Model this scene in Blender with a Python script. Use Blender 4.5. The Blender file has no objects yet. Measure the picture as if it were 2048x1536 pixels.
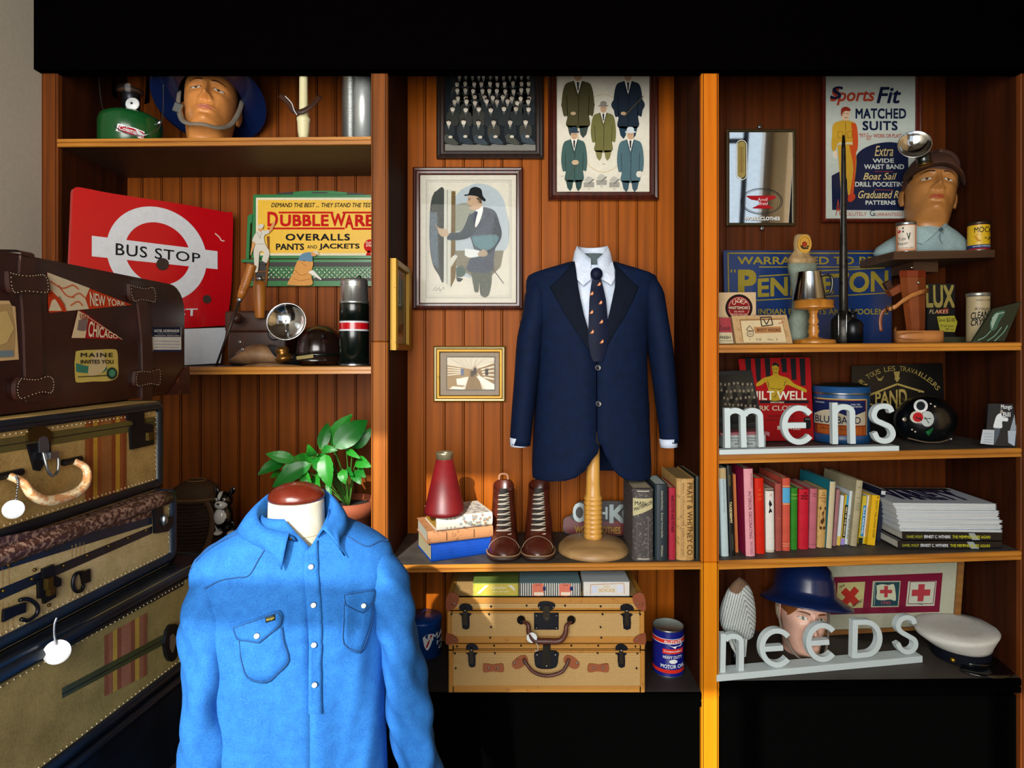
import bpy, bmesh, math, random
from mathutils import Vector, Matrix
from math import sin, cos, pi, radians as R
V = Vector
random.seed(7)
sc = bpy.context.scene
COL = sc.collection
# ------------------------------------------------------------------ camera
cd = bpy.data.cameras.new('camera'); cam = bpy.data.objects.new('camera', cd); COL.objects.link(cam)
cam.location = (0, -2, 1.5); cam.rotation_euler = (R(90), 0, 0)
cd.sensor_width = 36; cd.lens = 1200 / 2048 * 36
cd.shift_x = -18 / 2048; cd.shift_y = -63 / 2048; cd.clip_start = .05
sc.camera = cam
# ------------------------------------------------------------------ light
def lin(h):
    h = h.lstrip('#'); c = [int(h[i:i + 2], 16) / 255 for i in (0, 2, 4)]
    return tuple((x / 12.92 if x <= .04045 else ((x + .055) / 1.055) ** 2.4) for x in c) + (1,)
wd = bpy.data.worlds.new('sky'); sc.world = wd; wd.use_nodes = True
bg = wd.node_tree.nodes['Background']; bg.inputs[0].default_value = (.75, .87, 1, 1); bg.inputs[1].default_value = .9
sl = bpy.data.lights.new('sun', 'SUN'); sun = bpy.data.objects.new('sun', sl); COL.objects.link(sun)
sl.energy = 5.5; sl.angle = R(.6); sl.color = (1, .96, .9)
SUN = V((.20, 1, -.60))
sun.rotation_euler = SUN.to_track_quat('-Z', 'Y').to_euler()
def area(name, loc, tgt, sx, sy, e, col):
    l = bpy.data.lights.new(name, 'AREA'); l.shape = 'RECTANGLE'; l.size = sx; l.size_y = sy; l.energy = e; l.color = col
    o = bpy.data.objects.new(name, l); COL.objects.link(o); o.location = loc
    o.rotation_euler = (V(tgt) - V(loc)).to_track_quat('-Z', 'Y').to_euler(); return o
area('window_daylight', (-.5, -3.12, 1.85), (-.1, 0, 1.5), 1.9, 2.1, 116, (1, .97, .91))
sc.view_settings.view_transform = 'Standard'; sc.view_settings.look = 'None'
sc.view_settings.gamma = 1; sc.view_settings.use_curve_mapping = False; sc.view_settings.exposure = .3
# ------------------------------------------------------------------ materials
_mc = {}
def mk(h, rough=.55, metal=0, tex='', c2=None, sc_=1., bump=None, spec=.5, th=.55, ax='z', coat=0, alpha=None, trans=0):
    """procedural principled material, cached by its settings"""
    key = (h, rough, metal, tex, c2, sc_, bump, spec, th, ax, coat, alpha, trans)
    if key in _mc: return _mc[key]
    m = bpy.data.materials.new('surface'); m.use_nodes = True; nt = m.node_tree; N = nt.nodes; L = nt.links
    b = N['Principled BSDF']; b.inputs['Base Color'].default_value = lin(h); b.inputs['Roughness'].default_value = rough
    b.inputs['Metallic'].default_value = metal; b.inputs['Specular IOR Level'].default_value = spec
    b.inputs['Coat Weight'].default_value = coat; b.inputs['Coat Roughness'].default_value = .12
    if trans: b.inputs['Transmission Weight'].default_value = trans; b.inputs['IOR'].default_value = 1.45
    if alpha is not None: b.inputs['Alpha'].default_value = alpha
    def node(t, **k):
        n = N.new(t)
        for a, v in k.items(): setattr(n, a, v)
        return n
    tc = node('ShaderNodeTexCoord'); mp = node('ShaderNodeMapping'); L.new(tc.outputs['Object'], mp.inputs[0])
    st = {'z': (1, 1, .06), 'x': (.06, 1, 1), 'y': (1, .06, 1)}[ax]
    def noise(scale, detail=4, src=mp, rg=.6):
        n = node('ShaderNodeTexNoise'); n.inputs['Scale'].default_value = scale; n.inputs['Detail'].default_value = detail
        n.inputs['Roughness'].default_value = rg; L.new(src.outputs[0], n.inputs['Vector']); return n.outputs[0]
    def ramp(src, p0, p1, ca, cb):
        r = node('ShaderNodeValToRGB'); r.color_ramp.elements[0].position = p0; r.color_ramp.elements[1].position = p1
        r.color_ramp.elements[0].color = ca; r.color_ramp.elements[1].color = cb; L.new(src, r.inputs[0]); return r.outputs[0]
    def dobump(src, s, d=.002):
        bp = node('ShaderNodeBump'); bp.inputs['Strength'].default_value = s; bp.inputs['Distance'].default_value = d
        L.new(src, bp.inputs['Height']); L.new(bp.outputs[0], b.inputs['Normal'])
    c1 = lin(h); cc = lin(c2) if c2 else tuple(x * .72 for x in c1[:3]) + (1,)
    if tex == 'wood':
        mp.inputs['Scale'].default_value = st
        a = noise(38 * sc_, 6); w = node('ShaderNodeTexWave', wave_type='BANDS', bands_direction='X' if ax != 'x' else 'Z')
        w.inputs['Scale'].default_value = 9 * sc_; w.inputs['Distortion'].default_value = 9; w.inputs['Detail'].default_value = 3
        L.new(mp.outputs[0], w.inputs[0])
        mx = node('ShaderNodeMath', operation='MULTIPLY_ADD'); L.new(w.outputs[1], mx.inputs[0]); mx.inputs[1].default_value = .22; L.new(a, mx.inputs[2])
        L.new(ramp(mx.outputs[0], .3, .9, cc, c1), b.inputs['Base Color']); dobump(a, .12 if bump is None else bump, .001)
    elif tex == 'fab':
        a = noise(420 * sc_, 2); c = noise(26 * sc_, 4)
        mx = node('ShaderNodeMath', operation='MULTIPLY_ADD'); L.new(a, mx.inputs[0]); mx.inputs[1].default_value = .55; L.new(c, mx.inputs[2])
        if coat:
            mx.inputs[1].default_value = 1.; c3 = node('ShaderNodeMath', operation='MULTIPLY_ADD'); L.new(c, c3.inputs[0]); c3.inputs[1].default_value = .35; c3.inputs[2].default_value = .1; L.new(c3.outputs[0], mx.inputs[2])
        L.new(ramp(mx.outputs[0], .55, 1.0, cc, c1), b.inputs['Base Color']); dobump(a, .25 if bump is None else bump, .0012)
        b.inputs['Specular IOR Level'].default_value = spec * .3; b.inputs['Coat Weight'].default_value = 0
    elif tex == 'spots':
        a = noise(55 * sc_, 8, rg=.7); L.new(ramp(a, th, th + .05, c1, cc), b.inputs['Base Color']); dobump(a, .1 if bump is None else bump, .001)
    elif tex == 'leather':
        a = noise(240 * sc_, 4); c = noise(14 * sc_, 5)
        L.new(ramp(c, .35, .75, cc, c1), b.inputs['Base Color']); dobump(a, .2 if bump is None else bump, .001)
    elif tex in ('cane', 'weave'):
        s = 260 * sc_; ws = []
        for d in 'XZ':
            w = node('ShaderNodeTexWave', wave_type='BANDS', bands_direction=d); w.inputs['Scale'].default_value = s / 4
            w.inputs['Distortion'].default_value = .6; L.new(mp.outputs[0], w.inputs[0]); ws.append(w.outputs[1])
        mx = node('ShaderNodeMath', operation='MAXIMUM' if tex == 'cane' else 'MULTIPLY'); L.new(ws[0], mx.inputs[0]); L.new(ws[1], mx.inputs[1])
        L.new(ramp(mx.outputs[0], .25, .8, cc, c1), b.inputs['Base Color']); dobump(mx.outputs[0], .5 if bump is None else bump, .002)
    elif tex == 'pages':
        w = node('ShaderNodeTexWave', wave_type='BANDS', bands_direction=ax.upper()); w.inputs['Scale'].default_value = 180 * sc_
        w.inputs['Distortion'].default_value = 1.5; L.new(tc.outputs['Object'], w.inputs[0])
        L.new(ramp(w.outputs[1], .1, .9, cc, c1), b.inputs['Base Color'])
    elif tex == 'brush':
        mp.inputs['Scale'].default_value = st; a = noise(160, 3)
        L.new(ramp(a, .3, .7, (rough * .7,) * 3 + (1,), (min(1, rough * 1.4),) * 3 + (1,)), b.inputs['Roughness'])
    else:
        a = noise(60 * sc_, 5); k = .9
        L.new(ramp(a, .3, .7, tuple(x * k for x in c1[:3]) + (1,), c1), b.inputs['Base Color'])
        if bump: dobump(noise(300 * sc_, 3), bump, .001)
    _mc[key] = m; return m
# ------------------------------------------------------------------ geometry helpers
def S(y): return (y + 2) / 1200                       # metres per pixel at depth y
def W(px, py, y): return V(((px - 1042) * (y + 2) / 1200, y, 1.5 + (705 - py) * (y + 2) / 1200))
class Plane:
    """a real plane in the room; calling it with a sight line gives the point on it, lifted along the normal"""
    def __init__(s, p, n, lift=.0004):
        s.p = V(p); s.n = V(n).normalized(); s.l = lift
        if s.n.dot(V((0, -2, 1.5)) - s.p) < 0: s.n = -s.n
    def __call__(s, px, py, k=0):
        d = V(((px - 1042) / 1200, 1, (705 - py) / 1200)); c = V((0, -2, 1.5))
        return c + d * ((s.p - c).dot(s.n) / d.dot(s.n)) + s.n * s.l * k
def front(y, tilt=0, px=1042, py=705): # plane facing the camera at depth y, leaning back by tilt radians about (px,py)
    return Plane(W(px, py, y), (0, -cos(tilt), sin(tilt)))
_tc = {}
def textgeo(s, bold, shear, space):
    k = (s, shear, space)
    if k not in _tc:
        cu = bpy.data.curves.new('t', 'FONT'); cu.body = s; cu.shear = shear; cu.space_character = space
        cu.resolution_u = 3; cu.fill_mode = 'FRONT'; cu.align_x = 'CENTER'
        o = bpy.data.objects.new('t', cu); COL.objects.link(o); dg = bpy.context.evaluated_depsgraph_get(); dg.update()
        me = bpy.data.meshes.new_from_object(o.evaluated_get(dg)); vs = [v.co.copy() for v in me.vertices]; fs = [tuple(p.vertices) for p in me.polygons]
        bpy.data.objects.remove(o); bpy.data.curves.remove(cu); bpy.data.meshes.remove(me)
        x0 = min(v.x for v in vs); x1 = max(v.x for v in vs); y0 = min(v.y for v in vs); y1 = max(v.y for v in vs)
        _tc[k] = ([((v.x - x0) / max(1e-6, x1 - x0), (v.y - y0) / max(1e-6, y1 - y0)) for v in vs], fs, max(.05, x1 - x0), max(.05, y1 - y0))
    return _tc[k]
class MB:
    def __init__(s): s.v = []; s.f = []; s.m = []; s.sm = []; s.mats = []
    def add(s, vs, fs, mat, smooth=False):
        o = len(s.v); s.v += [V(v) for v in vs]
        if not isinstance(mat, list): mat = [mat] * len(fs)
        for f, m in zip(fs, mat):
            if m not in s.mats: s.mats.append(m)
            s.f.append(tuple(i + o for i in f)); s.m.append(s.mats.index(m)); s.sm.append(smooth)
        return s
    def box(s, c, size, mat, rot=None, bev=0, seg=1, smooth=False):
        bm = bmesh.new(); bmesh.ops.create_cube(bm, size=1)
        bmesh.ops.scale(bm, vec=V(size), verts=bm.verts)
        if bev: bmesh.ops.bevel(bm, geom=bm.edges[:], offset=bev, segments=seg, affect='EDGES', profile=.5)
        Mx = Matrix.Translation(V(c)) @ (rot.to_4x4() if rot else Matrix())
        bm.verts.index_update(); s.add([Mx @ v.co for v in bm.verts], [[v.index for v in f.verts] for f in bm.faces], mat, smooth or seg > 1); bm.free(); return s
    def box2(s, a, b, mat, **k):
        a, b = V(a), V(b); return s.box((a + b) / 2, [abs(x) for x in (b - a)], mat, **k)
    def lathe(s, prof, o, mat, n=32, ax=(0, 0, 1), sx=1, sy=1, cap=True):
        q = V((0, 0, 1)).rotation_difference(V(ax)).to_matrix(); o = V(o); vs = []; fs = []; ms = []
        for r, z in prof:
            for i in range(n): t = 2 * pi * i / n; vs.append(o + q @ V((r * cos(t) * sx, r * sin(t) * sy, z)))
        for j in range(len(prof) - 1):
            for i in range(n):
                fs.append((j * n + i, j * n + (i + 1) % n, (j + 1) * n + (i + 1) % n, (j + 1) * n + i)); ms.append(mat[min(j, len(mat) - 1)] if isinstance(mat, list) else mat)
        if cap:
            fs.append(tuple(range(n))[::-1]); ms.append(mat[0] if isinstance(mat, list) else mat)
            fs.append(tuple(range((len(prof) - 1) * n, len(prof) * n))); ms.append(mat[-1] if isinstance(mat, list) else mat)
        return s.add(vs, fs, ms, True)
    def cyl(s, a, b, r, mat, r2=None, n=20, cap=True):
        a, b = V(a), V(b); return s.lathe([(r, 0), (r if r2 is None else r2, (b - a).length)], a, mat, n, (b - a), cap=cap)
    def loft(s, rings, mat, closed=True, cap=False, smooth=True):
        n = len(rings[0]); fs = []; vs = [p for r in rings for p in r]
        for j in range(len(rings) - 1):
            for i in range(n if closed else n - 1):
                fs.append((j * n + i, j * n + (i + 1) % n, (j + 1) * n + (i + 1) % n, (j + 1) * n + i))
        if cap: fs.append(tuple(range(n))[::-1]); fs.append(tuple(range(len(vs) - n, len(vs))))
        return s.add(vs, fs, mat, smooth)
    def tube(s, pts, r, mat, n=8, closed=False, cap=True, flat=None):
        pts = [V(p) for p in pts]; k = len(pts); rings = []; prev = None
        for i, p in enumerate(pts):
            t = (pts[(i + 1) % k] - pts[i - 1]) if closed else (pts[min(i + 1, k - 1)] - pts[max(i - 1, 0)])
            t = t.normalized() if t.length > 1e-9 else V((0, 0, 1))
            if prev is None:
                u = t.cross(V((0, 1, 0))); u = u if u.length > .05 else t.cross(V((1, 0, 0)))
            else: u = prev - t * prev.dot(t)
            u.normalize(); prev = u; w = t.cross(u); rr = r[i] if isinstance(r, (list, tuple)) else r
            rx, ry = rr if isinstance(rr, tuple) else ((rr, rr) if not flat else (rr, rr * flat))
            rings.append([p + u * rx * cos(2 * pi * j / n) + w * ry * sin(2 * pi * j / n) for j in range(n)])
        if closed: rings.append(rings[0])
        return s.loft(rings, mat, True, cap and not closed)
    def sph(s, c, r, mat, n=20, m=12, rot=None, top=1., bot=-1.):
        rx, ry, rz = r if isinstance(r, (tuple, list)) else (r, r, r); c = V(c); rings = []
        a0, a1 = math.asin(bot), math.asin(top)
        for j in range(m + 1):
            a = a0 + (a1 - a0) * j / m
            ring = [V((rx * cos(a) * cos(2 * pi * i / n), ry * cos(a) * sin(2 * pi * i / n), rz * sin(a))) for i in range(n)]
            rings.append([c + (rot @ p if rot else p) for p in ring])
        return s.loft(rings, mat, True, False)
    def grid(s, fn, nu, nv, mat, smooth=True):
        vs = [fn(i / nu, j / nv) for j in range(nv + 1) for i in range(nu + 1)]; w = nu + 1
        fs = [(j * w + i, j * w + i + 1, (j + 1) * w + i + 1, (j + 1) * w + i) for j in range(nv) for i in range(nu)]
        if callable(mat) and not hasattr(mat, 'node_tree'): mat = [mat((f % nu + .5) / nu, (f // nu + .5) / nv) for f in range(len(fs))]
        return s.add(vs, fs, mat, smooth)
    def poly(s, mp, pts, mat, k=1):                 # flat printed shape
        return s.add([mp(x, y, k) for x, y in pts], [tuple(range(len(pts)))], mat)
    def rect(s, mp, x0, y0, x1, y1, mat, k=1, nx=1):
        for i in range(nx):
            a = x0 + (x1 - x0) * i / nx; b = x0 + (x1 - x0) * (i + 1) / nx
            s.poly(mp, [(a, y1), (b, y1), (b, y0), (a, y0)], mat, k)
        return s
    def ell(s, mp, cx, cy, rx, ry, mat, k=1, n=28, a0=0, a1=360, rot=0):
        p = []
        for i in range(n):
            t = R(a0 + (a1 - a0) * i / (n if a1 - a0 >= 360 else n - 1)); x, y = rx * cos(t), ry * sin(t)
            p.append((cx + x * cos(rot) - y * sin(rot), cy + x * sin(rot) + y * cos(rot)))
        return s.poly(mp, p, mat, k)
    def ring(s, mp, cx, cy, rx, ry, w, mat, k=1, n=36, a0=0, a1=360):
        for i in range(n):
            t, u = R(a0 + (a1 - a0) * i / n), R(a0 + (a1 - a0) * (i + 1) / n)
            s.poly(mp, [(cx + rx * cos(t), cy + ry * sin(t)), (cx + rx * cos(u), cy + ry * sin(u)),
                        (cx + (rx - w) * cos(u), cy + (ry - w) * sin(u)), (cx + (rx - w) * cos(t), cy + (ry - w) * sin(t))], mat, k)
        return s
    def line(s, mp, pts, w, mat, k=1):
        for (x0, y0), (x1, y1) in zip(pts, pts[1:]):
            L = math.hypot(x1 - x0, y1 - y0) or 1; nx, ny = -(y1 - y0) / L * w / 2, (x1 - x0) / L * w / 2
            s.poly(mp, [(x0 + nx, y0 + ny), (x1 + nx, y1 + ny), (x1 - nx, y1 - ny), (x0 - nx, y0 - ny)], mat, k)
        return s
    def text(s, mp, t, box, mat, k=2, bold=0, shear=0, space=1, slope=0, quad=None, vert=0):
        vs, fs, tw, th_ = textgeo(t, bold, shear, space); x0, y0, x1, y1 = box; bu, bv = bold * .9 / tw, bold * .9 / th_
        for i, (ou, ov) in enumerate([(-1, -1), (1, 1), (1, -1), (-1, 1)] if bold else [(0, 0)]): s._t([((u * (1 - 2 * bu) + bu * (1 + ou)), (v * (1 - 2 * bv) + bv * (1 + ov))) for u, v in vs], fs, mp, x0, y0, x1, y1, mat, k + .3 * i, slope, quad, vert)
        return s
    def _t(s, vs, fs, mp, x0, y0, x1, y1, mat, k, slope, quad, vert):
        out = []
        for u, v in vs:
            if vert == 1: u, v = v, 1 - u              # reads downwards
            if vert == -1: u, v = 1 - v, u             # reads upwards
            if quad:
                (ax, ay), (bx, by), (cx, cy), (dx, dy) = quad
                x = (ax * (1 - u) + bx * u) * v + (dx * (1 - u) + cx * u) * (1 - v); y = (ay * (1 - u) + by * u) * v + (dy * (1 - u) + cy * u) * (1 - v)
            else: x = x0 + (x1 - x0) * u; y = y1 + (y0 - y1) * v + slope * (x1 - x0) * u
            out.append(mp(x, y, k))
        return s.add(out, fs, mat)
    def arctext(s, mp, t, cx, cy, r, h, a0, a1, mat, k=2, bold=0, up=True):
        n = len(t); flip = 1 if up else -1
        for i, ch in enumerate(t):
            if ch == ' ': continue
            a = R(a0 + (a1 - a0) * (i + .5) / n); vs, fs = textgeo(ch, bold, 0, 1)[:2]; w = h * (.75 if ch not in 'IJ1' else .3) * min(1, abs(R(a1 - a0)) / n * r / (h * .8))
            out = []
            for u, v in vs:
                lx, ly = (u - .5) * w * flip, (v - .5) * h * flip; out.append(mp(cx + (r + ly) * cos(a) + lx * sin(a), cy - (r + ly) * sin(a) + lx * cos(a), k))
            s.add(out, fs, mat)
        return s
    def extr(s, mp, pts, mat, depth, side=None, k=0):  # prism: outline on a plane, pushed back by depth
        f = [mp(x, y, k) for x, y in pts]; nrm = (f[1] - f[0]).cross(f[2] - f[0])
        d = (mp(pts[0][0], pts[0][1], k + 1) - f[0]).normalized() * -depth; b = [p + d for p in f]; n = len(f)
        s.add(f, [tuple(range(n))], mat); s.add(b, [tuple(range(n))[::-1]], side or mat)
        return s.add(f + b, [(i, (i + 1) % n, n + (i + 1) % n, n + i) for i in range(n)], side or mat)
    def build(s, name, parent=None, local=False):
        me = bpy.data.meshes.new(name); inv = parent.matrix_basis.inverted() if parent and not local else Matrix()
        if parent and parent.parent and not local: inv = (parent.parent.matrix_basis @ parent.matrix_basis).inverted()
        me.from_pydata([inv @ v for v in s.v], [], s.f)
        for m in s.mats: me.materials.append(m)
        me.polygons.foreach_set('material_index', s.m); me.polygons.foreach_set('use_smooth', s.sm); me.update()
        o = bpy.data.objects.new(name, me); COL.objects.link(o); o.parent = parent; return o
def thing(name, label, cat, loc=(0, 0, 0), rz=0, group=None, mat=None):
    o = bpy.data.objects.new(name, None); COL.objects.link(o); o.empty_display_size = .02
    o.matrix_basis = mat if mat else Matrix.Translation(V(loc)) @ Matrix.Rotation(rz, 4, 'Z')
    o['label'] = label; o['category'] = cat
    if group: o['group'] = group
    return o
def single(mb, name, label, cat, group=None):
    xs = [v for v in mb.v]; c = sum(xs, V()) / len(xs); c.z = min(v.z for v in xs)
    for v in mb.v: v -= c
    o = mb.build(name); o.location = c; o['label'] = label; o['category'] = cat
    if group: o['group'] = group
    return o
def smooth_join(o, lv=1):
    m = o.modifiers.new('subdivision', 'SUBSURF'); m.levels = lv; m.render_levels = lv; return o
def solid(o, t):
    m = o.modifiers.new('thickness', 'SOLIDIFY'); m.thickness = t; m.offset = -1; return o
def lerp(tab, x):
    if x <= tab[0][0]: return tab[0][1]
    for (a, va), (b, vb) in zip(tab, tab[1:]):
        if x <= b:
            t = (x - a) / (b - a); t = t
            return va + (vb - va) * t if not isinstance(va, tuple) else tuple(p + (q - p) * t for p, q in zip(va, vb))
    return tab[-1][1]
def slerp(tab, x):                                     # smooth (cosine-free) catmull-rom look-up
    n = len(tab)
    if x <= tab[0][0]: return tab[0][1]
    if x >= tab[-1][0]: return tab[-1][1]
    for i in range(n - 1):
        if tab[i][0] <= x <= tab[i + 1][0]:
            x0, y0 = tab[i]; x1, y1 = tab[i + 1]; h = x1 - x0; t = (x - x0) / h
            m0 = (y1 - tab[i - 1][1]) / (x1 - tab[i - 1][0]) * h if i > 0 else y1 - y0
            m1 = (tab[i + 2][1] - y0) / (tab[i + 2][0] - x0) * h if i < n - 2 else y1 - y0
            return (2*t**3-3*t*t+1)*y0+(t**3-2*t*t+t)*m0+(-2*t**3+3*t*t)*y1+(t**3-t*t)*m1
def curve(pts, n=24):                                  # smooth curve through points
    P = [V(p) for p in pts]; P = [P[0] * 2 - P[1]] + P + [P[-1] * 2 - P[-2]]; out = []
    for i in range(1, len(P) - 2):
        for k in range(n):
            t = k / n; a, b, c, d = P[i - 1:i + 3]
            out.append(.5 * ((2 * b) + (c - a) * t + (2 * a - 5 * b + 4 * c - d) * t * t + (3 * b - a - 3 * c + d) * t ** 3))
    return out + [P[-2]]
def c2(pts, n=6): return [(p.x, p.y) for p in curve([(x, y, 0) for x, y in pts], n)]
# ------------------------------------------------------------------ the room
def struct(mb, name):
    o = mb.build(name); o['kind'] = 'structure'; return o
m_wall = mk('#b3ab9c', .9, bump=.3); m_dark = mk('#030303', .9, spec=0); m_floor = mk('#241a12', .5, tex='wood', ax='x')
m_white = mk('#d8d6d0', .6)
H_ = 4.
struct(MB().box2((-1.66, -3.4, 0), (-1.6, .62, H_), m_wall), 'wall_left')
struct(MB().box2((2.4, -3.4, 0), (2.46, .62, H_), mk('#c2a070', .9, bump=.3)), 'wall_right')
struct(MB().box2((-1.6, .56, 0), (2.4, .62, H_), m_dark), 'wall_back')
struct(MB().box2((-1.66, -3.4, H_), (2.46, .62, H_ + .05), mk('#4a3a28', .9)), 'ceiling')
struct(MB().box2((-1.66, -3.4, -.05), (2.46, .62, 0), m_floor), 'floor')
fw = MB()
for p, q in (((-1.66, 0), (2.46, .75)), ((-1.66, 3.25), (1.98, H_)), ((-1.66, .75), (-1.5, 3.25)), ((1.8, .75), (1.98, 3.25)), ((2.33, .75), (2.46, H_)), ((1.98, .75), (2.33, 1.9)), ((1.98, 3.85), (2.33, H_))):
    fw.box2((p[0], -3.3, p[1]), (q[0], -3.22, q[1]), m_white)
struct(fw, 'wall_front')
wf = MB()
for x in (-1.48, -.72, .12, .96, 1.78): wf.box2((x - .03, -3.28, .75), (x + .03, -3.23, 3.25), m_white)
for z in (.78, 1.5, 2.46, 3.22): wf.box2((-1.5, -3.28, z - .03), (1.8, -3.23, z + .03), m_white)
struct(wf, 'window_1')
wf = MB(); wf.box2((1.98, -3.28, 3.02), (2.16, -3.24, 3.06), m_dark); wf.box2((2.14, -3.28, 1.9), (2.18, -3.24, 3.85), m_dark); struct(wf, 'window_2')
bl_ = MB(); bl_.box2((-.72, -3.215, 2.3), (1.8, -3.205, 3.22), mk('#b5ab94', .9)); bl_.cyl((-.72, -3.21, 2.3), (1.8, -3.21, 2.3), .012, m_white)
# ------------------------------------------------------------------ built-in shelving
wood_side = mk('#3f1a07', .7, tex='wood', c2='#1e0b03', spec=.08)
wood_edge = mk('#c8862c', .38, tex='wood', c2='#7a4413', ax='x', coat=.25)
wood_l = mk('#70380f', .5, tex='wood', c2='#42200b', spec=.15)
wood_m = mk('#854a18', .5, tex='wood', c2='#5c3212', spec=.15)
wood_r = mk('#c87012', .42, tex='wood', c2='#b55c0a', spec=.15)
wood_top = mk('#4d4742', .6, tex='leather', c2='#332e2a')
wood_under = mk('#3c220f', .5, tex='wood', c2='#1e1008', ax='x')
DEP = .356
def X0(px): return (px - 1042) / 600
struct(bl_, 'added_sun_blind')  # unseen roller blind, added to keep sun off the lower right bay
su = thing('shelving_unit', 'built-in dark orange wooden shelving of three bays with beadboard back', 'shelving', (0, .15, 0))
groove = mk('#4a2006', .8, spec=.1)
def beadboard(x0, x1, z0, z1, m, pitch):
    mb = MB(); n = max(1, round((x1 - x0) / pitch)); w = (x1 - x0) / n
    for i in range(n):
        a, b = x0 + i * w, x0 + (i + 1) * w; prof = [(a, .004), (a + .0012, .004), (a + .003, 0), (b - .0082, 0), (b - .007, .003), (b - .0055, .0), (b - .0018, 0), (b, .004)]
        vs = []; fs = []
        for x, d in prof: vs += [(x, DEP + d, z0), (x, DEP + d, z1)]
        fs = [(2 * k, 2 * k + 2, 2 * k + 3, 2 * k + 1) for k in range(len(prof) - 1)]; mb.add(vs, fs, [groove, m, m, groove, m, m, groove][:len(fs)])
    mb.box2((x0, DEP + .005, z0), (x1, DEP + .02, z1), m_dark); return mb
b_l = mk('#824008', .5, tex='wood', c2='#602e05', spec=.15); b_c = mk('#a25204', .5, tex='wood', c2='#7c3e03', spec=.15); b_r = mk('#562606', .5, tex='wood', c2='#3f1b05', spec=.15)
beadboard(X0(105), X0(745), .3, 2.6, b_l, .074).build('back_panel', su)
beadboard(X0(772), X0(1407), .3, 2.6, b_c, .074).build('back_panel', su)
beadboard(X0(1435), X0(2060), .3, 2.6, b_r, .074).build('back_panel', su)
def upright(a, b, m, split=None, m2=None, z0=.0, z1=2.6):
    mb = MB(); x0, x1 = X0(a), X0(b)
    mb.box2((x0, .022, z0), (x1, DEP, z1), wood_side)
    zs_ = 1.5 + (705 - split) / 600 if split else z0
    mb.box2((x0, 0, zs_), (x1, .022, z1), m, bev=.003)
    if split: mb.box2((x0, -.0005, z0), (x1, .022, zs_ - .0008), m2, bev=.003)
    for x in (x0 + .006, x1 - .006): mb.box2((x - .0012, -.0006, z0), (x + .0012, .0006, z1), wood_side)
    mb.build('upright', su)
upright(82, 115, wood_l); upright(742, 775, wood_m, 683, mk('#9c5a1c', .5, tex='wood', c2='#7a4213', spec=.15)); upright(1403, 1438, wood_r, 1125, mk('#cf8010', .45, tex='wood', c2='#c47208', spec=.15))
upright(2042, 2078, wood_l)
zsh = {}
def shelf(key, xa, ya, xb, yb, th=17, d0=0., top=wood_top, edge=None):
    """shelf board whose front top edge runs from (xa,ya) to (xb,yb) on the front plane"""
    A, B = W(xa, ya, d0), W(xb, yb, d0); t = th / 600; mb = MB()
    def pr(p): return [p + V((0, y, z)) for y, z in ((0.004, 0), (-.002, -.003), (-.002, -t * .45), (.003, -t * .5), (.003, -t * .55), (-.001, -t * .62), (-.001, -t * .95), (.004, -t), (DEP - d0, -t), (DEP - d0, 0))]
    a, b = pr(A), pr(B); n = len(a)
    mb.add(a + b, [(i, (i + 1) % n, n + (i + 1) % n, n + i)[::-1] for i in range(n)], [edge or wood_edge] * 7 + [wood_under, wood_under, top])
    mb.add(a, [tuple(range(n))], wood_edge); mb.add(b, [tuple(range(n))[::-1]], wood_edge)
    mb.build('shelf', su); zsh[key] = (A, B)
def Z(key, x):                                         # height of a shelf's top at x
    A, B = zsh[key]; return A.z + (B.z - A.z) * (x - A.x) / (B.x - A.x)
def on(key, px, y):                                    # point on a shelf under picture column px at depth y
    x = (px - 1042) * (y + 2) / 1200; return V((x, y, Z(key, x)))
shelf('L1', 115, 277, 742, 272); shelf('L2', 115, 735, 742, 732, 16); shelf('L3', 115, 1131, 742, 1131)
shelf('C1', 775, 1131, 1403, 1124, 15); shelf('C2', 775, 1385, 1403, 1385, 30, top=mk('#25221f', .6), edge=m_dark)
shelf('R1', 1438, 689, 2042, 684, 17); shelf('R2', 1438, 910, 2042, 896, 18); shelf('R3', 1438, 1122, 2042, 1102, 18); shelf('R4', 1438, 1363, 2042, 1357, 30, top=mk('#3a332d', .6), edge=m_dark)
MB().box2((X0(82), -.03, 2.43), (X0(2078), .02, 2.95), mk('#030202', .9, spec=0)).build('header_board', su)
MB().box2((X0(775), .02, .06), (X0(2078), .05, .345), m_dark).build('base_panel', su)
# ------------------------------------------------------------------ pictures
def crop(mp, x0, y0, s): return lambda x, y, k=1: mp(x0 + x / s, y0 + y / s, k)
def glassmat():
    m = bpy.data.materials.new('pane'); m.use_nodes = True; nt = m.node_tree; nt.nodes.clear(); N = nt.nodes.new
    o = N('ShaderNodeOutputMaterial'); mx = N('ShaderNodeMixShader'); t = N('ShaderNodeBsdfTransparent'); g = N('ShaderNodeBsdfGlossy'); f = N('ShaderNodeFresnel')
    f.inputs[0].default_value = 1.22; g.inputs['Roughness'].default_value = .02; L = nt.links.new
    L(f.outputs[0], mx.inputs[0]); L(t.outputs[0], mx.inputs[1]); L(g.outputs[0], mx.inputs[2]); L(mx.outputs[0], o.inputs[0]); return m
GLASS = glassmat()
def c_(h): return mk(h, .75, spec=.15)                            # printed colour
paper = c_('#cfcabb'); ink = c_('#15161a')
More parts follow.
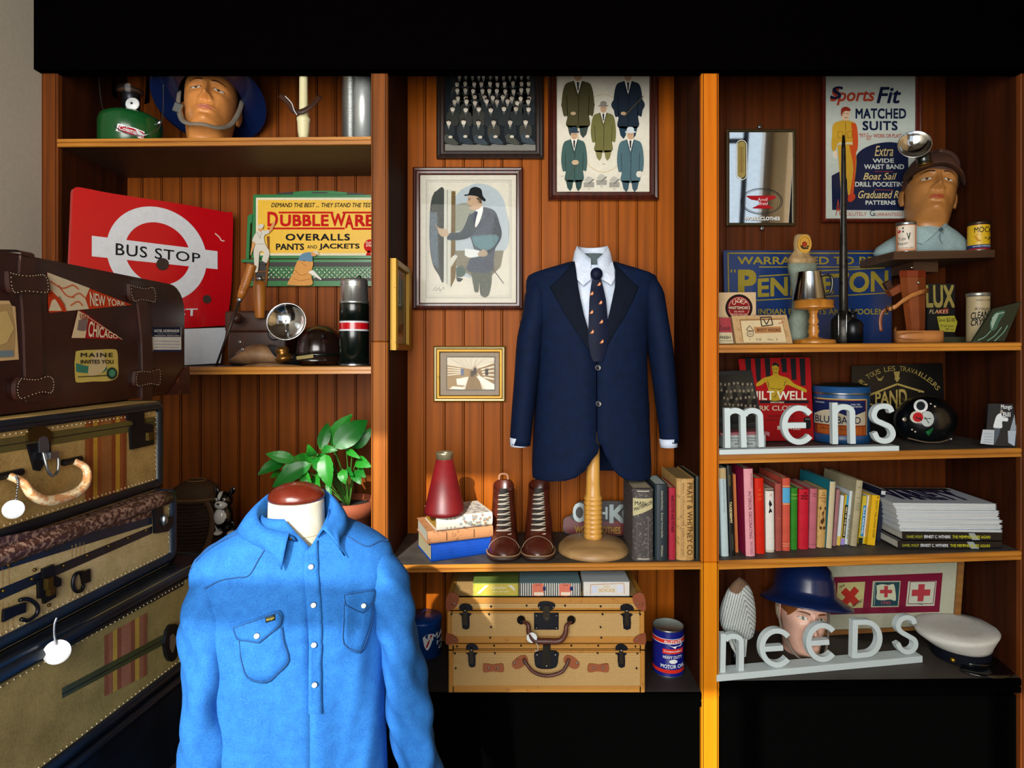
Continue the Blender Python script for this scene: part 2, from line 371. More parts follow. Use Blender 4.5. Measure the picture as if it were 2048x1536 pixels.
def frame_rings(mb, mp, box, prof, mat):               # prof: (inset px, lift m)
    x0, y0, x1, y1 = box; rs = []
    for i, d in prof: rs.append([mp(x, y, d / mp.l) for x, y in ((x0 + i, y0 + i), (x1 - i, y0 + i), (x1 - i, y1 - i), (x0 + i, y1 - i))])
    fs = [(4 * j + i, 4 * j + 4 + i, 4 * j + 4 + (i + 1) % 4, 4 * j + (i + 1) % 4) for j in range(len(rs) - 1) for i in range(4)]
    ms = [mat[min(j // 4, len(mat) - 1)] for j in range(len(fs))] if isinstance(mat, list) else mat
    return mb.add([p for r in rs for p in r], fs, ms)
def picture(name, label, cat, mp, box, w, th, fmat, art, pap=paper, glass=True, inner=None):
    x0, y0, x1, y1 = box; t = thing(name, label, cat, mp((x0 + x1) / 2, y1))
    f = frame_rings(MB(), mp, box, [(0, .001), (0, th * .8), (w * .18, th), (w * .42, th * .9), (w * .55, th * .72), (w * .85, th * .7), (w, th * .5), (w, .002)], fmat)
    f.build('frame', t); mb = MB(); k0 = .004 / mp.l
    q = lambda x, y, k=1: mp(x, y, k0 + k)
    mb.rect(q, x0 + w - 1, y0 + w - 1, x1 - w + 1, y1 - w + 1, pap, 0); q.l = mp.l
    art(mb, q); mb.build('print', t)
    if glass: g = MB().rect(mp, x0 + w - .5, y0 + w - .5, x1 - w + .5, y1 - w + .5, GLASS, (th * .5) / mp.l); g.build('glass_pane', t)
    return t
fr_red = mk('#4e1c0e', .3, tex='wood', c2='#2c0e07', coat=.3)
def art_door(mb, q):
    a = crop(q, 820, 330, 4.954); g = c_
    for b, wd in (((163, 155, 1000, 1318), 5), ((180, 172, 982, 1300), 3)):
        x0, y0, x1, y1 = b; mb.line(a, [(x0, y0), (x1, y0), (x1, y1), (x0, y1), (x0, y0)], wd, g('#8f8f88'), 1)
    mb.poly(a, c2([(440, 330), (520, 240), (680, 185), (830, 230), (920, 330), (960, 480), (985, 620), (970, 800), (900, 900), (830, 1080), (600, 1120), (480, 1060), (440, 900)]), g('#a9b4ba'), 1)
    mb.poly(a, c2([(450, 400), (560, 380), (640, 460), (620, 640), (450, 660)]), g('#8b8f80'), 2)
    mb.poly(a, [(450, 850), (930, 850), (900, 1010), (820, 1090), (600, 1100), (460, 1000)], g('#7f7a68'), 2)
    for yy in range(870, 1080, 32): mb.line(a, [(455, yy), (910 - (yy - 870) * .4, yy)], 3, g('#5c5a4e'), 3)
    mb.poly(a, c2([(245, 270), (340, 250), (345, 700), (335, 1150), (280, 1080), (225, 980), (195, 760), (200, 450), (220, 320)]), g('#3b3f3a'), 2)
    mb.poly(a, [(197, 470), (272, 470), (285, 1040), (225, 970), (197, 760)], g('#5d6b74'), 3)
    mb.poly(a, [(340, 240), (412, 250), (404, 1220), (336, 1160)], g('#c3c3b6'), 3); mb.line(a, [(372, 250), (368, 1180)], 8, g('#8e8e84'), 4)
    mb.poly(a, [(412, 262), (452, 262), (452, 880), (404, 930)], g('#6d5a36'), 3); mb.poly(a, [(404, 1000), (460, 930), (452, 1120), (404, 1220)], g('#6d5a36'), 3)
    for yy in range(285, 900, 28): mb.line(a, [(412, yy + 14), (452, yy)], 4, g('#4a3b22'), 4)
    mb.line(a, [(406, 1000), (466, 900)], 22, g('#c3c3b6'), 4)
    mb.poly(a, c2([(455, 1020), (520, 1000), (555, 1060), (520, 1110), (460, 1110)]), g('#4f6157'), 4); mb.poly(a, [(455, 1110), (530, 1130), (500, 1160), (470, 1155)], g('#2d3331'), 4)
    # trousers, jacket, arms
    mb.poly(a, c2([(600, 1040), (800, 1040), (785, 1285), (700, 1290), (692, 1120), (680, 1255), (640, 1260)], 4), g('#5b5f55'), 4)
    mb.poly(a, c2([(640, 470), (720, 420), (840, 460), (890, 590), (905, 700), (850, 820), (830, 940), (810, 1060), (580, 1055), (585, 950), (640, 880), (590, 690), (570, 600), (585, 500)]), g('#4c5560'), 5)
    mb.poly(a, c2([(590, 480), (640, 520), (640, 660), (560, 735), (380, 745), (395, 680), (500, 665), (550, 590)]), g('#3f4a50'), 6)
    mb.poly(a, c2([(845, 480), (900, 620), (905, 720), (840, 830), (760, 890), (740, 850), (800, 760), (820, 640)]), g('#353f48'), 6)
    mb.poly(a, c2([(660, 440), (725, 420), (700, 540), (650, 620), (640, 520)]), g('#e2e2dc'), 6); mb.poly(a, c2([(640, 460), (672, 470), (660, 520), (640, 600), (628, 520)]), g('#1f2a44'), 7)
    mb.line(a, [(790, 480), (640, 660)], 5, g('#2b323a'), 7); mb.line(a, [(720, 430), (800, 500), (760, 520), (650, 640)], 5, g('#2b323a'), 7.5); mb.line(a, [(690, 1130), (700, 1280)], 5, g('#44473f'), 7); mb.line(a, [(830, 640), (820, 700), (850, 800)], 5, g('#2b323a'), 7.5)
    for p in ([(580, 352), (600, 350)], [(592, 412), (612, 408)], [(574, 340), (602, 336)]): mb.line(a, p, 6, g('#5a4430'), 9)
    mb.ell(a, 676, 368, 10, 16, g('#a5876c'), 9)
    mb.poly(a, c2([(570, 310), (690, 320), (715, 400), (680, 440), (630, 450), (590, 435), (596, 405), (566, 385), (578, 350)]), g('#b79b80'), 7); mb.poly(a, c2([(655, 330), (700, 330), (712, 380), (690, 380), (668, 350)]), g('#5a4a38'), 8)
    mb.poly(a, c2([(535, 300), (580, 290), (600, 240), (650, 222), (705, 245), (722, 310), (752, 350), (730, 362), (670, 318), (600, 305), (545, 312)]), g('#15181a'), 9)
    mb.poly(a, c2([(270, 610), (300, 630), (360, 640), (385, 680), (375, 710), (320, 712), (285, 680)]), g('#b39c7f'), 8); mb.line(a, [(285, 650), (255, 590)], 5, g('#b08a3a'), 8)
    mb.poly(a, c2([(545, 830), (680, 850), (700, 900), (600, 920), (545, 900)]), g('#d3d6d4'), 6); mb.poly(a, c2([(670, 880), (730, 838), (772, 880), (740, 910), (680, 905)]), g('#a5917a'), 8)
    mb.poly(a, c2([(610, 710), (860, 700), (840, 800), (740, 850), (640, 800)]), g('#5d7f86'), 7); mb.line(a, [(745, 930), (930, 1178)], 8, g('#4a4340'), 8)
    mb.line(a, c2([(228, 1245), (255, 1210), (262, 1250), (290, 1215), (300, 1255), (330, 1210), (342, 1240)]), 5, g('#6d6d68'), 2)
    for yy in (1190, 1275): mb.line(a, [(240, yy), (335, yy)], 3, g('#8a8a84'), 2)
picture('framed_print', 'framed print of a man in a bowler hat unlocking a door', 'picture', front(.352), (827, 337, 1046, 620), 14, .022, fr_red, art_door)
def man(mb, a, cx, top, w, h, col, hat, dark, tie='#20242e', k=3, face='#c2a080', legs=None):
    g = c_; x = lambda u: cx + u * w; y = lambda v: top + v * h
    mb.poly(a, c2([(x(-.16), y(.2)), (x(-.42), y(.27)), (x(-.52), y(.55)), (x(-.46), y(.78)), (x(-.34), y(.8)), (x(-.34), y(.97)), (x(.34), y(.97)), (x(.36), y(.78)), (x(.48), y(.78)), (x(.52), y(.55)), (x(.42), y(.27)), (x(.16), y(.2))]), g(col), k)
    if legs:
        for s in (-1, 1): mb.poly(a, [(x(s * .34), y(.95)), (x(s * .03), y(.95)), (x(s * .08), y(1.1)), (x(s * .16), y(1.16)), (x(s * .27), y(1.1))], g(legs), k)
    mb.line(a, [(x(-.36), y(.45)), (x(-.33), y(.78))], w * .02, g(dark), k + 1); mb.line(a, [(x(.36), y(.45)), (x(.34), y(.78))], w * .02, g(dark), k + 1)
    mb.poly(a, [(x(-.13), y(.19)), (x(.13), y(.19)), (x(0), y(.42))], g('#e4e0d4'), k + 1); mb.poly(a, [(x(-.04), y(.22)), (x(.04), y(.22)), (x(.02), y(.36)), (x(-.02), y(.36))], g(tie), k + 2)
    mb.line(a, [(x(-.15), y(.2)), (x(-.02), y(.46))], w * .02, g(dark), k + 2); mb.line(a, [(x(.15), y(.2)), (x(.02), y(.46)), (x(.01), y(.95))], w * .02, g(dark), k + 2)
    for v in (.5, .6, .7): mb.ell(a, x(.04), y(v), w * .015, w * .015, g(dark), k + 2, 8)
    mb.ell(a, cx, y(.12), w * .13, h * .085, g(face), k + 2); mb.line(a, [(x(-.07), y(.11)), (x(-.02), y(.11))], w * .015, g('#40302a'), k + 3); mb.line(a, [(x(.02), y(.11)), (x(.07), y(.11))], w * .015, g('#40302a'), k + 3); mb.line(a, [(x(-.03), y(.165)), (x(.03), y(.165))], w * .012, g('#8a4a3c'), k + 3)
    if hat:
        mb.poly(a, c2([(x(-.14), y(.06)), (x(-.12), y(-.01)), (x(0), y(-.03)), (x(.12), y(-.01)), (x(.14), y(.06))]), g(hat), k + 3); mb.ell(a, cx, y(.065), w * .22, h * .02, g(hat), k + 4)
def art_suits(mb, q):
    a = crop(q, 1090, 180, 6.4); g = c_
    mb.ring(a, 745, 560, 330, 500, 9, g('#c9b58a'), 1, 60)
    man(mb, a, 745, 170, 310, 640, '#6e6a3c', '#8d857c', '#3e3a20', legs='#7d784a')
    man(mb, a, 420, -260, 400, 760, '#4a452a', '#37332a', '#26220f', legs='#39443f'); man(mb, a, 1060, -260, 360, 770, '#1c2836', '#20242c', '#0b1018', legs='#1f3848')
    for cx, s in ((420, 1), (1060, 1)):
        for d in (-1, 1): mb.poly(a, c2([(cx + d * 130, 60), (cx + d * 215, 200), (cx + d * 120, 330), (cx + d * 90, 300), (cx + d * 165, 205), (cx + d * 100, 100)]), g('#4a452a' if cx < 700 else '#1c2836'), 4)
        mb.ell(a, cx - 60, 310, 34, 22, g('#bda17c'), 9)
    mb.line(a, [(1010, 345), (1260, 85)], 8, g('#6d5436'), 10)
    man(mb, a, 372, 500, 320, 690, '#3f5a57', '#2b3d4c', '#22322f', legs='#2f4744'); man(mb, a, 1090, 500, 330, 700, '#4c6870', '#c9d0d4', '#2b3a40', legs='#3d5560')
    mb.ell(a, 385, 935, 45, 32, g('#c2a888'), 9); mb.line(a, [(400, 960), (270, 1180)], 6, g('#5a4a3a'), 9); mb.ell(a, 1195, 1085, 32, 40, g('#d8d2c4'), 9)
    for i, x in enumerate((560, 722, 885)):
        y = 1195 if i != 1 else 1165; mb.rect(a, x - 66, y - 10, x + 66, y + 55, g('#97948b'), 3); mb.poly(a, c2([(x - 66, y - 30), (x - 10, y - 85), (x + 60, y - 40), (x + 10, y + 5)]), g('#b3b0a6'), 4); mb.line(a, [(x - 5, y + 10), (x + 66, y - 50)], 9, g('#3f3f3c'), 5)
        mb.text(a, '84%d' % (i + 2), (x - 16, y + 66, x + 16, y + 84), g('#77756e'), 2)
    for t, x, y in (('837', 205, 1100), ('843', 1168, 432), ('840', 275, 440), ('841', 735, 945)): mb.text(a, t, (x, y, x + 38, y + 16), g('#77756e'), 3)
picture('framed_print', 'framed fashion print of five men in suits and hats on a cream sheet', 'picture', front(.352), (1096, 40, 1315, 402), 17, .024, fr_red, art_suits, c_('#d8d2c2'))
def art_group(mb, q):
    a = crop(q, 860, 180, 8.533); g = c_; rnd = random.Random(3)
    mb.rect(a, 240, -420, 1830, 930, g('#171d22'), 1); mb.poly(a, [(240, 930), (1830, 930), (1830, 1085), (240, 1085)], g('#7b7a74'), 1)
    cols = ['#2a2f30', '#333430', '#23292c', '#3a3a35']
    rows = [(-420, 13, 470), (-290, 12, 500), (-150, 10, 470), (-30, 10, 480), (95, 9, 470), (170, 8, 430), (300, 7, 400), (520, 6, 330)]
    for ri, (y, n, x0) in enumerate(rows):
        for i in range(n):
            x = x0 + (1720 - x0) * i / (n - 1) * (.97 if ri < 7 else .93) + rnd.uniform(-18, 18); yy = y + rnd.uniform(-16, 16); sc2 = 1 + ri * .03; k = 2 + ri * 2
            c = g(rnd.choice(cols)); b = 330 if ri < 7 else 300
            mb.poly(a, c2([(x - 28 * sc2, yy + 82), (x - 92, yy + 120), (x - 105, yy + b * .7), (x - 80, yy + b), (x + 80, yy + b), (x + 105, yy + b * .7), (x + 92, yy + 120), (x + 28 * sc2, yy + 82)], 4), c, k)
            mb.poly(a, [(x - 24, yy + 80), (x + 24, yy + 80), (x, yy + 165)], g('#b9b8b0'), k + 1); mb.line(a, [(x, yy + 92), (x, yy + 150)], 9, g('#1a1c1e'), k + 1.4)
            mb.ell(a, x, yy + 45, 31 * sc2, 44 * sc2, g(rnd.choice(['#ddd3c2', '#cfc5b4', '#c2b6a4'])), k + 1.2, 16)
            mb.poly(a, c2([(x - 33, yy + 34), (x - 26, yy), (x + 8, yy - 8), (x + 32, yy + 8), (x + 32, yy + 34), (x, yy + 18)], 3), g('#241c16'), k + 1.6)
            mb.line(a, [(x - 18, yy + 40), (x + 18, yy + 40)], 6, g('#6b5f52'), k + 1.5)
            if ri == 7:
                mb.poly(a, c2([(x - 90, yy + 290), (x - 30, yy + 250), (x + 60, yy + 300), (x + 150, yy + 390), (x + 190, yy + 420), (x + 80, yy + 430), (x - 60, yy + 390)], 4), g(rnd.choice(['#39434a', '#434640', '#2c353c'])), k + 1.6)
                mb.ell(a, x + 30, yy + 295, 34, 24, g('#c5bcab'), k + 2); mb.ell(a, x + 185, yy + 420, 40, 14, g('#101214'), k + 2)
picture('framed_photograph', 'dark framed group photograph of rows of seated men in suits', 'picture', front(.352), (874, 20, 1087, 319), 16, .02, mk('#2c1810', .4, tex='wood', c2='#170c08'), art_group, c_('#171d22'))
gold = mk('#8a671c', .4, metal=.6, tex='spots', c2='#5d4312', th=.62)
def art_shop(mb, q):
    a = crop(q, 760, 480, 4.518); g = c_
    mb.rect(a, 545, 1010, 1080, 1400, g('#8f7d66'), 1); mb.rect(a, 598, 1050, 1045, 1362, g('#5d584b'), 2); mb.rect(a, 608, 1062, 1034, 1350, g('#d6cbb4'), 3)
    mb.poly(a, [(608, 1130), (820, 1165), (830, 1180), (740, 1350), (608, 1350)], g('#a08358'), 4); mb.poly(a, [(1034, 1090), (880, 1165), (870, 1190), (1034, 1350)], g('#8f7047'), 4)
    mb.poly(a, [(820, 1175), (870, 1175), (925, 1350), (770, 1350)], g('#8a6f45'), 5)
    mb.poly(a, [(690, 1255), (800, 1235), (770, 1310), (700, 1310)], g('#ece6d6'), 6); mb.poly(a, [(870, 1230), (920, 1235), (1034, 1305), (1034, 1350), (960, 1350)], g('#ece6d6'), 6); mb.poly(a, [(630, 1345), (660, 1320), (760, 1330), (750, 1350)], g('#ece6d6'), 6)
    for i in range(5): mb.line(a, [(905 + i * 8, 1150 + i * 22), (1030, 1105 + i * 38)], 12, g('#e8dfc8'), 6)
    for i in range(4): mb.line(a, [(612, 1150 + i * 24), (740, 1165 + i * 14)], 9, g('#e3d9c2'), 6)
    for x, y, c in ((745, 1160, '#5b6a86'), (860, 1150, '#3a2f26'), (965, 1160, '#2e241c'), (835, 1175, '#4a3c2c')): mb.rect(a, x - 14, y, x + 14, y + 62, g(c), 7); mb.ell(a, x, y - 6, 10, 13, g('#b39a78'), 8, 12)
    for i in range(6): mb.line(a, [(640 + i * 60, 1070), (780 + i * 16, 1150)], 4, g('#a4977c'), 5)
picture('gilt_framed_photograph', 'small gilt framed sepia photograph of a shop interior', 'picture', front(.352), (868, 692, 1011, 803), 13, .02, [gold, gold, mk('#e0d0a0', .3, metal=.5), gold], art_shop, c_('#8f7d66'))
# picture hung on the side of the post
sp = Plane((X0(775) + .001, 0, 1.5), (1, 0, 0))
def side(u, z, k=0): return V((X0(775) + .001 + k, u, z))  # u depth, z height
t = thing('gilt_framed_picture', 'narrow gilt framed picture hung sideways on the brown post', 'picture', side(.17, 1.53))
zt, zb, ya, yb = 1.82, 1.508, .035, .295; mb = MB(); rs = []
for i, d in ((0, 0), (0, .02), (.006, .026), (.014, .022), (.02, .02), (.024, .008)):
    rs.append([side(u, z, d) for u, z in ((ya + i, zt - i), (yb - i, zt - i + .0), (yb - i, zb + i), (ya + i, zb + i))])
mb.loft(rs, gold, True, False, smooth=False).build('frame', t)
mb = MB(); sq = lambda u, z, k=1: side(u, z, .005 + k * .0004); sq.l = .0004
mb.rect(sq, ya + .02, zt - .02, yb - .02, zb + .02, c_('#cdbfa6'), 0); mb.rect(sq, ya + .05, zt - .03, yb - .05, zb + .05, c_('#b98f6a'), 1); mb.rect(sq, ya + .05, zt - .05, yb - .05, zb + .075, c_('#7d9079'), 2); mb.poly(sq, [(ya + .06, zb + .06), (ya + .13, zb + .09), (yb - .06, zb + .1), (yb - .09, zb + .06)], c_('#4a2f22'), 3)
mb.build('print', t); MB().rect(sq, ya + .02, zt - .02, yb - .02, zb + .02, GLASS, 8).build('glass_pane', t)
# ------------------------------------------------------------------ suit on its stand
navy = mk('#061838', .8, tex='fab', c2='#05122a', bump=.3, sc_=1.2); navy2 = mk('#061024', .8, tex='fab', c2='#040a16', bump=.3, sc_=1.2)
shirtw = mk('#dde5f2', .8, tex='fab', c2='#b9c8e0', sc_=.5); pine = mk('#d9a34c', .4, tex='wood', c2='#b07a2e', coat=.2); pine2 = mk('#b08c5c', .45, tex='wood', c2='#7a5932', ax='x')
YJ = .18; SJ = S(.10); cxj = 1190
def jp(px, py): return W(px, py, .10)
def jz(py): return 1.5 + (705 - py) * SJ
def jx(px): return (px - 1042) * SJ
# half widths and depth of the coat by picture row
JT = [(521, (52, .050)), (527, (72, .058)), (534, (96, .066)), (541, (118, .07)), (547, (130, .066)), (556, (134, .072)), (580, (134, .088)), (610, (127, .098)), (650, (116, .104)), (720, (112, .104)), (790, (115, .104)), (860, (118, .106)), (930, (121, .108)), (950, (121, .108)), (962, (120, .108))]
def jrow(py, xl, xr, n=40):
    hw, b = lerp(JT, py); cx = 1188 if py > 560 else 1189; out = []
    cr = max(-1, min(1, (xr - cx) / hw)); cl = max(-1, min(1, (xl - cx) / hw))
    a0 = math.acos(cr); a1 = math.acos(cl) - 2 * pi
    for i in range(n + 1):
        t = a0 + (a1 - a0) * i / n; c, s2 = cos(t), sin(t)
        out.append(V((jx(cx) + hw * SJ * (abs(c) ** .8) * (1 if c >= 0 else -1), YJ - b * (abs(s2) ** .9) * (1 if s2 >= 0 else -1), jz(py))))
    return out
XL = [(521, 1150), (540, 1152), (560, 1155), (600, 1160), (650, 1172), (700, 1184), (722, 1189), (880, 1189), (890, 1193), (905, 1190), (925, 1182), (940, 1174), (952, 1160), (959, 1140), (962, 1110)]
XR = [(521, 1230), (540, 1232), (560, 1232), (600, 1224), (650, 1212), (700, 1197), (722, 1190), (880, 1190), (890, 1196), (905, 1200), (925, 1210), (940, 1217), (952, 1230), (959, 1246), (962, 1272)]
coat = thing('suit_jacket', 'navy blue wool suit jacket buttoned on a wooden pole stand', 'jacket', (jx(1190), YJ, jz(962)))
rows = [521, 527, 534, 541, 547, 556, 568, 580, 600, 620, 650, 680, 700, 722, 760, 800, 840, 870, 880, 890, 898, 905, 915, 925, 933, 940, 946, 952, 956, 959, 962]
mb = MB(); mb.loft([jrow(p, lerp(XL, p), lerp(XR, p)) for p in rows], navy, closed=False); solid(mb.build('body', coat), .004)
def limb(mb, pts, mat, n=16, cap=True):              # pts: (px, py, y, half width m, depth m)
    P = [(W(a, b, y), w, d) for a, b, y, w, d in pts]; cs = curve([p for p, _, _ in P], 4); rings = []; m = len(cs) - 1
    for i, c in enumerate(cs):
        f = i / 4; j = min(int(f), len(P) - 2); u = f - j; w = P[j][1] * (1 - u) + P[j + 1][1] * u; d = P[j][2] * (1 - u) + P[j + 1][2] * u
        tg = (cs[min(i + 1, m)] - cs[max(i - 1, 0)]).normalized(); ux = V((1, 0, 0)); ux = (ux - tg * ux.dot(tg)).normalized(); uy = tg.cross(ux)
        rings.append([c + ux * w * cos(2 * pi * k / n) + uy * d * sin(2 * pi * k / n) for k in range(n)])
    return mb.loft(rings, mat, True, cap)
for pts in ([(1085, 557, .18, .012, .02), (1079, 566, .178, .028, .042), (1074, 592, .168, .044, .062), (1070, 630, .163, .045, .064), (1060, 680, .155, .047, .064), (1052, 760, .145, .043, .06), (1044, 840, .135, .039, .052), (1040, 890, .13, .037, .048)],
            [(1293, 557, .18, .012, .02), (1299, 566, .178, .028, .042), (1304, 592, .17, .043, .062), (1311, 640, .168, .044, .064), (1321, 700, .165, .044, .064), (1330, 780, .16, .040, .056), (1337, 850, .155, .035, .048), (1339, 886, .15, .033, .044)]):
    limb(MB(), pts, navy).build('sleeve', coat)
def fy(px, py): # front surface depth of the coat
    hw, b = lerp(JT, py); c = abs(max(-.985, min(.985, (px - 1188) / hw))) ** 1.25; return YJ - b * (1 - c * c) ** .45
def jf(px, py, k=0):
    y = fy(px, py) - .002 - k * .002; return V((jx(px), y, jz(py)))
def patch(pts, mat, name, par, k=1, n=5, th=.003):
    mb = MB(); p = [jf(x, y, k) for x, y in pts]; c = sum(p, V()) / len(p); m = len(p)
    mb.add(p + [c + V((0, -th, 0))], [(i, (i + 1) % m, m) for i in range(m)], mat, False)
    q = [v + V((0, .006, 0)) for v in p]; mb.add(p + q, [(i, m + i, m + (i + 1) % m, (i + 1) % m) for i in range(m)], mat); return mb.build(name, par)
def strip(L, Rr, mat, name, par, k=1, n=14):            # ribbon between two edges given row by row
    mb = MB(); rows = []
    for (a, pa), (b, pb) in zip(L, Rr): rows.append([jf(a + (b - a) * i / n, pa + (pb - pa) * i / n, k + .6 * sin(pi * i / n)) for i in range(n + 1)])
    mb.loft(rows, mat, closed=False); return solid(mb.build(name, par), .003)
strip([(1148, 521), (1135, 538), (1120, 556), (1100, 574), (1113, 600), (1130, 630), (1150, 662), (1170, 692), (1189, 720)], [(1151, 521), (1152, 538), (1154, 556), (1156, 575), (1160, 600), (1166, 630), (1175, 662), (1184, 692), (1192, 722)], navy2, 'lapel', coat, 1.5)
strip([(1232, 521), (1244, 538), (1258, 556), (1278, 574), (1266, 600), (1250, 630), (1230, 662), (1210, 695), (1191, 724)], [(1229, 521), (1231, 538), (1231, 556), (1229, 575), (1223, 600), (1216, 630), (1207, 662), (1198, 692), (1188, 722)], navy2, 'lapel', coat, 2.2)
mb = MB(); rs = []                                       # collar round the neck
for i in range(17):
    t = pi * (1.12 - 1.24 * i / 16); c, s_ = cos(t), sin(t)
    rs.append([V((jx(1190) + (.086 + o) * c, YJ + .005 + (.072 + o * .7) * s_, z)) for o, z in ((.012, jz(545)), (.004, jz(527)), (-.004, jz(517)), (-.010, jz(520)), (-.012, jz(540)))])
mb.loft(rs, navy2, closed=False).build('collar', coat)
patch([(1265, 649), (1290, 641), (1305, 633), (1305, 637), (1291, 645), (1267, 653)], navy2, 'breast_pocket', coat, 1, th=.001)
patch([(1073, 802), (1102, 810), (1094, 838), (1071, 832)], navy2, 'pocket_flap', coat, 1); patch([(1287, 815), (1305, 805), (1306, 838), (1296, 846)], navy2, 'pocket_flap', coat, 1)
bt = mk('#14161c', .25)
for px, py in ((1194, 735), (1195, 806)):
    p = jf(px, py, 2.6); MB().lathe([(.002, 0), (.0105, .0005), (.0115, .002), (.010, .0035), (.008, .0028), (.0, .0028)], p, bt, 20, (0, -1, 0)).build('button', coat)
# white dress shirt, tie
ws = thing('dress_shirt', 'white dress shirt with open stiff collar under the navy jacket', 'shirt', (jx(1190), YJ, jz(890)))
mb = MB(); rows = []
for py in (528, 545, 560, 580, 620, 660, 700, 722): rows.append([V((jx(1190) + SJ * 46 * u, fy(1190 + 46 * u, max(py, 560)) + .010 + .012 * abs(u) + (.0 if py > 550 else .004), jz(py))) for u in [i / 6 - 1 for i in range(13)]])
mb.loft(rows, shirtw, closed=False).build('shirt_front', ws)
mb = MB(); rs = []
for i in range(33):                                     # stand-up collar with turned-over points
    t = R(258 - 336 * i / 32); c, s_ = cos(t), sin(t); k = abs(i / 16 - 1); fr = max(0, (k - .45) / .55)
    top = jz(484) - .058 * (fr ** 1.3); r = .063
    zlow = jz(522) - .052 * fr ** 2.2
    rs.append([V((jx(1190) + r * c * .98, YJ - .005 + r * s_ * .98, zlow)), V((jx(1190) + r * c * .9, YJ - .005 + r * s_ * .9, (zlow + top) / 2)), V((jx(1190) + r * .82 * c, YJ - .005 + r * .82 * s_, top)), V((jx(1190) + r * .89 * c, YJ - .005 + r * .89 * s_, top + .003)), V((jx(1190) + r * 1.05 * c, YJ - .005 + r * 1.05 * s_, top - .02)), V((jx(1190) + r * 1.2 * c, YJ - .007 + r * 1.2 * s_, zlow - .006 - .012 * fr))])
mb.loft(rs, shirtw, closed=False).build('collar', ws)
for sgn, pts in ((-1, [(1150, 520), (1186, 536), (1180, 560), (1166, 572), (1154, 558)]), (1, [(1230, 520), (1195, 536), (1203, 558), (1222, 570), (1230, 556)])):
    patch(pts, shirtw, 'collar_point', ws, 1.5, th=.006)
for x, y, yy, a in ((1039, 884, .13, .0), (1338, 885, .15, .0)):
    p = W(x, y + 6, yy); MB().lathe([(.026, 0), (.030, .0), (.032, .03), (.028, .03), (.026, .002)], p + V((-.004 if x < 1100 else -.002, -.006, -.004)), shirtw, 20, (.06 if x < 1100 else -.05, .03, 1), sx=1.0, sy=1.25, cap=False).build('cuff', ws)
tiem = mk('#0a1430', .6, tex='fab', c2='#060c20'); tie = thing('necktie', 'navy necktie with small orange motifs hanging inside the jacket', 'tie', jf(1192, 722))
def tf(px, py, k=0):
    return V((jx(px), fy(1190, max(py, 575)) - .014 - k * .0008 + .00004 * (px - 1192) ** 2 * .3, jz(py)))
mb = MB(); TL = [(540, (1184, 1200)), (545, (1181, 1203)), (553, (1181, 1203)), (560, (1185, 1199))]
mb.sph(tf(1192, 549) + V((0, .004, 0)), (.0215, .015, .0225), tiem, 16, 10); mb.build('knot', tie)
BL = [(555, (1184, 1199)), (570, (1181, 1204)), (600, (1177, 1210)), (640, (1175, 1213)), (680, (1174, 1214)), (715, (1180, 1206)), (728, (1188, 1198))]
mb = MB(); mb.loft([[tf(a + (b - a) * i / 6, py, 1.5 * sin(pi * i / 6)) for i in range(7)] for py, (a, b) in [(p, lerp(BL, p)) for p in range(555, 729, 6)]], tiem, closed=False)
orange = c_('#c9794a')
for x, y in ((1191, 544), (1196, 569), (1181, 588), (1198, 606), (1180, 625), (1199, 644), (1181, 664), (1200, 683)):
    f = lambda a, b, k=1: tf(a, b, k + 5); mb.poly(f, [(x - 4, y + 4), (x + 2, y + 4), (x + 4.5, y), (x + 2, y - 4), (x, y - 1)], orange, 1); mb.ell(f, x + 1, y + 1, 1.4, 1.4, c_('#e8c9b0'), 2, 8)
mb.build('blade', tie)
st = thing('garment_stand', 'turned wooden pole stand with round base holding the navy suit', 'stand', on('C1', 1186, .13))
bz = on('C1', 1186, .13); r_ = S(.13); cb = V((W(1186, 1090, .13).x, .13, bz.z))
MB().lathe([(.0, 0), (70 * r_, 0), (71 * r_, .004), (69 * r_, .016), (60 * r_, .032), (40 * r_, .042), (18 * r_, .046), (0, .046)], cb, pine2, 48, cap=False).build('base', st)
prof = [(18 * r_, .044)]
for i in range(9):
    z = .046 + i * .0165; prof += [(16.5 * r_, z), (18.5 * r_, z + .004), (18.7 * r_, z + .010), (16.8 * r_, z + .0155)]
prof += [(15 * r_, .2), (13.8 * r_, .24), (12.8 * r_, .42)]
MB().lathe(prof, cb, pine, 32).build('pole', st)
frm = mk('#5f6d70', .85, tex='fab', c2='#4b575a'); mb = MB()
mb.lathe([(.08, -.25), (.085, -.1), (.075, .0), (.055, .03), (.05, .06), (.046, .075), (.0, .08)], V((jx(1190), YJ, jz(545))), frm, 28, sy=.8); mb.build('torso_form', st)
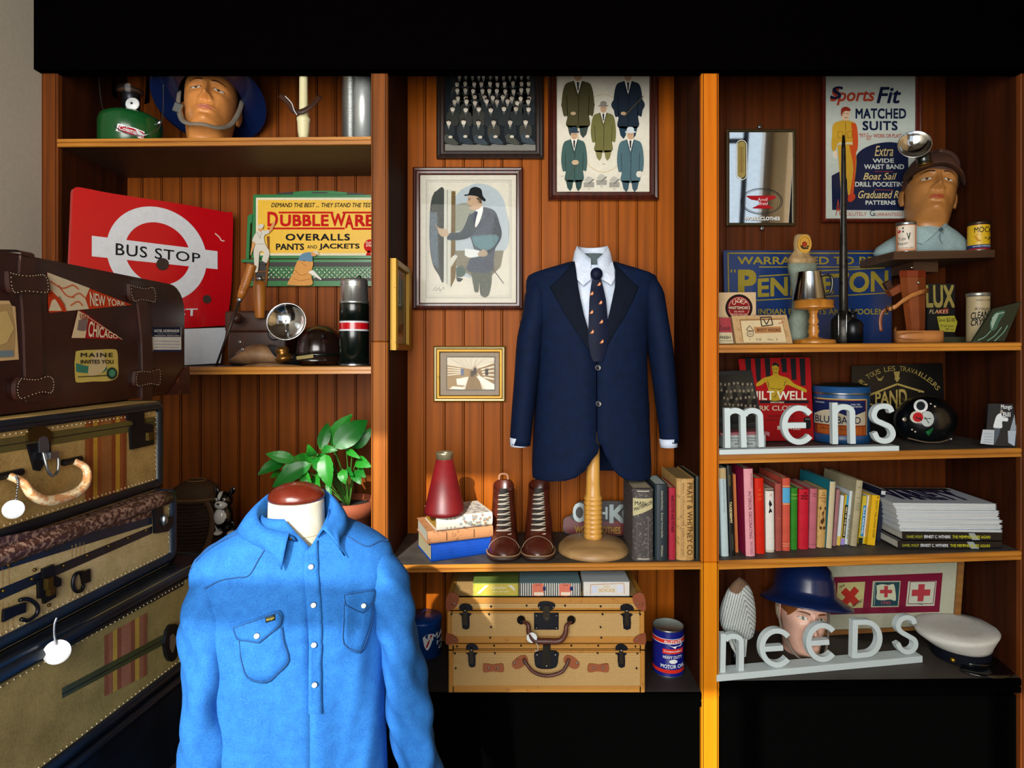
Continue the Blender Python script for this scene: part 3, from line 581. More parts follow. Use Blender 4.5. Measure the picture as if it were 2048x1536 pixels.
# ------------------------------------------------------------------ left foreground: stacked suitcases
blk = mk('#0b1420', .35, tex='leather', c2='#06090e'); brass = mk('#5e4a22', .35, metal=.9); steel = mk('#9aa0a4', .28, metal=.95); iron = mk('#23242a', .35, metal=.8)
stitch = c_('#b5a98c'); tagw = mk('#d8dcde', .5)
stub = MB().box2((-1.58, -1.5, 0), (-.36, -.1, .545), m_dark)
single(stub, 'display_platform', 'low black display platform under the suitcases and denim shirt', 'platform')
class Case:
    def __init__(s, name, label, A, dx, ln, w, z0, z1, rad=.02):
        s.t = V((dx, -1, 0)).normalized(); s.n = V((-s.t.y, s.t.x, 0)); s.A = V((A[0], A[1], 0)); s.z0, s.z1, s.ln, s.w, s.rad = z0, z1, ln, w, rad
        s.pf = Plane(s.A, s.n); s.th = thing(name, label, 'suitcase', s.cm(ln / 2, z0, -w / 2), group='suitcases stacked along the left wall')
    def cm(s, u, z, k=0): return s.A + s.t * u + s.n * k + V((0, 0, z))
    def outline(s, r, ins=0, z0=None, z1=None, rf=None):
        z0 = s.z0 if z0 is None else z0; z1 = s.z1 if z1 is None else z1; p = []
        for (cu, cz, a0, rr) in ((s.ln, z0, -90, r), (s.ln, z1, 0, r), (0, z1, 90, rf or r), (0, z0, 180, r)):
            su_ = -1 if cu else 1; sz = 1 if cz == z0 else -1
            for i in range(7):
                a = R(a0 + 15 * i); p.append((cu + su_ * (rr + 0) + (rr - ins) * cos(a), cz + sz * rr + (rr - ins) * sin(a)))
        return p
    def shell(s, name, mat, side=None, ins=0, k=0, z0=None, z1=None, rf=None, depth=None, rad=None):
        cmk = lambda u, z, q=0: s.cm(u, z, k + q * .001); cmk.l = .001; mb = MB()
        mb.extr(cmk, s.outline(rad or s.rad, ins, z0, z1, rf), mat, depth or s.w, side); return mb
    def trim(s, mat, r, dots=None, k=-.004, rf=None, depth=True):
        mb = MB(); o = s.outline(s.rad, r, rf=rf); mb.tube([s.cm(u, z, k) for u, z in o], r, mat, 8, True)
        mb.tube([s.cm(u, z, -s.w - k) for u, z in o], r, mat, 8, True)
        for u, z in ((.012, s.z0 + .012), (.012, s.z1 - .012)): mb.tube([s.cm(u, z, 0), s.cm(u, z, -s.w)], r, mat, 8)
        if dots:
            q = s.outline(max(.006, s.rad - r * 1.3), 0, s.z0 + r * 2.2, s.z1 - r * 2.2); q = [(u + (r * 2.2 if u < s.ln / 2 else -r * 2.2), z) for u, z in q]; L = []
            for (a, b), (c, d) in zip(q, q[1:] + q[:1]):
                n = int(math.hypot(c - a, d - b) / .011)
                for i in range(n): L.append((a + (c - a) * i / n, b + (d - b) * i / n))
            for u, z in L:
                if u < .62: mb.sph(s.cm(u, z, .002), (.0016, .0016, .0016), dots, 5, 3)
        return mb
cream = mk('#a88a52', .7, tex='fab', c2='#7d6236', sc_=.6); cream3 = mk('#b7a277', .7, tex='fab', c2='#93804f', sc_=.6); olive = mk('#5b4f1e', .55, tex='leather', c2='#443a14')
def bars(mb, a, x0, x1, y0f, y1f, seq, k=2):
    """woven stripe band: seq of (fraction, colour)"""
    f = 0; n = 3
    for w, c in seq:
        xa, xb = x0 + (x1 - x0) * f, x0 + (x1 - x0) * (f + w); f += w
        mb.poly(a, [(xa, y1f(xa)), (xb, y1f(xb)), (xb, y0f(xb)), (xa, y0f(xa))], mk(c, .75, tex='fab', sc_=.5), k)
SEQ = [(.1, '#8a4b22'), (.1, '#7c3e1c'), (.1, '#b08328'), (.1, '#8a4b22'), (.24, '#8f5a2c'), (.1, '#7c3e1c'), (.1, '#b08328'), (.08, '#8a4b22'), (.08, '#7c3e1c')]
def tag(par, a, pts, cx, cy, rx, ry, k, label=None):
    mb = MB()
    P = curve([a(x, y, k) for x, y in pts], 6)
    for p in P: mb.sph(p, .0022, steel, 6, 4)
    mb.build('ball_chain', par)
    mb = MB(); tp = Plane(a(cx, cy, k), (.45, -1, .1)); rr = max(rx, ry) / 4.876 * (P[0].y + 2) / 1200; mb.lathe([(0, 0), (rr, 0), (rr, .002), (0, .002)], tp.p, tagw, 28, tp.n); mb.build('price_tag', par)
# second from top: cream case with black edging
C2 = Case('suitcase', 'cream suitcase with black stitched edging and worn leather handle, under the brown one', (-.866, -.55), -.067, .62, .43, 1.174, 1.385, .028)
a = crop(C2.pf, 0, 780, 4.876)
mb = C2.shell('body', cream, cream); yt = lambda x: 365 - (x - 0) * .112 + 0; ys = lambda x: 548 - x * .158
top = lambda x: 395 - x * .125; bot = lambda x: 1400 - x * .30
mb.poly(a, [(-300, ys(-300) + 72), (1545, ys(1545) + 62), (1545, ys(1545) - 50), (-300, ys(-300) - 78)], olive, 1)
bars(mb, a, 825, 1230, lambda x: ys(x) - 52 - (x < 1000) * 0, lambda x: ys(x) - 110, SEQ, 2); bars(mb, a, 825, 1230, lambda x: ys(x) + 62, lambda x: 1090 - (x - 825) * .24, SEQ, 2)
mb.line(a, [(-300, ys(-300)), (1560, ys(1560))], 7, blk, 3); mb.build('body', C2.th)
C2.trim(blk, .0125, stitch).build('edging', C2.th)
mb = MB(); mb.extr(a, c2([(250, 500), (255, 410), (310, 360), (375, 350), (430, 365), (475, 410), (475, 500)], 4), brass, -.005); mb.extr(a, [(250, 530), (470, 500), (480, 600), (370, 790), (320, 780)], iron, -.004)
f = lambda x, y, q=0: a(x, y, 14 + q); f.l = .0004; mb.extr(f, c2([(355, 470), (400, 450), (440, 475), (450, 600), (360, 610)], 4), steel, .004); mb.build('latch', C2.th)
mb = MB(); mb.tube(curve([a(370, 600, 25), a(365, 700, 40), (a(385, 800, 45)), a(430, 835, 45), a(480, 790, 42), a(500, 690, 36), a(505, 620, 25)], 5), .0028, steel, 8); mb.box(a(440, 635, 22), (.02, .02, .012), steel); mb.build('hasp', C2.th)
mb = MB(); mb.extr(a, [(1225, 235), (1380, 205), (1385, 330), (1470, 335), (1480, 530), (1260, 580), (1250, 370), (1300, 340), (1285, 305), (1225, 295)], iron, -.006); mb.box(a(1420, 450, 20), (.01, .016, .018), brass); mb.build('clasp', C2.th)
mb = MB(); hp = curve([a(705, 690, 5), a(722, 760, 60), a(705, 880, 75), a(620, 985, 78), a(460, 1050, 80), a(280, 1075, 80), a(150, 1010, 76), a(95, 900, 60), a(60, 830, 5)], 6)
mb.tube(hp, [.0065 + .0035 * sin(pi * i / (len(hp) - 1)) ** 2 for i in range(len(hp))], mk('#c98f5c', .4, tex='spots', c2='#ddc9a0', th=.5, coat=.3), 10); mb.build('handle', C2.th)
mb = MB().box(a(690, 690, 6), (.012, .05, .012), iron, bev=.003); mb.build('handle_loop', C2.th); MB().box(a(70, 825, 6), (.012, .06, .012), iron, bev=.003).build('handle_loop', C2.th)
tag(C2.th, a, [(30, 840), (48, 900), (30, 1060)], 5, 1160, 66, 90, 60)
# third: trunk with rounded worn edge and blue-black straps
C3 = Case('suitcase', 'cream trunk with blue-black studded bands and iron corner clasps, third in the stack', (-.828, -.56), -.09, .62, .44, 1.002, 1.174, .03)
a = crop(C3.pf, 0, 1040, 4.876); nvy = mk('#0e2238', .4, tex='leather', c2='#0a1420'); worn = mk('#3b2018', .5, tex='spots', c2='#86695a', th=.5, sc_=2)
mb = C3.shell('body', cream3, worn)
e0 = lambda x: 475 - x * .315
mb.poly(a, [(-300, 590), (1480, 40), (1480, -30), (-300, 420)], nvy, 1)
mb.poly(a, [(-300, 420), (1480, -30), (1480, -140), (-300, 230)], worn, 1)
mb.poly(a, [(-300, 910), (1480, 130), (1480, 60), (-300, 790)], mk('#0f1522', .35, tex='leather', c2='#0a0d14'), 2)
for x in (20, 80, 700, 740, 780, 815): mb.line(a, [(x, e0(x) - 10), (x, 690 - x * .43)], 14, c_('#a88a5e'), 1)
for x in (20, 70, 120, 700, 740, 780, 815): mb.line(a, [(x, 830 - x * .43), (x, 1240 - x * .5)], 14, c_('#a88a5e'), 1)
mb.build('body', C3.th)
C3.trim(nvy, .013, stitch, rf=.03).build('edging', C3.th)
mb = MB(); mb.tube([C3.cm(.028 + i * .04, C3.z1 - .0155, -.0035) for i in range(15)], .0165, worn, 12); mb.build('worn_edge', C3.th)
mb = MB()
for x, y in ((20, 690), (300, 575), (610, 445), (840, 345), (1050, 255), (1240, 175), (1415, 103), (325, 485), (465, 830), (465, 995), (290, 1080), (140, 400), (70, 440), (210, 372), (450, 285), (560, 235), (715, 170), (1000, 70)): mb.sph(a(x, y, 6), .0032, brass, 8, 5)
mb.build('studs', C3.th)
mb = MB(); mb.extr(a, [(395, 475), (500, 430), (510, 540), (572, 570), (570, 640), (520, 660), (520, 750), (410, 815), (400, 760), (355, 765), (350, 590), (395, 570)], iron, -.006); mb.box(a(425, 615, 20), (.012, .012, .02), brass); mb.box(a(445, 690, 20), (.012, .012, .014), brass); mb.build('lock_plate', C3.th)
mb = MB(); mb.extr(a, [(770, 520), (860, 475), (862, 600), (790, 625)], iron, -.005); mb.tube(curve([a(775, 505, 14), a(700, 530, 18), a(672, 620, 20), a(700, 690, 20), a(760, 685, 18), a(790, 630, 14)], 5), .0035, iron, 8); mb.build('ring_bracket', C3.th)
mb = MB(); mb.extr(a, [(15, 870), (230, 800), (230, 900), (140, 930), (10, 995)], iron, -.005); mb.tube(curve([a(160, 780, 14), a(240, 770, 18), a(315, 830, 22), (a(315, 910, 22)), a(240, 975, 20), a(170, 965, 16)], 5), .0035, iron, 8); mb.build('ring_bracket', C3.th)
mb = MB(); mb.extr(a, [(1480, -130), (1555, -150), (1570, 20), (1660, -40), (1665, 40), (1610, 110), (1490, 130)], iron, -.008); mb.sph(a(1565, 0, 24), (.008, .008, .014), steel, 10, 6); mb.build('corner_clasp', C3.th)
tag(C3.th, a, [(195, 945), (175, 1000), (172, 1100), (190, 1190)], 203, 1268, 115, 88, 170)
# fourth
C4 = Case('suitcase', 'tan suitcase with red striped band and olive lid rim, lowest one showing its face', (-.768, -.50), -.108, .66, .44, .765, 1.0, .03)
a = crop(C4.pf, 0, 1040, 4.876); mb = C4.shell('body', mk('#8d7d4c', .7, tex='fab', c2='#70623a', sc_=.6), blk)
mb.poly(a, [(-200, 1700), (1790, 640), (1790, 520), (-200, 1500)], blk, 1)
bars(mb, a, 1015, 1430, lambda x: 1130 - (x - 1015) * .55, lambda x: 1720 - (x - 1015) * .5, [(.1, '#7d4a35'), (.1, '#8a5a42'), (.1, '#a98a3a'), (.1, '#7d4a35'), (.22, '#93614a'), (.1, '#7d4a35'), (.1, '#a98a3a'), (.1, '#8a5a42'), (.08, '#7d4a35')], 2)
mb.poly(a, [(600, 1740), (1790, 1110), (1790, 1010), (600, 1640)], mk('#3d4420', .5, tex='leather', c2='#2b3017'), 3); mb.line(a, [(600, 1700), (1790, 1060)], 8, blk, 4); mb.build('body', C4.th)
C4.trim(blk, .014, stitch).build('edging', C4.th)
mb = MB(); mb.extr(a, c2([(1600, 1080), (1640, 1020), (1700, 1020), (1720, 1090), (1700, 1250), (1690, 1340), (1640, 1380), (1600, 1330), (1575, 1200)], 4), iron, -.008); f = lambda x, y, q=0: a(x, y, 22 + q); f.l = .0004; mb.extr(f, c2([(1625, 1130), (1660, 1110), (1680, 1180), (1650, 1290), (1625, 1250)], 4), steel, .006); mb.build('clasp', C4.th)
C5 = Case('suitcase', 'black suitcase at the bottom of the stack on the platform', (-.765, -.48), -.108, .66, .45, .55, .762, .03)
C5.shell('body', blk, blk).build('body', C5.th); C5.trim(blk, .012).build('edging', C5.th)
# top: brown leather case with straps and stickers
C1 = Case('suitcase', 'dark brown leather suitcase with straps and travel stickers on top of the stack', (-.934, -.335), .012, .74, .2, 1.389, 1.682, .045)
lea = mk('#35100b', .32, tex='leather', c2='#220906', coat=.15); strapm = mk('#3c1c12', .42, tex='leather', c2='#26100a', coat=.1); scuff = mk('#35100b', .45, tex='spots', c2='#6b3a1c', th=.58)
a = crop(C1.pf, 0, 480, 4.876)
mb = C1.shell('body', lea, lea, rf=.07); mb.build('body', C1.th)
mb = MB(); o = C1.outline(.045, .006, rf=.07); mb.tube([C1.cm(u, z, -.006) for u, z in o], .0065, lea, 8, True); mb.tube([C1.cm(u, z, -.1) for u, z in o], .004, scuff, 6, True); mb.build('edging', C1.th)
mb = MB(); mb.extr(a, c2([(1625, 1510), (1690, 1420), (1760, 1300), (1815, 1230), (1835, 1260), (1840, 1500)], 4), scuff, -.004); mb.build('corner_patch', C1.th)
def strap(x0, x1, ytop, pts_l, pts_r):
    mb = MB(); f = lambda x, y, q=0: a(x, y, q); f.l = .0004
    mb.extr(lambda x, y, q=0: a(x, y, 12 + q), [(x0[0], x0[1])] + pts_l + pts_r[::-1], strapm, .005)
    return mb
def loop(pts, name='strap_loop'):
    mb = MB(); f = lambda x, y, q=0: a(x, y, 20 + q); mb.extr(f, c2(pts + pts[:1], 3)[:-1], strapm, .008)
    q = c2(pts + pts[:1], 3)[:-1]; cx = sum(p[0] for p in q) / len(q); cy = sum(p[1] for p in q) / len(q)
    for i in range(0, len(q)): x, y = cx + (q[i][0] - cx) * .9, cy + (q[i][1] - cy) * .86; mb.sph(a(x, y, 21), .0009, stitch, 5, 3)
    return mb
st1 = MB(); sl_ = lambda x, y, q=0: a(x, y, 12 + q)
st1.extr(sl_, [(180, 150), (320, 190), (325, 330), (365, 560), (385, 700), (390, 1000), (395, 1300), (390, 1560), (240, 1580), (228, 1300), (215, 900), (200, 640), (170, 350)], strapm, .005)
P = [a(250, 160, 12), a(250, 118, 2), a(250, 106, -60), a(250, 106, -400)]
w = C1.t * .016; st1.loft([[p - w, p + w] for p in curve(P, 4)], strapm, closed=False); st1.build('strap', C1.th)
mb = loop([(40, 305), (130, 330), (250, 340), (340, 330), (410, 335), (445, 420), (440, 520), (330, 520), (200, 510), (85, 525), (50, 450)]); mb.build('strap_loop', C1.th)
loop([(150, 1340), (240, 1350), (330, 1350), (440, 1315), (495, 1350), (500, 1440), (470, 1500), (380, 1490), (270, 1520), (150, 1565), (110, 1500), (115, 1400)]).build('strap_loop', C1.th)
st2 = MB(); st2.extr(sl_, [(1325, 590), (1430, 600), (1450, 800), (1470, 1050), (1475, 1260), (1470, 1560), (1370, 1560), (1375, 1260), (1370, 1000), (1350, 800)], strapm, .005); st2.build('strap', C1.th)
loop([(1235, 430), (1300, 450), (1390, 465), (1470, 455), (1495, 520), (1490, 610), (1420, 600), (1340, 590), (1270, 605), (1240, 540)]).build('strap_loop', C1.th)
loop([(1295, 1280), (1350, 1270), (1430, 1275), (1530, 1250), (1545, 1330), (1530, 1420), (1450, 1410), (1380, 1420), (1300, 1435), (1285, 1360)]).build('strap_loop', C1.th)
g = c_
mb = MB(); mb.poly(a, [(455, 315), (1285, 632), (480, 710), (468, 690)], g('#c23d18'), 2); mb.poly(a, [(455, 315), (870, 470), (825, 570), (862, 672), (640, 692), (540, 560), (460, 460)], g('#d8c8a8'), 3)
mb.poly(a, [(470, 690), (500, 590), (580, 545), (640, 640), (590, 690)], g('#d8c8a8'), 3); mb.poly(a, c2([(470, 470), (540, 540), (600, 600), (640, 690), (600, 690), (540, 590), (470, 520)]), g('#c23d18'), 4)
for p in ([(480, 400), (600, 470), (700, 440), (760, 480)], [(560, 440), (640, 540), (720, 560)], [(690, 560), (760, 520), (820, 560)], [(680, 640), (750, 600), (800, 640)]): mb.line(a, c2(p), 14, g('#cf6a42'), 4)
mb.text(a, 'NEW YORK', (0, 0, 1, 1), g('#e6dcc2'), 5, bold=.01, quad=[(865, 500), (1215, 612), (1215, 640), (872, 645)]); mb.build('sticker', C1.th)
mb = MB(); mb.poly(a, [(755, 690), (800, 690), (1185, 970), (692, 955)], g('#a3161e'), 2); mb.poly(a, [(755, 690), (860, 740), (825, 955), (692, 955)], g('#d9c39a'), 3); mb.poly(a, c2([(760, 780), (840, 770), (830, 880), (745, 880)], 4), g('#7d6a64'), 4); mb.line(a, [(757, 690), (1185, 970)], 6, g('#d9c39a'), 4)
mb.text(a, 'USA', (770, 715, 850, 765), g('#a34a3a'), 5, bold=.02, slope=.2); mb.text(a, 'CHICAGO', (0, 0, 1, 1), g('#ead9b4'), 5, bold=.015, quad=[(862, 780), (1140, 930), (1140, 962), (848, 945)]); mb.build('sticker', C1.th)
mb = MB(); mb.poly(a, c2([(735, 1085), (800, 1075), (930, 1070), (1100, 1065), (1140, 1090), (1148, 1200), (1145, 1330), (1060, 1375), (900, 1380), (760, 1390), (730, 1360), (722, 1200)], 4), g('#c9b45c'), 2)
mb.poly(a, c2([(735, 1200), (860, 1230), (1000, 1220), (1040, 1260), (960, 1300), (760, 1290), (735, 1260)]), g('#3d7a66'), 3); mb.poly(a, c2([(890, 1150), (920, 1085), (985, 1080), (1010, 1130), (1030, 1230), (960, 1310), (860, 1320), (855, 1240)]), g('#cdb98a'), 4)
mb.ell(a, 1083, 1300, 52, 58, g('#2a3a2e'), 5); mb.ell(a, 1083, 1298, 32, 36, g('#4a8a6a'), 6); mb.line(a, [(750, 1335), (1050, 1320)], 8, g('#2a2618'), 5)
mb.text(a, 'MAINE', (775, 1100, 1088, 1142), ink, 6, bold=.01, space=1.25); mb.text(a, 'INVITES YOU', (775, 1168, 1095, 1207), ink, 6, bold=.012); mb.build('sticker', C1.th)
mb = MB(); mb.rect(a, 1482, 850, 1765, 1085, g('#d6d5d0'), 2); mb.rect(a, 1482, 850, 1758, 945, g('#141c3c'), 3); mb.rect(a, 1490, 1070, 1765, 1085, g('#22305c'), 3)
mb.text(a, 'HOTEL NORMANDIE', (1498, 872, 1742, 900), g('#e3e3de'), 4, bold=.015); mb.text(a, 'Chestnut at Thirty-Sixth Street', (1530, 908, 1720, 920), g('#b9bccc'), 4); mb.text(a, 'PHILADELPHIA  PENNSYLVANIA', (1500, 926, 1745, 940), g('#e3e3de'), 4)
for y in (985, 1015, 1045): mb.line(a, [(1500, y), (1745, y + 4)], 4, g('#8d93a4'), 4)
mb.build('sticker', C1.th)
mb = MB(); mb.poly(a, [(-200, 590), (85, 592), (110, 640), (145, 650), (180, 1165), (-200, 1195)], g('#c9a878'), 2); mb.poly(a, [(-200, 630), (100, 625), (140, 870), (130, 1140), (-200, 1160)], g('#a98c5c'), 3); mb.poly(a, [(-200, 740), (60, 690), (130, 860), (60, 1000), (-200, 1090)], g('#c3a86a'), 4); mb.poly(a, [(-200, 1090), (120, 1075), (125, 1135), (-200, 1155)], g('#6f7f86'), 4); mb.build('sticker', C1.th)
# ------------------------------------------------------------------ denim shirt on dress form
PH = R(18.5); DC = V((-.467, -.752, 0)); MD = Matrix.Translation(DC) @ Matrix.Rotation(PH, 4, 'Z'); MDi = MD.inverted()
denim = mk('#2d72ba', .85, tex='fab', c2='#17488a', sc_=1.9, bump=.4, coat=.01); seam = mk('#174273', .9)
DT = [(.55, (.188, .12)), (.7, (.182, .118)), (.9, (.178, .118)), (1.0, (.186, .116)), (1.045, (.198, .108)), (1.07, (.198, .098)), (1.088, (.19, .092)), (1.105, (.172, .088)), (1.125, (.14, .084)), (1.145, (.102, .078)), (1.163, (.074, .068)), (1.172, (.066, .064))]
def dsurf(a, z):                                        # local point of the shirt body at angle a (0 = wearer's left side, 90 = front)
    hw, b = lerp(DT, z); c, s_ = cos(a), sin(a); fr = max(0, s_)
    x = hw * abs(c) ** .82 * (1 if c >= 0 else -1); y = -b * abs(s_) ** .85 * (1 if s_ >= 0 else -1)
    q = max(0, min(1, (1.1 - z) / .15)) 
    f = .006 * sin(x * 58 + z * 9 + 1.3 * sin(z * 14)) * q * min(1, abs(x) / .05) + .003 * sin(x * 120 - z * 22) * q * min(1, max(0, abs(x) - .06) / .05)
    return V((x, y - f * fr, z))
def dfy(x, z):
    hw, b = lerp(DT, z); c = max(-.985, min(.985, x / hw)); c = abs(c) ** (1 / .82) * (1 if c >= 0 else -1); return dsurf(math.acos(c), z).y
def dp(px, py, k=0):                                    # point on the shirt front seen at (px,py), lifted k metres
    y = -.86
    for _ in range(14):
        l = MDi @ W(px, py, y); ty = dfy(l.x, l.z); l2 = MD @ V((l.x, ty, l.z)); y += (l2.y - y) * .7
    l = MDi @ W(px, py, y); return MD @ (l + V((0, -k, 0)))
dform = thing('dress_form', 'cream cloth dress form with brown wooden neck cap under the denim shirt', 'dress form', (DC.x, DC.y, .545))
linen = mk('#cfc9b4', .8, tex='fab', c2='#b3ab93', sc_=.8)
mb = MB(); mb.lathe([(.0, .545), (.10, .547), (.10, .56), (.02, .575), (.018, .75)], DC, iron, 28); mb.build('base', dform)
mb = MB(); mb.lathe([(.09, .74), (.10, .85), (.10, .95), (.085, 1.03), (.072, 1.08), (.062, 1.11), (.0575, 1.14), (.0555, 1.19), (.055, 1.2)], DC, linen, 36, sy=.9); mb.tube([DC + V((.0585 * cos(2 * pi * i / 30), .0535 * sin(2 * pi * i / 30), 1.128)) for i in range(30)], .001, mk('#9b937c'), 5, True); mb.build('body', dform)
mb = MB(); mb.lathe([(.0545, 1.194), (.057, 1.2), (.055, 1.208), (.045, 1.219), (.028, 1.2265), (.01, 1.2295), (0, 1.23)], DC, mk('#6b2414', .25, tex='leather', c2='#4a170c', coat=.5), 36, sy=.92); mb.build('neck_cap', dform)
dsh = thing('denim_shirt', 'bright blue denim western shirt with pearl snaps on a dress form', 'shirt', (DC.x, DC.y, .55), rz=PH)
zs = [.55 + .012 * i for i in range(45)] + [1.088, 1.098, 1.108, 1.118, 1.126, 1.134, 1.142, 1.15, 1.158, 1.166, 1.172]
mb = MB(); rows = []
for z in zs:
    u = max(0, (z - 1.118) / .05); x0 = .028; ax = x0 + .034 * u; bx = x0 - .045 * u
    hw = lerp(DT, z)[0]; f = lambda x: math.acos(max(-1, min(1, (abs(x / hw) ** (1 / .82)) * (1 if x > 0 else -1))))
    a0 = f(ax); a1 = f(bx) - 2 * pi; rows.append([MD @ dsurf(a0 + (a1 - a0) * i / 90, z) for i in range(91)])
mb.loft(rows, denim, closed=False); solid(mb.build('body', dsh), .002)
def sleeve(side):
    mb = MB(); rings = []; n = 28
    for i in range(40):
        u = i / 39; z = 1.093 - .52 * u ** 1.05; w = (.016 + .032 * min(1, u * 6) ** .6) * (1 - .1 * u); d = (.03 + .058 * min(1, u * 5) ** .6) * (1 - .15 * u)
        cx = side * (.158 - (.010 if side < 0 else 0) + .012 * min(1, u * 6)) + side * (.0 if side < 0 else .09) * max(0, u - .05); cy = -.008 - .03 * u
        ring = []
        for k in range(n):
            t = 2 * pi * k / n; fo = .0055 * sin(3 * t + u * 14) * min(1, u * 4) + .0035 * sin(5 * t - u * 31) * min(1, u * 4)
            ring.append(MD @ V((cx + (w + fo) * cos(t), cy + (d + fo) * sin(t), z)))
        rings.append(ring)
    mb.loft(rings, denim, True, True); return mb
sleeve(-1).build('sleeve', dsh); sleeve(1).build('sleeve', dsh)
a = lambda x, y: (340 + x / 3.938, 960 + y / 3.938)
ap = lambda x, y, k=.002: dp(*a(x, y), k)
def loc(x, y, z): return MD @ V((x, y, z))
fold = curve([ap(945, 405, .02), loc(-.058, -.058, 1.158), loc(-.074, -.015, 1.182), loc(-.05, .045, 1.198), loc(0, .062, 1.2), loc(.05, .045, 1.198), loc(.073, -.015, 1.184), loc(.066, -.05, 1.165), ap(1200, 372, .02)], 6)
outer = curve([ap(885, 688, .012), ap(800, 560, .014), loc(-.108, -.025, 1.142), loc(-.075, .07, 1.15), loc(0, .1, 1.155), loc(.075, .07, 1.15), loc(.102, -.03, 1.146), ap(1330, 480, .014), ap(1368, 585, .012)], 6)
inner = curve([ap(1000, 480, .004), loc(-.053, -.05, 1.125), loc(-.064, -.012, 1.145), loc(-.045, .04, 1.15), loc(0, .054, 1.15), loc(.045, .04, 1.15), loc(.064, -.012, 1.145), loc(.056, -.05, 1.125), ap(1165, 450, .004)], 6)
mb = MB(); rows = []
for f_, o_, i_ in zip(fold, outer, inner):
    m_ = (f_ + o_) / 2; out = (o_ - (DC + V((0, 0, o_.z)))); out.z = 0; out.normalize()
    rows.append([i_, (i_ + f_) / 2, f_ + V((0, 0, -.002)), f_ + out * .003 + V((0, 0, .001)), f_ * .8 + o_ * .2 + out * .006, m_ + out * .006, o_ + out * .001])
mb.loft(rows, denim, closed=False); solid(mb.build('collar', dsh), .003)
def dpatch(name, pts, mat, k=.003, th=.003, sm=3, edge=None):
    q = c2([a(x, y) for x, y in pts], sm) if sm else [a(x, y) for x, y in pts]; p = [dp(x, y, k) for x, y in q]; b = [dp(x, y, k - th) for x, y in q]; n = len(p); c = sum(p, V()) / n
    mb = MB(); cx = sum(x for x, _ in q) / n; cy = sum(y for _, y in q) / n; c = dp(cx, cy, k); rings = [p, [dp(cx + (x - cx) * .66, cy + (y - cy) * .66, k + .001) for x, y in q], [dp(cx + (x - cx) * .33, cy + (y - cy) * .33, k + .001) for x, y in q]]
    mb.loft([b] + rings, mat, True); mb.add(rings[-1] + [c], [(i, (i + 1) % n, n) for i in range(n)], mat, True)
    if edge:
        e = [dp(cx + (x - cx) * .94, cy + (y - cy) * .92, k + .0012) for x, y in q]; mb.tube(e, .0008, edge, 5, True)
    return mb.build(name, dsh)
lp = [(1062, 560), (1052, 700), (1062, 850), (1075, 1000), (1088, 1150), (1095, 1300), (1092, 1510), (1090, 1900)]; rp = [(1165, 470), (1170, 700), (1180, 850), (1190, 1000), (1196, 1150), (1198, 1300), (1196, 1510), (1200, 1900)]
mb = MB(); rows = []
for i in range(len(lp) - 1):
    for j in range(6):
        t_ = j / 6; L = [lp[i][k] + (lp[i + 1][k] - lp[i][k]) * t_ for k in (0, 1)]; Q = [rp[i][k] + (rp[i + 1][k] - rp[i][k]) * t_ for k in (0, 1)]
        rows.append([ap(L[0], L[1], .0)] + [ap(L[0] + (Q[0] - L[0]) * u, L[1] + (Q[1] - L[1]) * u, .004 + .0012 * sin(u * 9 + i + t_ * 5)) for u in (0, .25, .5, .75, 1)] + [ap(Q[0], Q[1], .0)])
mb.loft(rows, denim, closed=False); mb.build('placket', dsh)
dpatch('pocket', [(530, 1230), (700, 1260), (870, 1130), (905, 1260), (945, 1420), (860, 1520), (760, 1600), (600, 1560), (545, 1400)], denim, .002, edge=seam)
dpatch('pocket_flap', [(490, 1150), (680, 1085), (865, 1022), (882, 1120), (800, 1195), (715, 1265), (690, 1276), (600, 1262), (528, 1250), (500, 1190)], denim, .006, .005, 2, seam)
dpatch('pocket', [(1362, 930), (1500, 930), (1605, 910), (1600, 1100), (1555, 1250), (1500, 1362), (1360, 1300), (1360, 1100)], denim, .002, edge=seam)
dpatch('pocket_flap', [(1362, 892), (1480, 872), (1612, 858), (1615, 940), (1570, 990), (1520, 1042), (1440, 1010), (1372, 970)], denim, .006, .005, 2, seam)
pearl = mk('#e0e0dc', .15, coat=.6)
for x, y, k in ((1110, 675, .006), (1130, 975, .006), (1133, 1287, .006), (687, 1210, .009), (1522, 975, .009), (1138, 1600, .006)):
    p = ap(x, y, k); mb = MB(); nn = MD.to_3x3() @ V((0, -1, .1)); mb.lathe([(.0056, 0), (.0056, .001), (.0048, .0022), (.002, .0028), (0, .0028)], p, [steel, steel, pearl, pearl], 16, nn); mb.build('snap', dsh)
p = ap(953, 446, .006); MB().lathe([(.0045, 0), (.0045, .0015), (.002, .002), (0, .001)], p, brass, 14, MD.to_3x3() @ V((0, -1, 0))).build('snap', dsh)
dpatch('label_tag', [(752, 1072), (828, 1046), (832, 1088), (757, 1112)], mk('#10180f', .6), .008, .001, 0)
tq = lambda x, y, k=1: dp(x, y, .0095); mb = MB(); mb.text(tq, 'Wrangler', (0, 0, 1, 1), c_('#c9b53a'), 1, bold=.02, quad=[a(760, 1080), a(825, 1058), a(826, 1078), a(762, 1102)]); mb.build('label_lettering', dsh)
for i, pts in enumerate(([(215, 893), (300, 840), (400, 790), (520, 768), (620, 750), (700, 620), (770, 510)], [(1345, 400), (1400, 440), (1545, 520), (1650, 482), (1720, 470)], [(165, 700), (240, 590), (330, 510), (500, 440), (690, 385)])):
    mb = MB(); mb.tube([dp(x, y, .0012) for x, y in c2([a(*q) for q in pts], 5)], .0011, seam, 5); mb.build('yoke_seam', dsh)
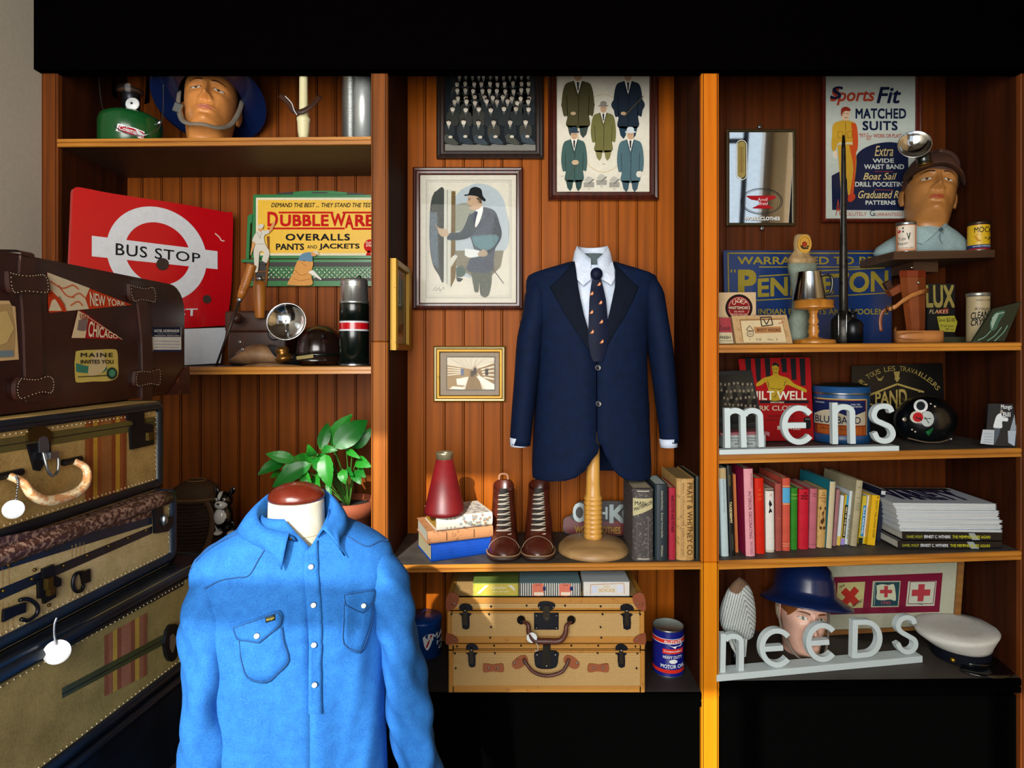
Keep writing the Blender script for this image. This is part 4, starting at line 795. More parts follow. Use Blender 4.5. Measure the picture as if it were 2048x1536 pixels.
# ------------------------------------------------------------------ mannequin heads
def head(name, label, pos, yaw, pitch, roll, scale, skin, lipc, browc, hair=None, hairz=None, neck=-.10, eye='#5b4a3a'):
    sk = mk(skin, .4); lp = mk(lipc, .35); br = mk(browc, .6); ew = mk('#c9c2b4', .25); ei = mk(eye, .2); ed = mk('#1a1412', .4); hr = mk(hair, .6, tex='leather', c2=None) if hair else sk
    T = [(-.16, .064, .046, .080), (-.10, .058, .040, .075), (-.04, .055, .040, .075), (-.016, .056, .050, .077), (-.004, .055, .072, .079), (.006, .057, .088, .081), (.02, .060, .093, .083), (.05, .065, .091, .085), (.08, .069, .090, .09), (.117, .072, .090, .098), (.135, .073, .093, .1), (.16, .0735, .091, .102), (.185, .070, .083, .098), (.205, .060, .067, .084), (.219, .044, .046, .06), (.227, .024, .024, .032), (.23, .001, .001, .001)]
    ta, tf_, tb = [[(r[0], r[i]) for r in T] for i in (1, 2, 3)]
    def G(x, z, x0, z0, sx, sz): return math.exp(-((x - x0) / sx) ** 2 - ((z - z0) / sz) ** 2)
    def disp(x, z):
        ax = abs(x); d = 0
        if .066 < z < .14:
            k = (.135 - z) / .052; k = max(0, min(1.0, k)); cut = 1 / (1 + math.exp(-(z - .0755) / .0014)); d += (.004 + .025 * k ** 1.2) * cut * math.exp(-(x / (.0062 + .0036 * k)) ** 2)
        d += .008 * G(ax, z, .0125, .0795, .006, .0055) - .004 * G(ax, z, .006, .0735, .004, .0025)
        d -= .011 * G(ax, z, .030, .1185, .0165, .0105); d += .0075 * G(ax, z, .031, .117, .0115, .0058); d -= .0015 * G(ax, z, .031, .1235, .013, .0014)
        d += .0035 * G(ax, z, .028, .1345, .018, .0045); d += .004 * G(ax, z, .045, .094, .016, .014); d -= .004 * G(ax, z, .04, .055, .012, .02)
        d += .0065 * G(x, z, 0, .0535, .017, .0034) + .0070 * G(x, z, 0, .0442, .014, .0042) - .0045 * G(x, z, 0, .0490, .022, .0015) - .0045 * G(x, z, 0, .0335, .016, .006)
        d += .006 * G(x, z, 0, .013, .015, .011) - .0015 * G(x, z, 0, .063, .003, .006) - .002 * G(ax, z, .026, .066, .006, .014); return d
    n = 250; zz = []; z = neck
    while z < .229: zz.append(z); z += .004 if z < -.02 else (.0012 if z < .142 else .0045)
    zz.append(.2298); pts = []; key = []
    jt = [(-.03, 0), (.0, .16), (.02, .2), (.06, .10), (.1, 0)]
    for z in zz:
        A, F, B = slerp(ta, z), slerp(tf_, z), slerp(tb, z)
        for i in range(n):
            u = (i / n) * 2 - 1; t = pi / 2 + pi * (.5 * u + .5 * u ** 3); c, s_ = cos(t), sin(t)
            x = A * (abs(c) ** .9) * (1 if c > 0 else -1) * (1 - lerp(jt, z) * max(0, s_) ** .7)
            y = -F * s_ ** .92 if s_ > 0 else B * abs(s_) ** .92
            if s_ > .05: y -= disp(x, z) * min(1, s_ * 2)
            pts.append((x, y, z)); key.append(s_)
    fs = []; ms = []
    for j in range(len(zz) - 1):
        for i in range(n):
            q = (j * n + i, j * n + (i + 1) % n, (j + 1) * n + (i + 1) % n, (j + 1) * n + i); fs.append(q)
            x = sum(pts[k][0] for k in q) / 4; y = sum(pts[k][1] for k in q) / 4; z = sum(pts[k][2] for k in q) / 4; ax = abs(x); m = sk
            if y < -.03:
                e = ((ax - .031) / .0135) ** 2 + ((z - .117) / (.0048 if z > .117 else .0042)) ** 2
                if e < 1:
                    r = math.hypot(ax - .031 + .001, z - .1175); m = ed if r < .0022 else (ei if r < .0048 else ew)
                elif e < 1.5 and z > .117: m = ed
                lz = (.049 + (.0078 - 1.2 * max(0, .004 - ax) * .35) * max(0, 1 - (ax / .0245) ** 1.6)) ; lw = .049 - .0085 * max(0, 1 - (ax / .0225) ** 2)
                if lw < z < lz and ax < .0245: m = lp
                bz = .1345 + .004 * (1 - ((ax - .03) / .02) ** 2)
                if .012 < ax < .05 and abs(z - bz) < .0032 * (1 - max(0, (ax - .03)) / .028): m = br
            if hair and (z > hairz(x, y)): m = hr
            ms.append(m)
    mb = MB(); mb.add(pts, fs, ms, True)
    for s_ in (-1, 1):                                  # ears
        rr = []
        for j in range(9):
            t = j / 8; zc = .078 + .058 * t; w = .017 * (sin(pi * (.12 + .85 * t)) ** .7) * (.75 + .4 * t)
            rr.append([V((s_ * (.074 + .004 * sin(pi * t) + .009 * max(0, cos(k * pi / 6 - .6)) * (.5 + .5 * t)) + s_ * .0035 * sin(k * pi / 6), .012 + w * cos(k * pi / 6) + .006 * t, zc)) for k in range(12)])
        mb.loft(rr, sk, True, True)
    M_ = Matrix.Translation(V(pos)) @ Matrix.Rotation(R(yaw), 4, 'Z') @ Matrix.Rotation(R(roll), 4, 'Y') @ Matrix.Rotation(R(pitch), 4, 'X') @ Matrix.Diagonal((scale * .92, scale, scale, 1))
    mb.v = [M_ @ v for v in mb.v]
    t = thing(name, label, 'mannequin head', M_ @ V((0, 0, neck))); mb.build('head', t); return t, M_
def dish(mb, c, axis, r, dep, mat, rim):               # polished reflector facing along axis
    mb.lathe([(r * .1, -dep * 1.02), (r * .55, -dep * .78), (r * .9, -dep * .2), (r * 1.0, 0), (r * 1.03, .001), (r * 1.03, .003), (r * .985, .0028), (r * .86, -dep * .16), (r * .5, -dep * .68), (r * .08, -dep * .92), (0, -dep * .93)], c, [mat, mat, mat, rim, rim, rim, mat], 40, axis, cap=False); return mb
mirror = mk('#e0e2e2', .12, metal=1); rimm = mk('#c9cbc9', .25, metal=.9); blue = mk('#0c1c46', .3, coat=.4)
# --- top shelf
p = on('L1', 262, .105); S1 = S(.105); ln = thing('camping_lantern', 'green camping lantern with wire bail and red name plate', 'lantern', p)
grn = mk('#0f4a20', .25, coat=.4); cx = W(262, 0, .105).x; o = V((cx, .105, p.z))
MB().lathe([(.0, 0), (.094, 0), (.098, .004), (.0985, .085), (.092, .104), (.07, .117), (.04, .125), (.0, .127)], o, grn, 40).build('fuel_tank', ln)
MB().lathe([(.03, .088), (.034, .09), (.034, .1), (.028, .105), (.028, .165), (.04, .168), (.04, .175), (.0, .175)], o + V((0, 0, .03)), [steel, steel, iron, iron, mk('#3a2418', .4), iron], 28).build('burner_collar', ln)
MB().lathe([(.055, .178), (.056, .18), (.056, .30), (.055, .302)], o, GLASS, 28, cap=False).build('glass_globe', ln)
MB().lathe([(.06, .30), (.085, .305), (.08, .32), (.04, .35), (.0, .36)], o, grn, 32).build('ventilator', ln)
q = W(266, 209, .065); MB().lathe([(.022, 0), (.023, .004), (.019, .008), (.004, .0085), (.003, .011), (0, .011)], q, [steel, tagw, tagw, iron, iron], 24, (.1, -1, .1)).build('valve_knob', ln)
MB().cyl(W(205, 252, .07), W(206, 234, .07), .009, brass).build('filler_cap', ln); MB().cyl(W(312, 252, .10), W(322, 243, .09), .006, steel).build('pump_knob', ln)
mb = MB(); mb.tube(curve([W(196, 120, .12), W(202, 200, .07), W(214, 235, .03), W(235, 257, .0), W(262, 270, -.008), W(295, 269, -.002), W(318, 255, .03), W(326, 220, .08), W(327, 120, .12)], 8), .0016, steel, 6); mb.build('bail', ln)
def cylmap(o, r, pxc, pyc, sc_, ry=1):                 # picture coordinates wrapped on an upright tin
    def f(x, y, k=0):
        q = (x - pxc) * sc_ / r; a = -math.atan2(o.x, o.y + 2) + (math.asin(q) if abs(q) < .95 else math.copysign(1.253 + (abs(q) - .95) * 2, q)); rr = r + k * .0003; return V((o.x + rr * sin(a), o.y - rr * cos(a), o.z + (pyc - y) * sc_))
    f.l = .0003; return f
f = cylmap(V((o.x, o.y, p.z)), .0985, 262, 705 - (p.z - 1.5) / S(.006), S(.006)); a = crop(f, 0, 180, 3.938); mb = MB()
mb.poly(a, c2([(945, 270), (960, 265), (1105, 290), (1120, 300), (1112, 350), (1100, 355), (945, 325), (936, 315)], 3), tagw, 9); mb.poly(a, c2([(955, 277), (1110, 300), (1104, 346), (946, 318)], 2), c_('#a3182a'), 11)
mb.text(a, 'Coleman', (0, 0, 1, 1), tagw, 13, bold=.01, shear=.1, quad=[(958, 278), (1082, 296), (1080, 338), (955, 312)]); mb.text(a, 'R', (1086, 318, 1098, 336), tagw, 13); mb.build('name_plate', ln)
ht, HM = head('mannequin_head', 'tanned mannequin head under a dark blue helmet on the top left shelf', V((W(421, 0, .17).x, .15, W(0, 250, .1).z - .045)), 20, -17, 2, 1.28, '#c98344', '#b56a50', '#5a3520', neck=-.026)
def helmet(name, label, M_, mat, rb=.045, drop=0, strap=None, tilt=0, zb=.15, sx=1.):
    t = thing(name, label, 'helmet', M_ @ V((0, 0, zb)))
    mb = MB(); rings = []; H = Matrix.Translation(V((0, .004, zb))) @ Matrix.Rotation(tilt, 4, 'X')
    for r, z in [(.9, -.012), (1.0, -.02), (1 + rb / .09, -.03), (1 + rb / .09 * 1.08, -.031), (1 + rb / .09 * 1.08, -.027), (1 + rb / .09 * .6, -.014), (1.04, .0), (1.0, .012), (.97, .045), (.85, .078), (.62, .1), (.32, .112), (.0, .116)]:
        rings.append([M_ @ H @ V((.1 * r * cos(2 * pi * i / 48) * sx, (.1 if r > 1.05 else .112) * r * sin(2 * pi * i / 48) - (.015 if r > 1.05 else 0), z)) for i in range(48)])
    mb.loft(rings, mat, True); mb.build('shell', t); return t, H
th_, H = helmet('steel_helmet', 'dark blue wide-brimmed helmet on the tanned head at top left', HM, blue, .05, zb=.152, tilt=R(-10))
strapc = mk('#7d7468', .7, tex='fab')
mb = MB(); P = curve([HM @ V(q) for q in ((-.088, -.01, .15), (-.082, -.03, .09), (-.066, -.055, .03), (-.04, -.085, -.006), (0, -.102, -.014), (.04, -.085, -.006), (.066, -.055, .03), (.082, -.03, .09), (.088, -.01, .15))], 6)
mb.tube(P, .0085, strapc, 8, flat=.3); mb.build('chin_strap', th_)
MB().box(HM @ V((-.078, -.047, .065)), (.03, .012, .034), steel, rot=Matrix.Rotation(.35, 3, 'Y'), bev=.003).build('buckle', th_)
o = on('L1', 607, .035); o.x = W(607, 0, .035).x; sp_ = thing('turned_post', 'cream painted turned wooden post with a leather strap round it', 'post', o); s_ = S(.035)
crm = mk('#cfc79c', .5, tex='spots', c2='#8f8866', th=.62)
MB().lathe([(.0, 0), (6 * s_, 0), (9 * s_, .006), (11 * s_, .03), (12 * s_, .062), (13 * s_, .066), (13 * s_, .074), (10 * s_, .078), (8.5 * s_, .1), (8 * s_, .2), (9 * s_, .26), (9 * s_, .30)], o, crm, 24).build('post', sp_)
mb = MB(); mb.tube(curve([W(560, 190, .03), W(577, 206, .02), W(588, 222, .012), W(605, 222, .008), W(625, 210, .02), W(640, 192, .04)], 6), .009, mk('#3a1d0f', .5, tex='leather'), 8, flat=.3); mb.build('leather_strap', sp_)
mb = MB(); mb.tube(curve([W(570, 192, .02), W(583, 206, .012), W(588, 220, .004), W(594, 230, .002)], 6), .0014, tagw, 6); mb.build('cord', sp_)
o = on('L1', 700, .16); mb = MB(); pr = [(.0, 0)]
for i in range(60): z = i * .006; pr += [(.029, z), (.0325, z + .002), (.0325, z + .0038), (.029, z + .0055)]
mb.lathe(pr + [(0, .36)], V((W(701, 0, .16).x, .17, o.z)), mk('#b9bdbb', .3, metal=.9), 24, cap=False); single(mb, 'corrugated_tube', 'ribbed silver metal tube standing on the top left shelf', 'tube')
mb = MB(); mb.lathe([(0, 0), (.0305, 0), (.0305, .35), (0, .35)], V((W(736, 0, .13).x - .012, .11, o.z)), mk('#c9cfce', .35, metal=.6), 28, cap=False); single(mb, 'metal_cylinder', 'smooth silver cylinder between the ribbed tube and the post', 'tube')
# --- bus stop sign
A, B, Cc = W(143, 377, -.13), W(467, 428, .30), W(137, 727, -.13)
n = (B - A).cross(V((0, 0, 1))); bp = Plane(A, n)
bs = thing('bus_stop_sign', 'red enamel bus stop sign with white roundel leaning in the left bay', 'sign', bp(300, 727))
a = crop(bp, 0, 180, 3.938); red = mk('#b30a16', .22, coat=.5); redd = mk('#b30a16', .22, coat=.5); enw = mk('#c9ccd2', .3, coat=.3)
mb = MB(); mb.extr(a, c2([(572, 850), (575, 800), (590, 772), (640, 768), (900, 818), (1400, 893), (1780, 962), (1832, 975), (1832, 1200), (1822, 1560), (1790, 1820), (1775, 1852), (1740, 1856), (545, 1890), (545, 1500)], 3), red, .018); mb.build('red_panel', bs)
mb = MB(); mb.extr(a, [(545, 1915), (1785, 1870), (1735, 2152), (545, 2215)], enw, .018); mb.build('white_panel', bs)
mb = MB(); mb.ring(a, 1230, 1300, 393, 380, 0, enw, 1, 4)
nR = 64; O = []; I = []
for i in range(nR):
    t = 2 * pi * i / nR; O.append((1232 + 395 * cos(t), 1293 + 52 * cos(t) + 372 * sin(t))); I.append((1240 + 258 * cos(t), 1288 + 35 * cos(t) + 244 * sin(t)))
for i in range(nR): j = (i + 1) % nR; mb.poly(a, [O[i], O[j], I[j], I[i]], enw, 2)
mb.poly(a, [(722, 1148), (1712, 1270), (1712, 1412), (722, 1310)], enw, 3); RM = mb
mb = MB(); mb.text(a, 'BUS STOP', (0, 0, 1, 1), ink, 5, bold=.006, space=1.08, quad=[(910, 1205), (1575, 1288), (1575, 1362), (908, 1300)]); mb.text(a, 'REQUEST', (0, 0, 1, 1), enw, 5, bold=.012, quad=[(905, 1732), (1555, 1720), (1552, 1790), (905, 1802)]); mb.build('lettering', bs)
mb = RM; rust = mk('#2c1a12', .8, tex='spots', c2='#4a3324'); mb.ell(a, 1277, 1372, 50, 48, rust, 7); mb.ell(a, 1627, 1648, 34, 34, rust, 7)
mb.line(a, c2([(1690, 1130), (1725, 1160), (1740, 1185), (1765, 1190)]), 9, c_('#d0b8a8'), 7); mb.build('roundel', bs)
# --- green and yellow advertising display, hung on the back
dpn = front(.335); a = crop(dpn, 480, 380, 7.314)
ds_ = thing('advertising_sign', 'green framed yellow workwear sign with painter and carpenter cut-outs', 'sign', dpn(620, 575))
gr = mk('#0c6b30', .35, coat=.2); yl = mk('#d9aa14', .45); gd = mk('#063a1a', .4); dk = mk('#160f0a', .5)
mb = MB(); mb.extr(a, [(195, 75), (215, 65), (2180, 72), (2180, 1000), (165, 1000)], gr, .012); mb.extr(a, [(770, 65), (780, 25), (1000, 12), (1340, 12), (1560, 35), (1565, 65)], gr, .01); mb.poly(a, [(1050, 30), (1280, 30), (1280, 48), (1050, 48)], dk, 2)
mb.extr(a, [(530, 62), (540, 45), (770, 25), (770, 65)], dk, .008); mb.extr(a, [(1565, 65), (1560, 35), (1830, 55), (1830, 70)], dk, .008)
mb.extr(a, [(85, 1010), (110, 400), (130, 365), (180, 350), (175, 470), (150, 490), (130, 1010)], gr, .012)
mb.extr(a, [(20, 1015), (2180, 1015), (2180, 1055), (20, 1055)], gr, .014); mb.extr(a, [(90, 1330), (2180, 1330), (2180, 1405), (90, 1405)], gr, .014); mb.extr(a, [(100, 1055), (2170, 1055), (2170, 1330), (100, 1330)], dk, .006); mb.build('frame', ds_)
mb = MB()
for i in range(-6, 27): x = 410 + i * 58; mb.line(a, [(max(410, x), 1285 if x >= 410 else 1285 - (410 - x)), (x + 170, 1125)] if x >= 410 else [(410, 1285 - (410 - x) * .94), (x + 170, 1125)], 20, gr, 6) if x + 170 > 410 else 0
for i in range(0, 28): x = 410 + i * 58; mb.line(a, [(x, 1125), (x + 170, 1285)], 20, gr, 7)
for r_i, y in enumerate((1165, 1206, 1245, 1280)):
    for i in range(25): mb.poly(a, [(x, y) for x, y in ((462 + i * 74 - (r_i % 2) * 37 - 11, y), (462 + i * 74 - (r_i % 2) * 37, y - 12), (462 + i * 74 - (r_i % 2) * 37 + 11, y), (462 + i * 74 - (r_i % 2) * 37, y + 12))], c_('#d9d4b4'), 8)
mb.build('lattice', ds_)
mb = MB(); mb.rect(a, 235, 112, 2140, 960, c_('#d3c9ab'), 3); mb.rect(a, 265, 148, 2110, 925, yl, 4); mb.build('panel', ds_)
mb = MB(); rd = c_('#b5140f'); mb.text(a, 'DEMAND THE BEST ... THEY STAND THE TEST', (460, 190, 1960, 255), ink, 6, bold=.014, shear=.25)
mb.text(a, 'D', (405, 320, 560, 535), rd, 6, bold=.03); mb.text(a, 'UBBLE', (590, 362, 1300, 535), rd, 6, bold=.035, space=1.05); mb.text(a, 'W', (1330, 345, 1545, 535), rd, 6, bold=.03); mb.text(a, 'A', (1540, 365, 1660, 560), rd, 6, bold=.035); mb.text(a, 'RE', (1685, 362, 1960, 535), rd, 6, bold=.035)
mb.poly(a, [(560, 318), (1362, 318), (1375, 345), (575, 345)], rd, 5); mb.poly(a, [(1505, 318), (2110, 318), (2110, 345), (1495, 345)], rd, 5); mb.rect(a, 405, 550, 1535, 578, rd, 5); mb.rect(a, 1640, 555, 2110, 583, rd, 5)
mb.text(a, 'OVERALLS', (670, 642, 1610, 742), ink, 6, bold=.03, space=1.15); mb.text(a, 'PANTS', (530, 785, 940, 880), ink, 6, bold=.03); mb.text(a, 'AND', (985, 808, 1130, 858), ink, 6, bold=.01); mb.text(a, 'JACKETS', (1160, 785, 1752, 880), ink, 6, bold=.03)
mb.ell(a, 1905, 820, 92, 98, rd, 6); mb.poly(a, [(1870, 890), (1900, 890), (1920, 960), (1840, 960)], rd, 6); mb.text(a, 'CLASS', (1840, 755, 1960, 788), c_('#e4d9c0'), 7, bold=.02); mb.text(a, 'STRIPE', (1848, 800, 1965, 832), c_('#e4d9c0'), 7, bold=.02); mb.build('lettering', ds_)
sk_ = c_('#c98f5a'); wt = c_('#c6c2b4'); mb = MB(); fg = lambda x, y, k=1: a(x, y, k + 14); fg.l = .0004; bw = c_('#7a4a1c')
mb.extr(fg, [(400, 680), (436, 680), (436, 1000), (400, 1400), (372, 1400), (415, 900)], bw, .004); mb.extr(fg, [(218, 1180), (236, 1180), (236, 1400), (218, 1400)], bw, .004)
for y in (1200, 1290): mb.line(fg, [(230, y), (395, y)], 16, bw, 1)
mb.build('ladder', ds_)
mb = MB(); fg2 = lambda x, y, k=0: a(x, y, k + 24); fg2.l = .0004
mb.extr(fg2, c2([(290, 585), (230, 660), (195, 745), (215, 790), (240, 800), (215, 900), (225, 1100), (218, 1190), (245, 1210), (275, 1190), (290, 1050), (295, 930), (330, 900), (370, 930), (335, 1030), (400, 1075), (445, 920), (385, 800), (365, 700), (385, 660), (440, 640), (435, 590), (380, 600), (330, 575)], 3), wt, .004)
mb.poly(fg2, c2([(440, 590), (500, 480), (530, 470), (520, 520), (480, 600), (440, 635)], 3), sk_, 2); mb.poly(fg2, c2([(200, 760), (240, 780), (215, 860), (190, 930), (170, 960), (180, 880)], 3), sk_, 2); mb.ell(fg2, 318, 575, 32, 40, sk_, 2); mb.poly(fg2, c2([(280, 560), (290, 520), (330, 505), (365, 520), (350, 560), (300, 580)], 3), wt, 3)
mb.line(fg2, [(265, 620), (310, 720), (330, 620)], 6, c_('#8d8a80'), 2); mb.line(fg2, [(225, 800), (375, 795)], 6, c_('#8d8a80'), 2); mb.poly(fg2, [(335, 1040), (400, 1075), (390, 1100), (325, 1090)], dk, 2); mb.build('painter_cutout', ds_)
mb = MB(); tan = c_('#c98f4e')
mb.extr(fg2, c2([(860, 1030), (820, 1120), (790, 1220), (720, 1350), (735, 1395), (1055, 1395), (1060, 1300), (1050, 1210), (1080, 1100), (1060, 1030), (960, 1050)], 3), tan, .004); mb.poly(fg2, c2([(860, 1040), (900, 960), (960, 925), (1060, 920), (1075, 990), (1060, 1055), (960, 1040)], 3), c_('#5d8096'), 2)
mb.ell(fg2, 1095, 940, 42, 38, sk_, 3); mb.poly(fg2, c2([(1075, 915), (1110, 895), (1150, 900), (1165, 950), (1120, 945), (1090, 920)], 3), c_('#cdbfa0'), 4); mb.poly(fg2, [(1060, 1180), (1090, 1180), (1210, 1310), (1195, 1322), (1010, 1210)], c_('#d8d4c8'), 4)
for p_ in ([(820, 1180), (900, 1250), (1000, 1230)], [(800, 1300), (900, 1330), (1050, 1300)], [(900, 1060), (990, 1120)]): mb.line(fg2, c2(p_), 8, c_('#a06a30'), 3)
mb.build('carpenter_cutout', ds_)
# --- tools, lamp, helmet, flask
o = V((W(711, 0, .07).x - .002, .062, on('L2', 711, .06).z)); s_ = S(.06); tf_ = thing('vacuum_flask', 'black vacuum flask with red and white bands and silver cup', 'flask', o)
bk = mk('#07100c', .25, coat=.4); r = 28.8 * s_
MB().lathe([(r, .006), (r, .118), (r, .118 + .001)], o, bk, 40).lathe([(r, .152), (r, .208), (r * .96, .214)], o, bk, 40).build('body', tf_)
MB().lathe([(r, 0), (r * 1.01, .001), (r * 1.01, .006), (r, .007)], o, steel, 40).build('base_ring', tf_)
MB().lathe([(r, .118), (r * 1.008, .119), (r * 1.008, .124), (r * 1.008, .1241), (r * 1.008, .146), (r * 1.008, .1461), (r * 1.008, .151), (r, .152)], o, [enw, enw, red, red, red, enw, enw], 40).build('band', tf_)
al = mk('#b7bab8', .28, metal=.9, tex='brush'); MB().lathe([(r * .98, .212), (r * 1.0, .214), (r * 1.0, .22), (r * .94, .222), (r * .93, .27), (r * .90, .274), (r * .93, .277), (r * .9, .292), (r * .82, .298), (0, .299)], o, al, 40).build('cup', tf_)
MB().sph(o + V((r * .35, 0, .303)), (.007, .007, .008), bk, 14, 8).build('cup_knob', tf_)
tw = mk('#a8661f', .42, tex='wood', c2='#7c4613'); P0, P1 = W(505, 528, .03), W(432, 733, .03); d = (P1 - P0)
ip = thing('sharpening_steel', 'long thin steel tool with grooved wooden handle leaning on the sign', 'tool', P1)
L = d.length; pr = [(0, 0), (.010, .001)]
for i in range(13): z = .004 + i * .0075; pr += [(.0165 if i < 9 else .0165 - (i - 8) * .0006, z), (.0172 if i < 9 else .0168 - (i - 8) * .0006, z + .004), (.0155, z + .0068)]
pr += [(.0135, .108), (.012, .122), (.0, .122)]
MB().lathe([(a_ * .92, b_) for a_, b_ in pr], P0, tw, 24, d).build('handle', ip); MB().lathe([(.009, .12), (.009, .133), (.0055, .137)], P0, steel, 16, d).build('ferrule', ip); MB().cyl(P0 + d * (.136 / L), P1, .0052, mk('#3a2f28', .4, metal=.6), r2=.0035).build('shaft', ip)
pz = on('L2', 540, .2).z; pou = mk('#44210f', .5, tex='leather', c2='#2a1208')
lb = thing('leather_pouch', 'brown leather tool pouch standing behind the cap lamp', 'pouch', V((W(530, 0, .24).x, .24, pz)))
MB().box2((W(470, 0, .26).x, .2, pz), (W(585, 0, .26).x, .3, pz + .19), pou, bev=.012, seg=3).build('body', lb); MB().box2((W(466, 0, .26).x, .19, pz + .12), (W(588, 0, .26).x, .305, pz + .20), pou, bev=.012, seg=3).build('flap', lb)
MB().lathe([(.004, 0), (.018, .012), (.02, .03), (.014, .045), (0, .047)], W(480, 640, .17), pou, 16, (0, -1, .2)).build('stud_strap', lb)
wh = thing('wooden_tool_handle', 'tapered wooden tool handle hanging beside the painter cut-out', 'tool', W(520, 637, .17))
MB().lathe([(0, 0), (.0155, .001), (.017, .004), (.022, .08), (.0215, .115), (.0195, .134), (0, .136)], W(520, 637, .17), tw, 24, (-.02, 0, 1)).build('handle', wh); MB().cyl(W(520, 562, .17), W(520, 553, .17), .012, steel).build('ferrule', wh)
cz = on('L2', 530, .12).z; cpl = mk('#96724e', .6, tex='leather', c2='#5d4028'); cap = thing('mining_headgear', 'worn brown leather miner\'s cap lying under the round lamp reflector', 'cap', V((W(540, 0, .13).x, .13, cz)))
mb = MB(); rings = []
for j in range(12):
    t = j / 11; xx = W(472 + 92 * t, 0, .1).x; h_ = .022 + .05 * sin(pi * min(1, .12 + t * .75)) ; w = .03 + .055 * sin(pi * min(1, .15 + t * .7))
    rings.append([V((xx + .01 * sin(k), .12 + w * cos(2 * pi * k / 20), cz + .006 + max(0, h_ * (.45 + .55 * sin(2 * pi * k / 20))))) for k in range(20)])
mb.loft(rings, cpl, True, True); mb.build('crown', cap)
mb = MB(); mb.tube(curve([W(536, 700, .10), W(546, 700, .062), W(562, 708, .058), W(582, 718, .07), W(600, 724, .11)], 6), .018, mk('#15161a', .5, tex='leather'), 12, flat=.35); mb.build('band', cap)
mb = MB(); mb.loft([[V((W(475 + 120 * u, 0, .05).x, .10 - .065 * sin(pi * min(1, u * 1.0)) - .02 * v, cz + .002 + .012 * (1 - v) * sin(pi * u))) for v in (0, .5, 1)] for u in [i / 16 for i in range(17)]], cpl, closed=False); solid(mb.build('visor', cap), .003)
for x, y in ((485, 699), (480, 684)): MB().lathe([(.006, 0), (.006, .002), (.003, .003), (0, .001)], W(x, y, .05 if y > 690 else .08), steel, 14, (-.2, -1, .1)).build('rivet', cap)
lc = W(573, 643, .035); lm = thing('carbide_lamp', 'small brass carbide lamp with round polished reflector on the leather cap', 'lamp', W(573, 722, .06))
dish(MB(), lc, V((.12, -1, .18)), 37 * S(.05), .028, mirror, rimm).build('reflector', lm)
MB().lathe([(.0, 0), (.018, .0), (.027, .006), (.028, .016), (.021, .021), (.0205, .036), (.023, .041), (.016, .05), (0, .052)], W(570, 724, .03), mk('#7a5424', .32, metal=.85), 28, (-.25, 0, 1)).build('water_tank', lm)
mb = MB(); mb.tube(curve([lc + V((0, .02, -.03)), lc + V((0, -.005, -.03)), lc + V((.002, -.012, 0)), lc + V((.002, .004, .004))], 5), .003, steel, 8); mb.build('burner', lm)
mb = MB(); mb.tube([W(548 + 12 * cos(t), 668 + 12 * sin(t), .1) for t in [2 * pi * i / 16 for i in range(16)]], .003, iron, 6, True); mb.build('wing_bracket', lm)
hb = mk('#1c0f0b', .2, coat=.5); hh = thing('miners_helmet', 'glossy dark brown hard helmet between the reflector and the flask', 'helmet', V((W(638, 0, .17).x, .19, cz)))
hc = V((W(640, 0, .18).x, .19, cz + .028)); rx = 46 * S(.18)
mb = MB(); mb.loft([[hc + V((rx * r * cos(2 * pi * i / 40), .098 * r * sin(2 * pi * i / 40) - off, z)) for i in range(40)] for r, z, off in ((.9, .0, 0), (1.2, -.012, .012), (1.22, -.010, .012), (1.02, .006, 0), (1.0, .03, 0), (.95, .06, 0), (.8, .088, 0), (.55, .108, 0), (.25, .118, 0), (0, .12, 0))], hb, True); mb.build('shell', hh)
mb = MB(); mb.tube([hc + V((rx * 1.03 * cos(2 * pi * i / 40), .101 * sin(2 * pi * i / 40), .012)) for i in range(40)], .005, bk, 8, True); mb.build('band', hh)
MB().box(W(610, 714, .065), (.058, .003, .012), mk('#7d6a26', .4), rot=Matrix.Rotation(-.12, 3, 'Y')).build('name_plate', hh)
MB().lathe([(.007, 0), (.006, .002), (.003, .003), (0, .001)], W(645, 672, .093), iron, 14, (0, -1, .3)).build('vent_eyelet', hh)
# --- lower left bay: basket, dog, plant
wick = mk('#6b4a22', .7, tex='weave', c2='#1f130a', sc_=.8, bump=.8); bz0 = .79
bo = V((W(378, 0, .05).x, .1, bz0)); bk_ = thing('wicker_creel', 'dark wicker fishing basket with leather strap behind the suitcases', 'basket', bo)
mb = MB(); mb.lathe([(0, 0), (.075, .0), (.085, .01), (.088, .15), (.08, .19)], bo, wick, 36, sx=1.0, sy=.8)
for i in range(16): mb.tube([bo + V(((.0855 + .003 * min(1, i / 4)) * cos(t), .8 * (.0855 + .003 * min(1, i / 4)) * sin(t), .012 + i * .0115)) for t in [2 * pi * k / 40 for k in range(40)]], .0036, wick, 5, True)
mb.build('body', bk_)
mb = MB(); mb.lathe([(.082, .192), (.086, .2), (.075, .24), (.04, .262), (0, .268)], bo, mk('#7a5a30', .7, tex='weave', c2='#3a2612'), 36, sy=.8)
for i in range(7): mb.tube([bo + V(((.084 - i * .009) * cos(t), .8 * (.084 - i * .009) * sin(t), .206 + i * .0095)) for t in [2 * pi * k / 36 for k in range(36)]], .004, mk('#7a5a30', .7), 5, True)
mb.build('lid', bk_)
mb = MB(); mb.tube(curve([bo + V((.06, -.05, .2)), bo + V((.08, -.05, .14)), bo + V((.07, -.06, .06)), bo + V((.045, -.07, .005))], 6), .011, mk('#5a3818', .5, tex='leather'), 8, flat=.3); mb.build('strap', bk_)
do = V((W(447, 0, .02).x, .05, bz0)); S2 = S(.05); dg = thing('dog_figurine', 'small glossy black and white dog figurine beside the wicker basket', 'figurine', do)
db, dw = mk('#08080a', .15, coat=.6), mk('#cfcfcc', .2, coat=.5)
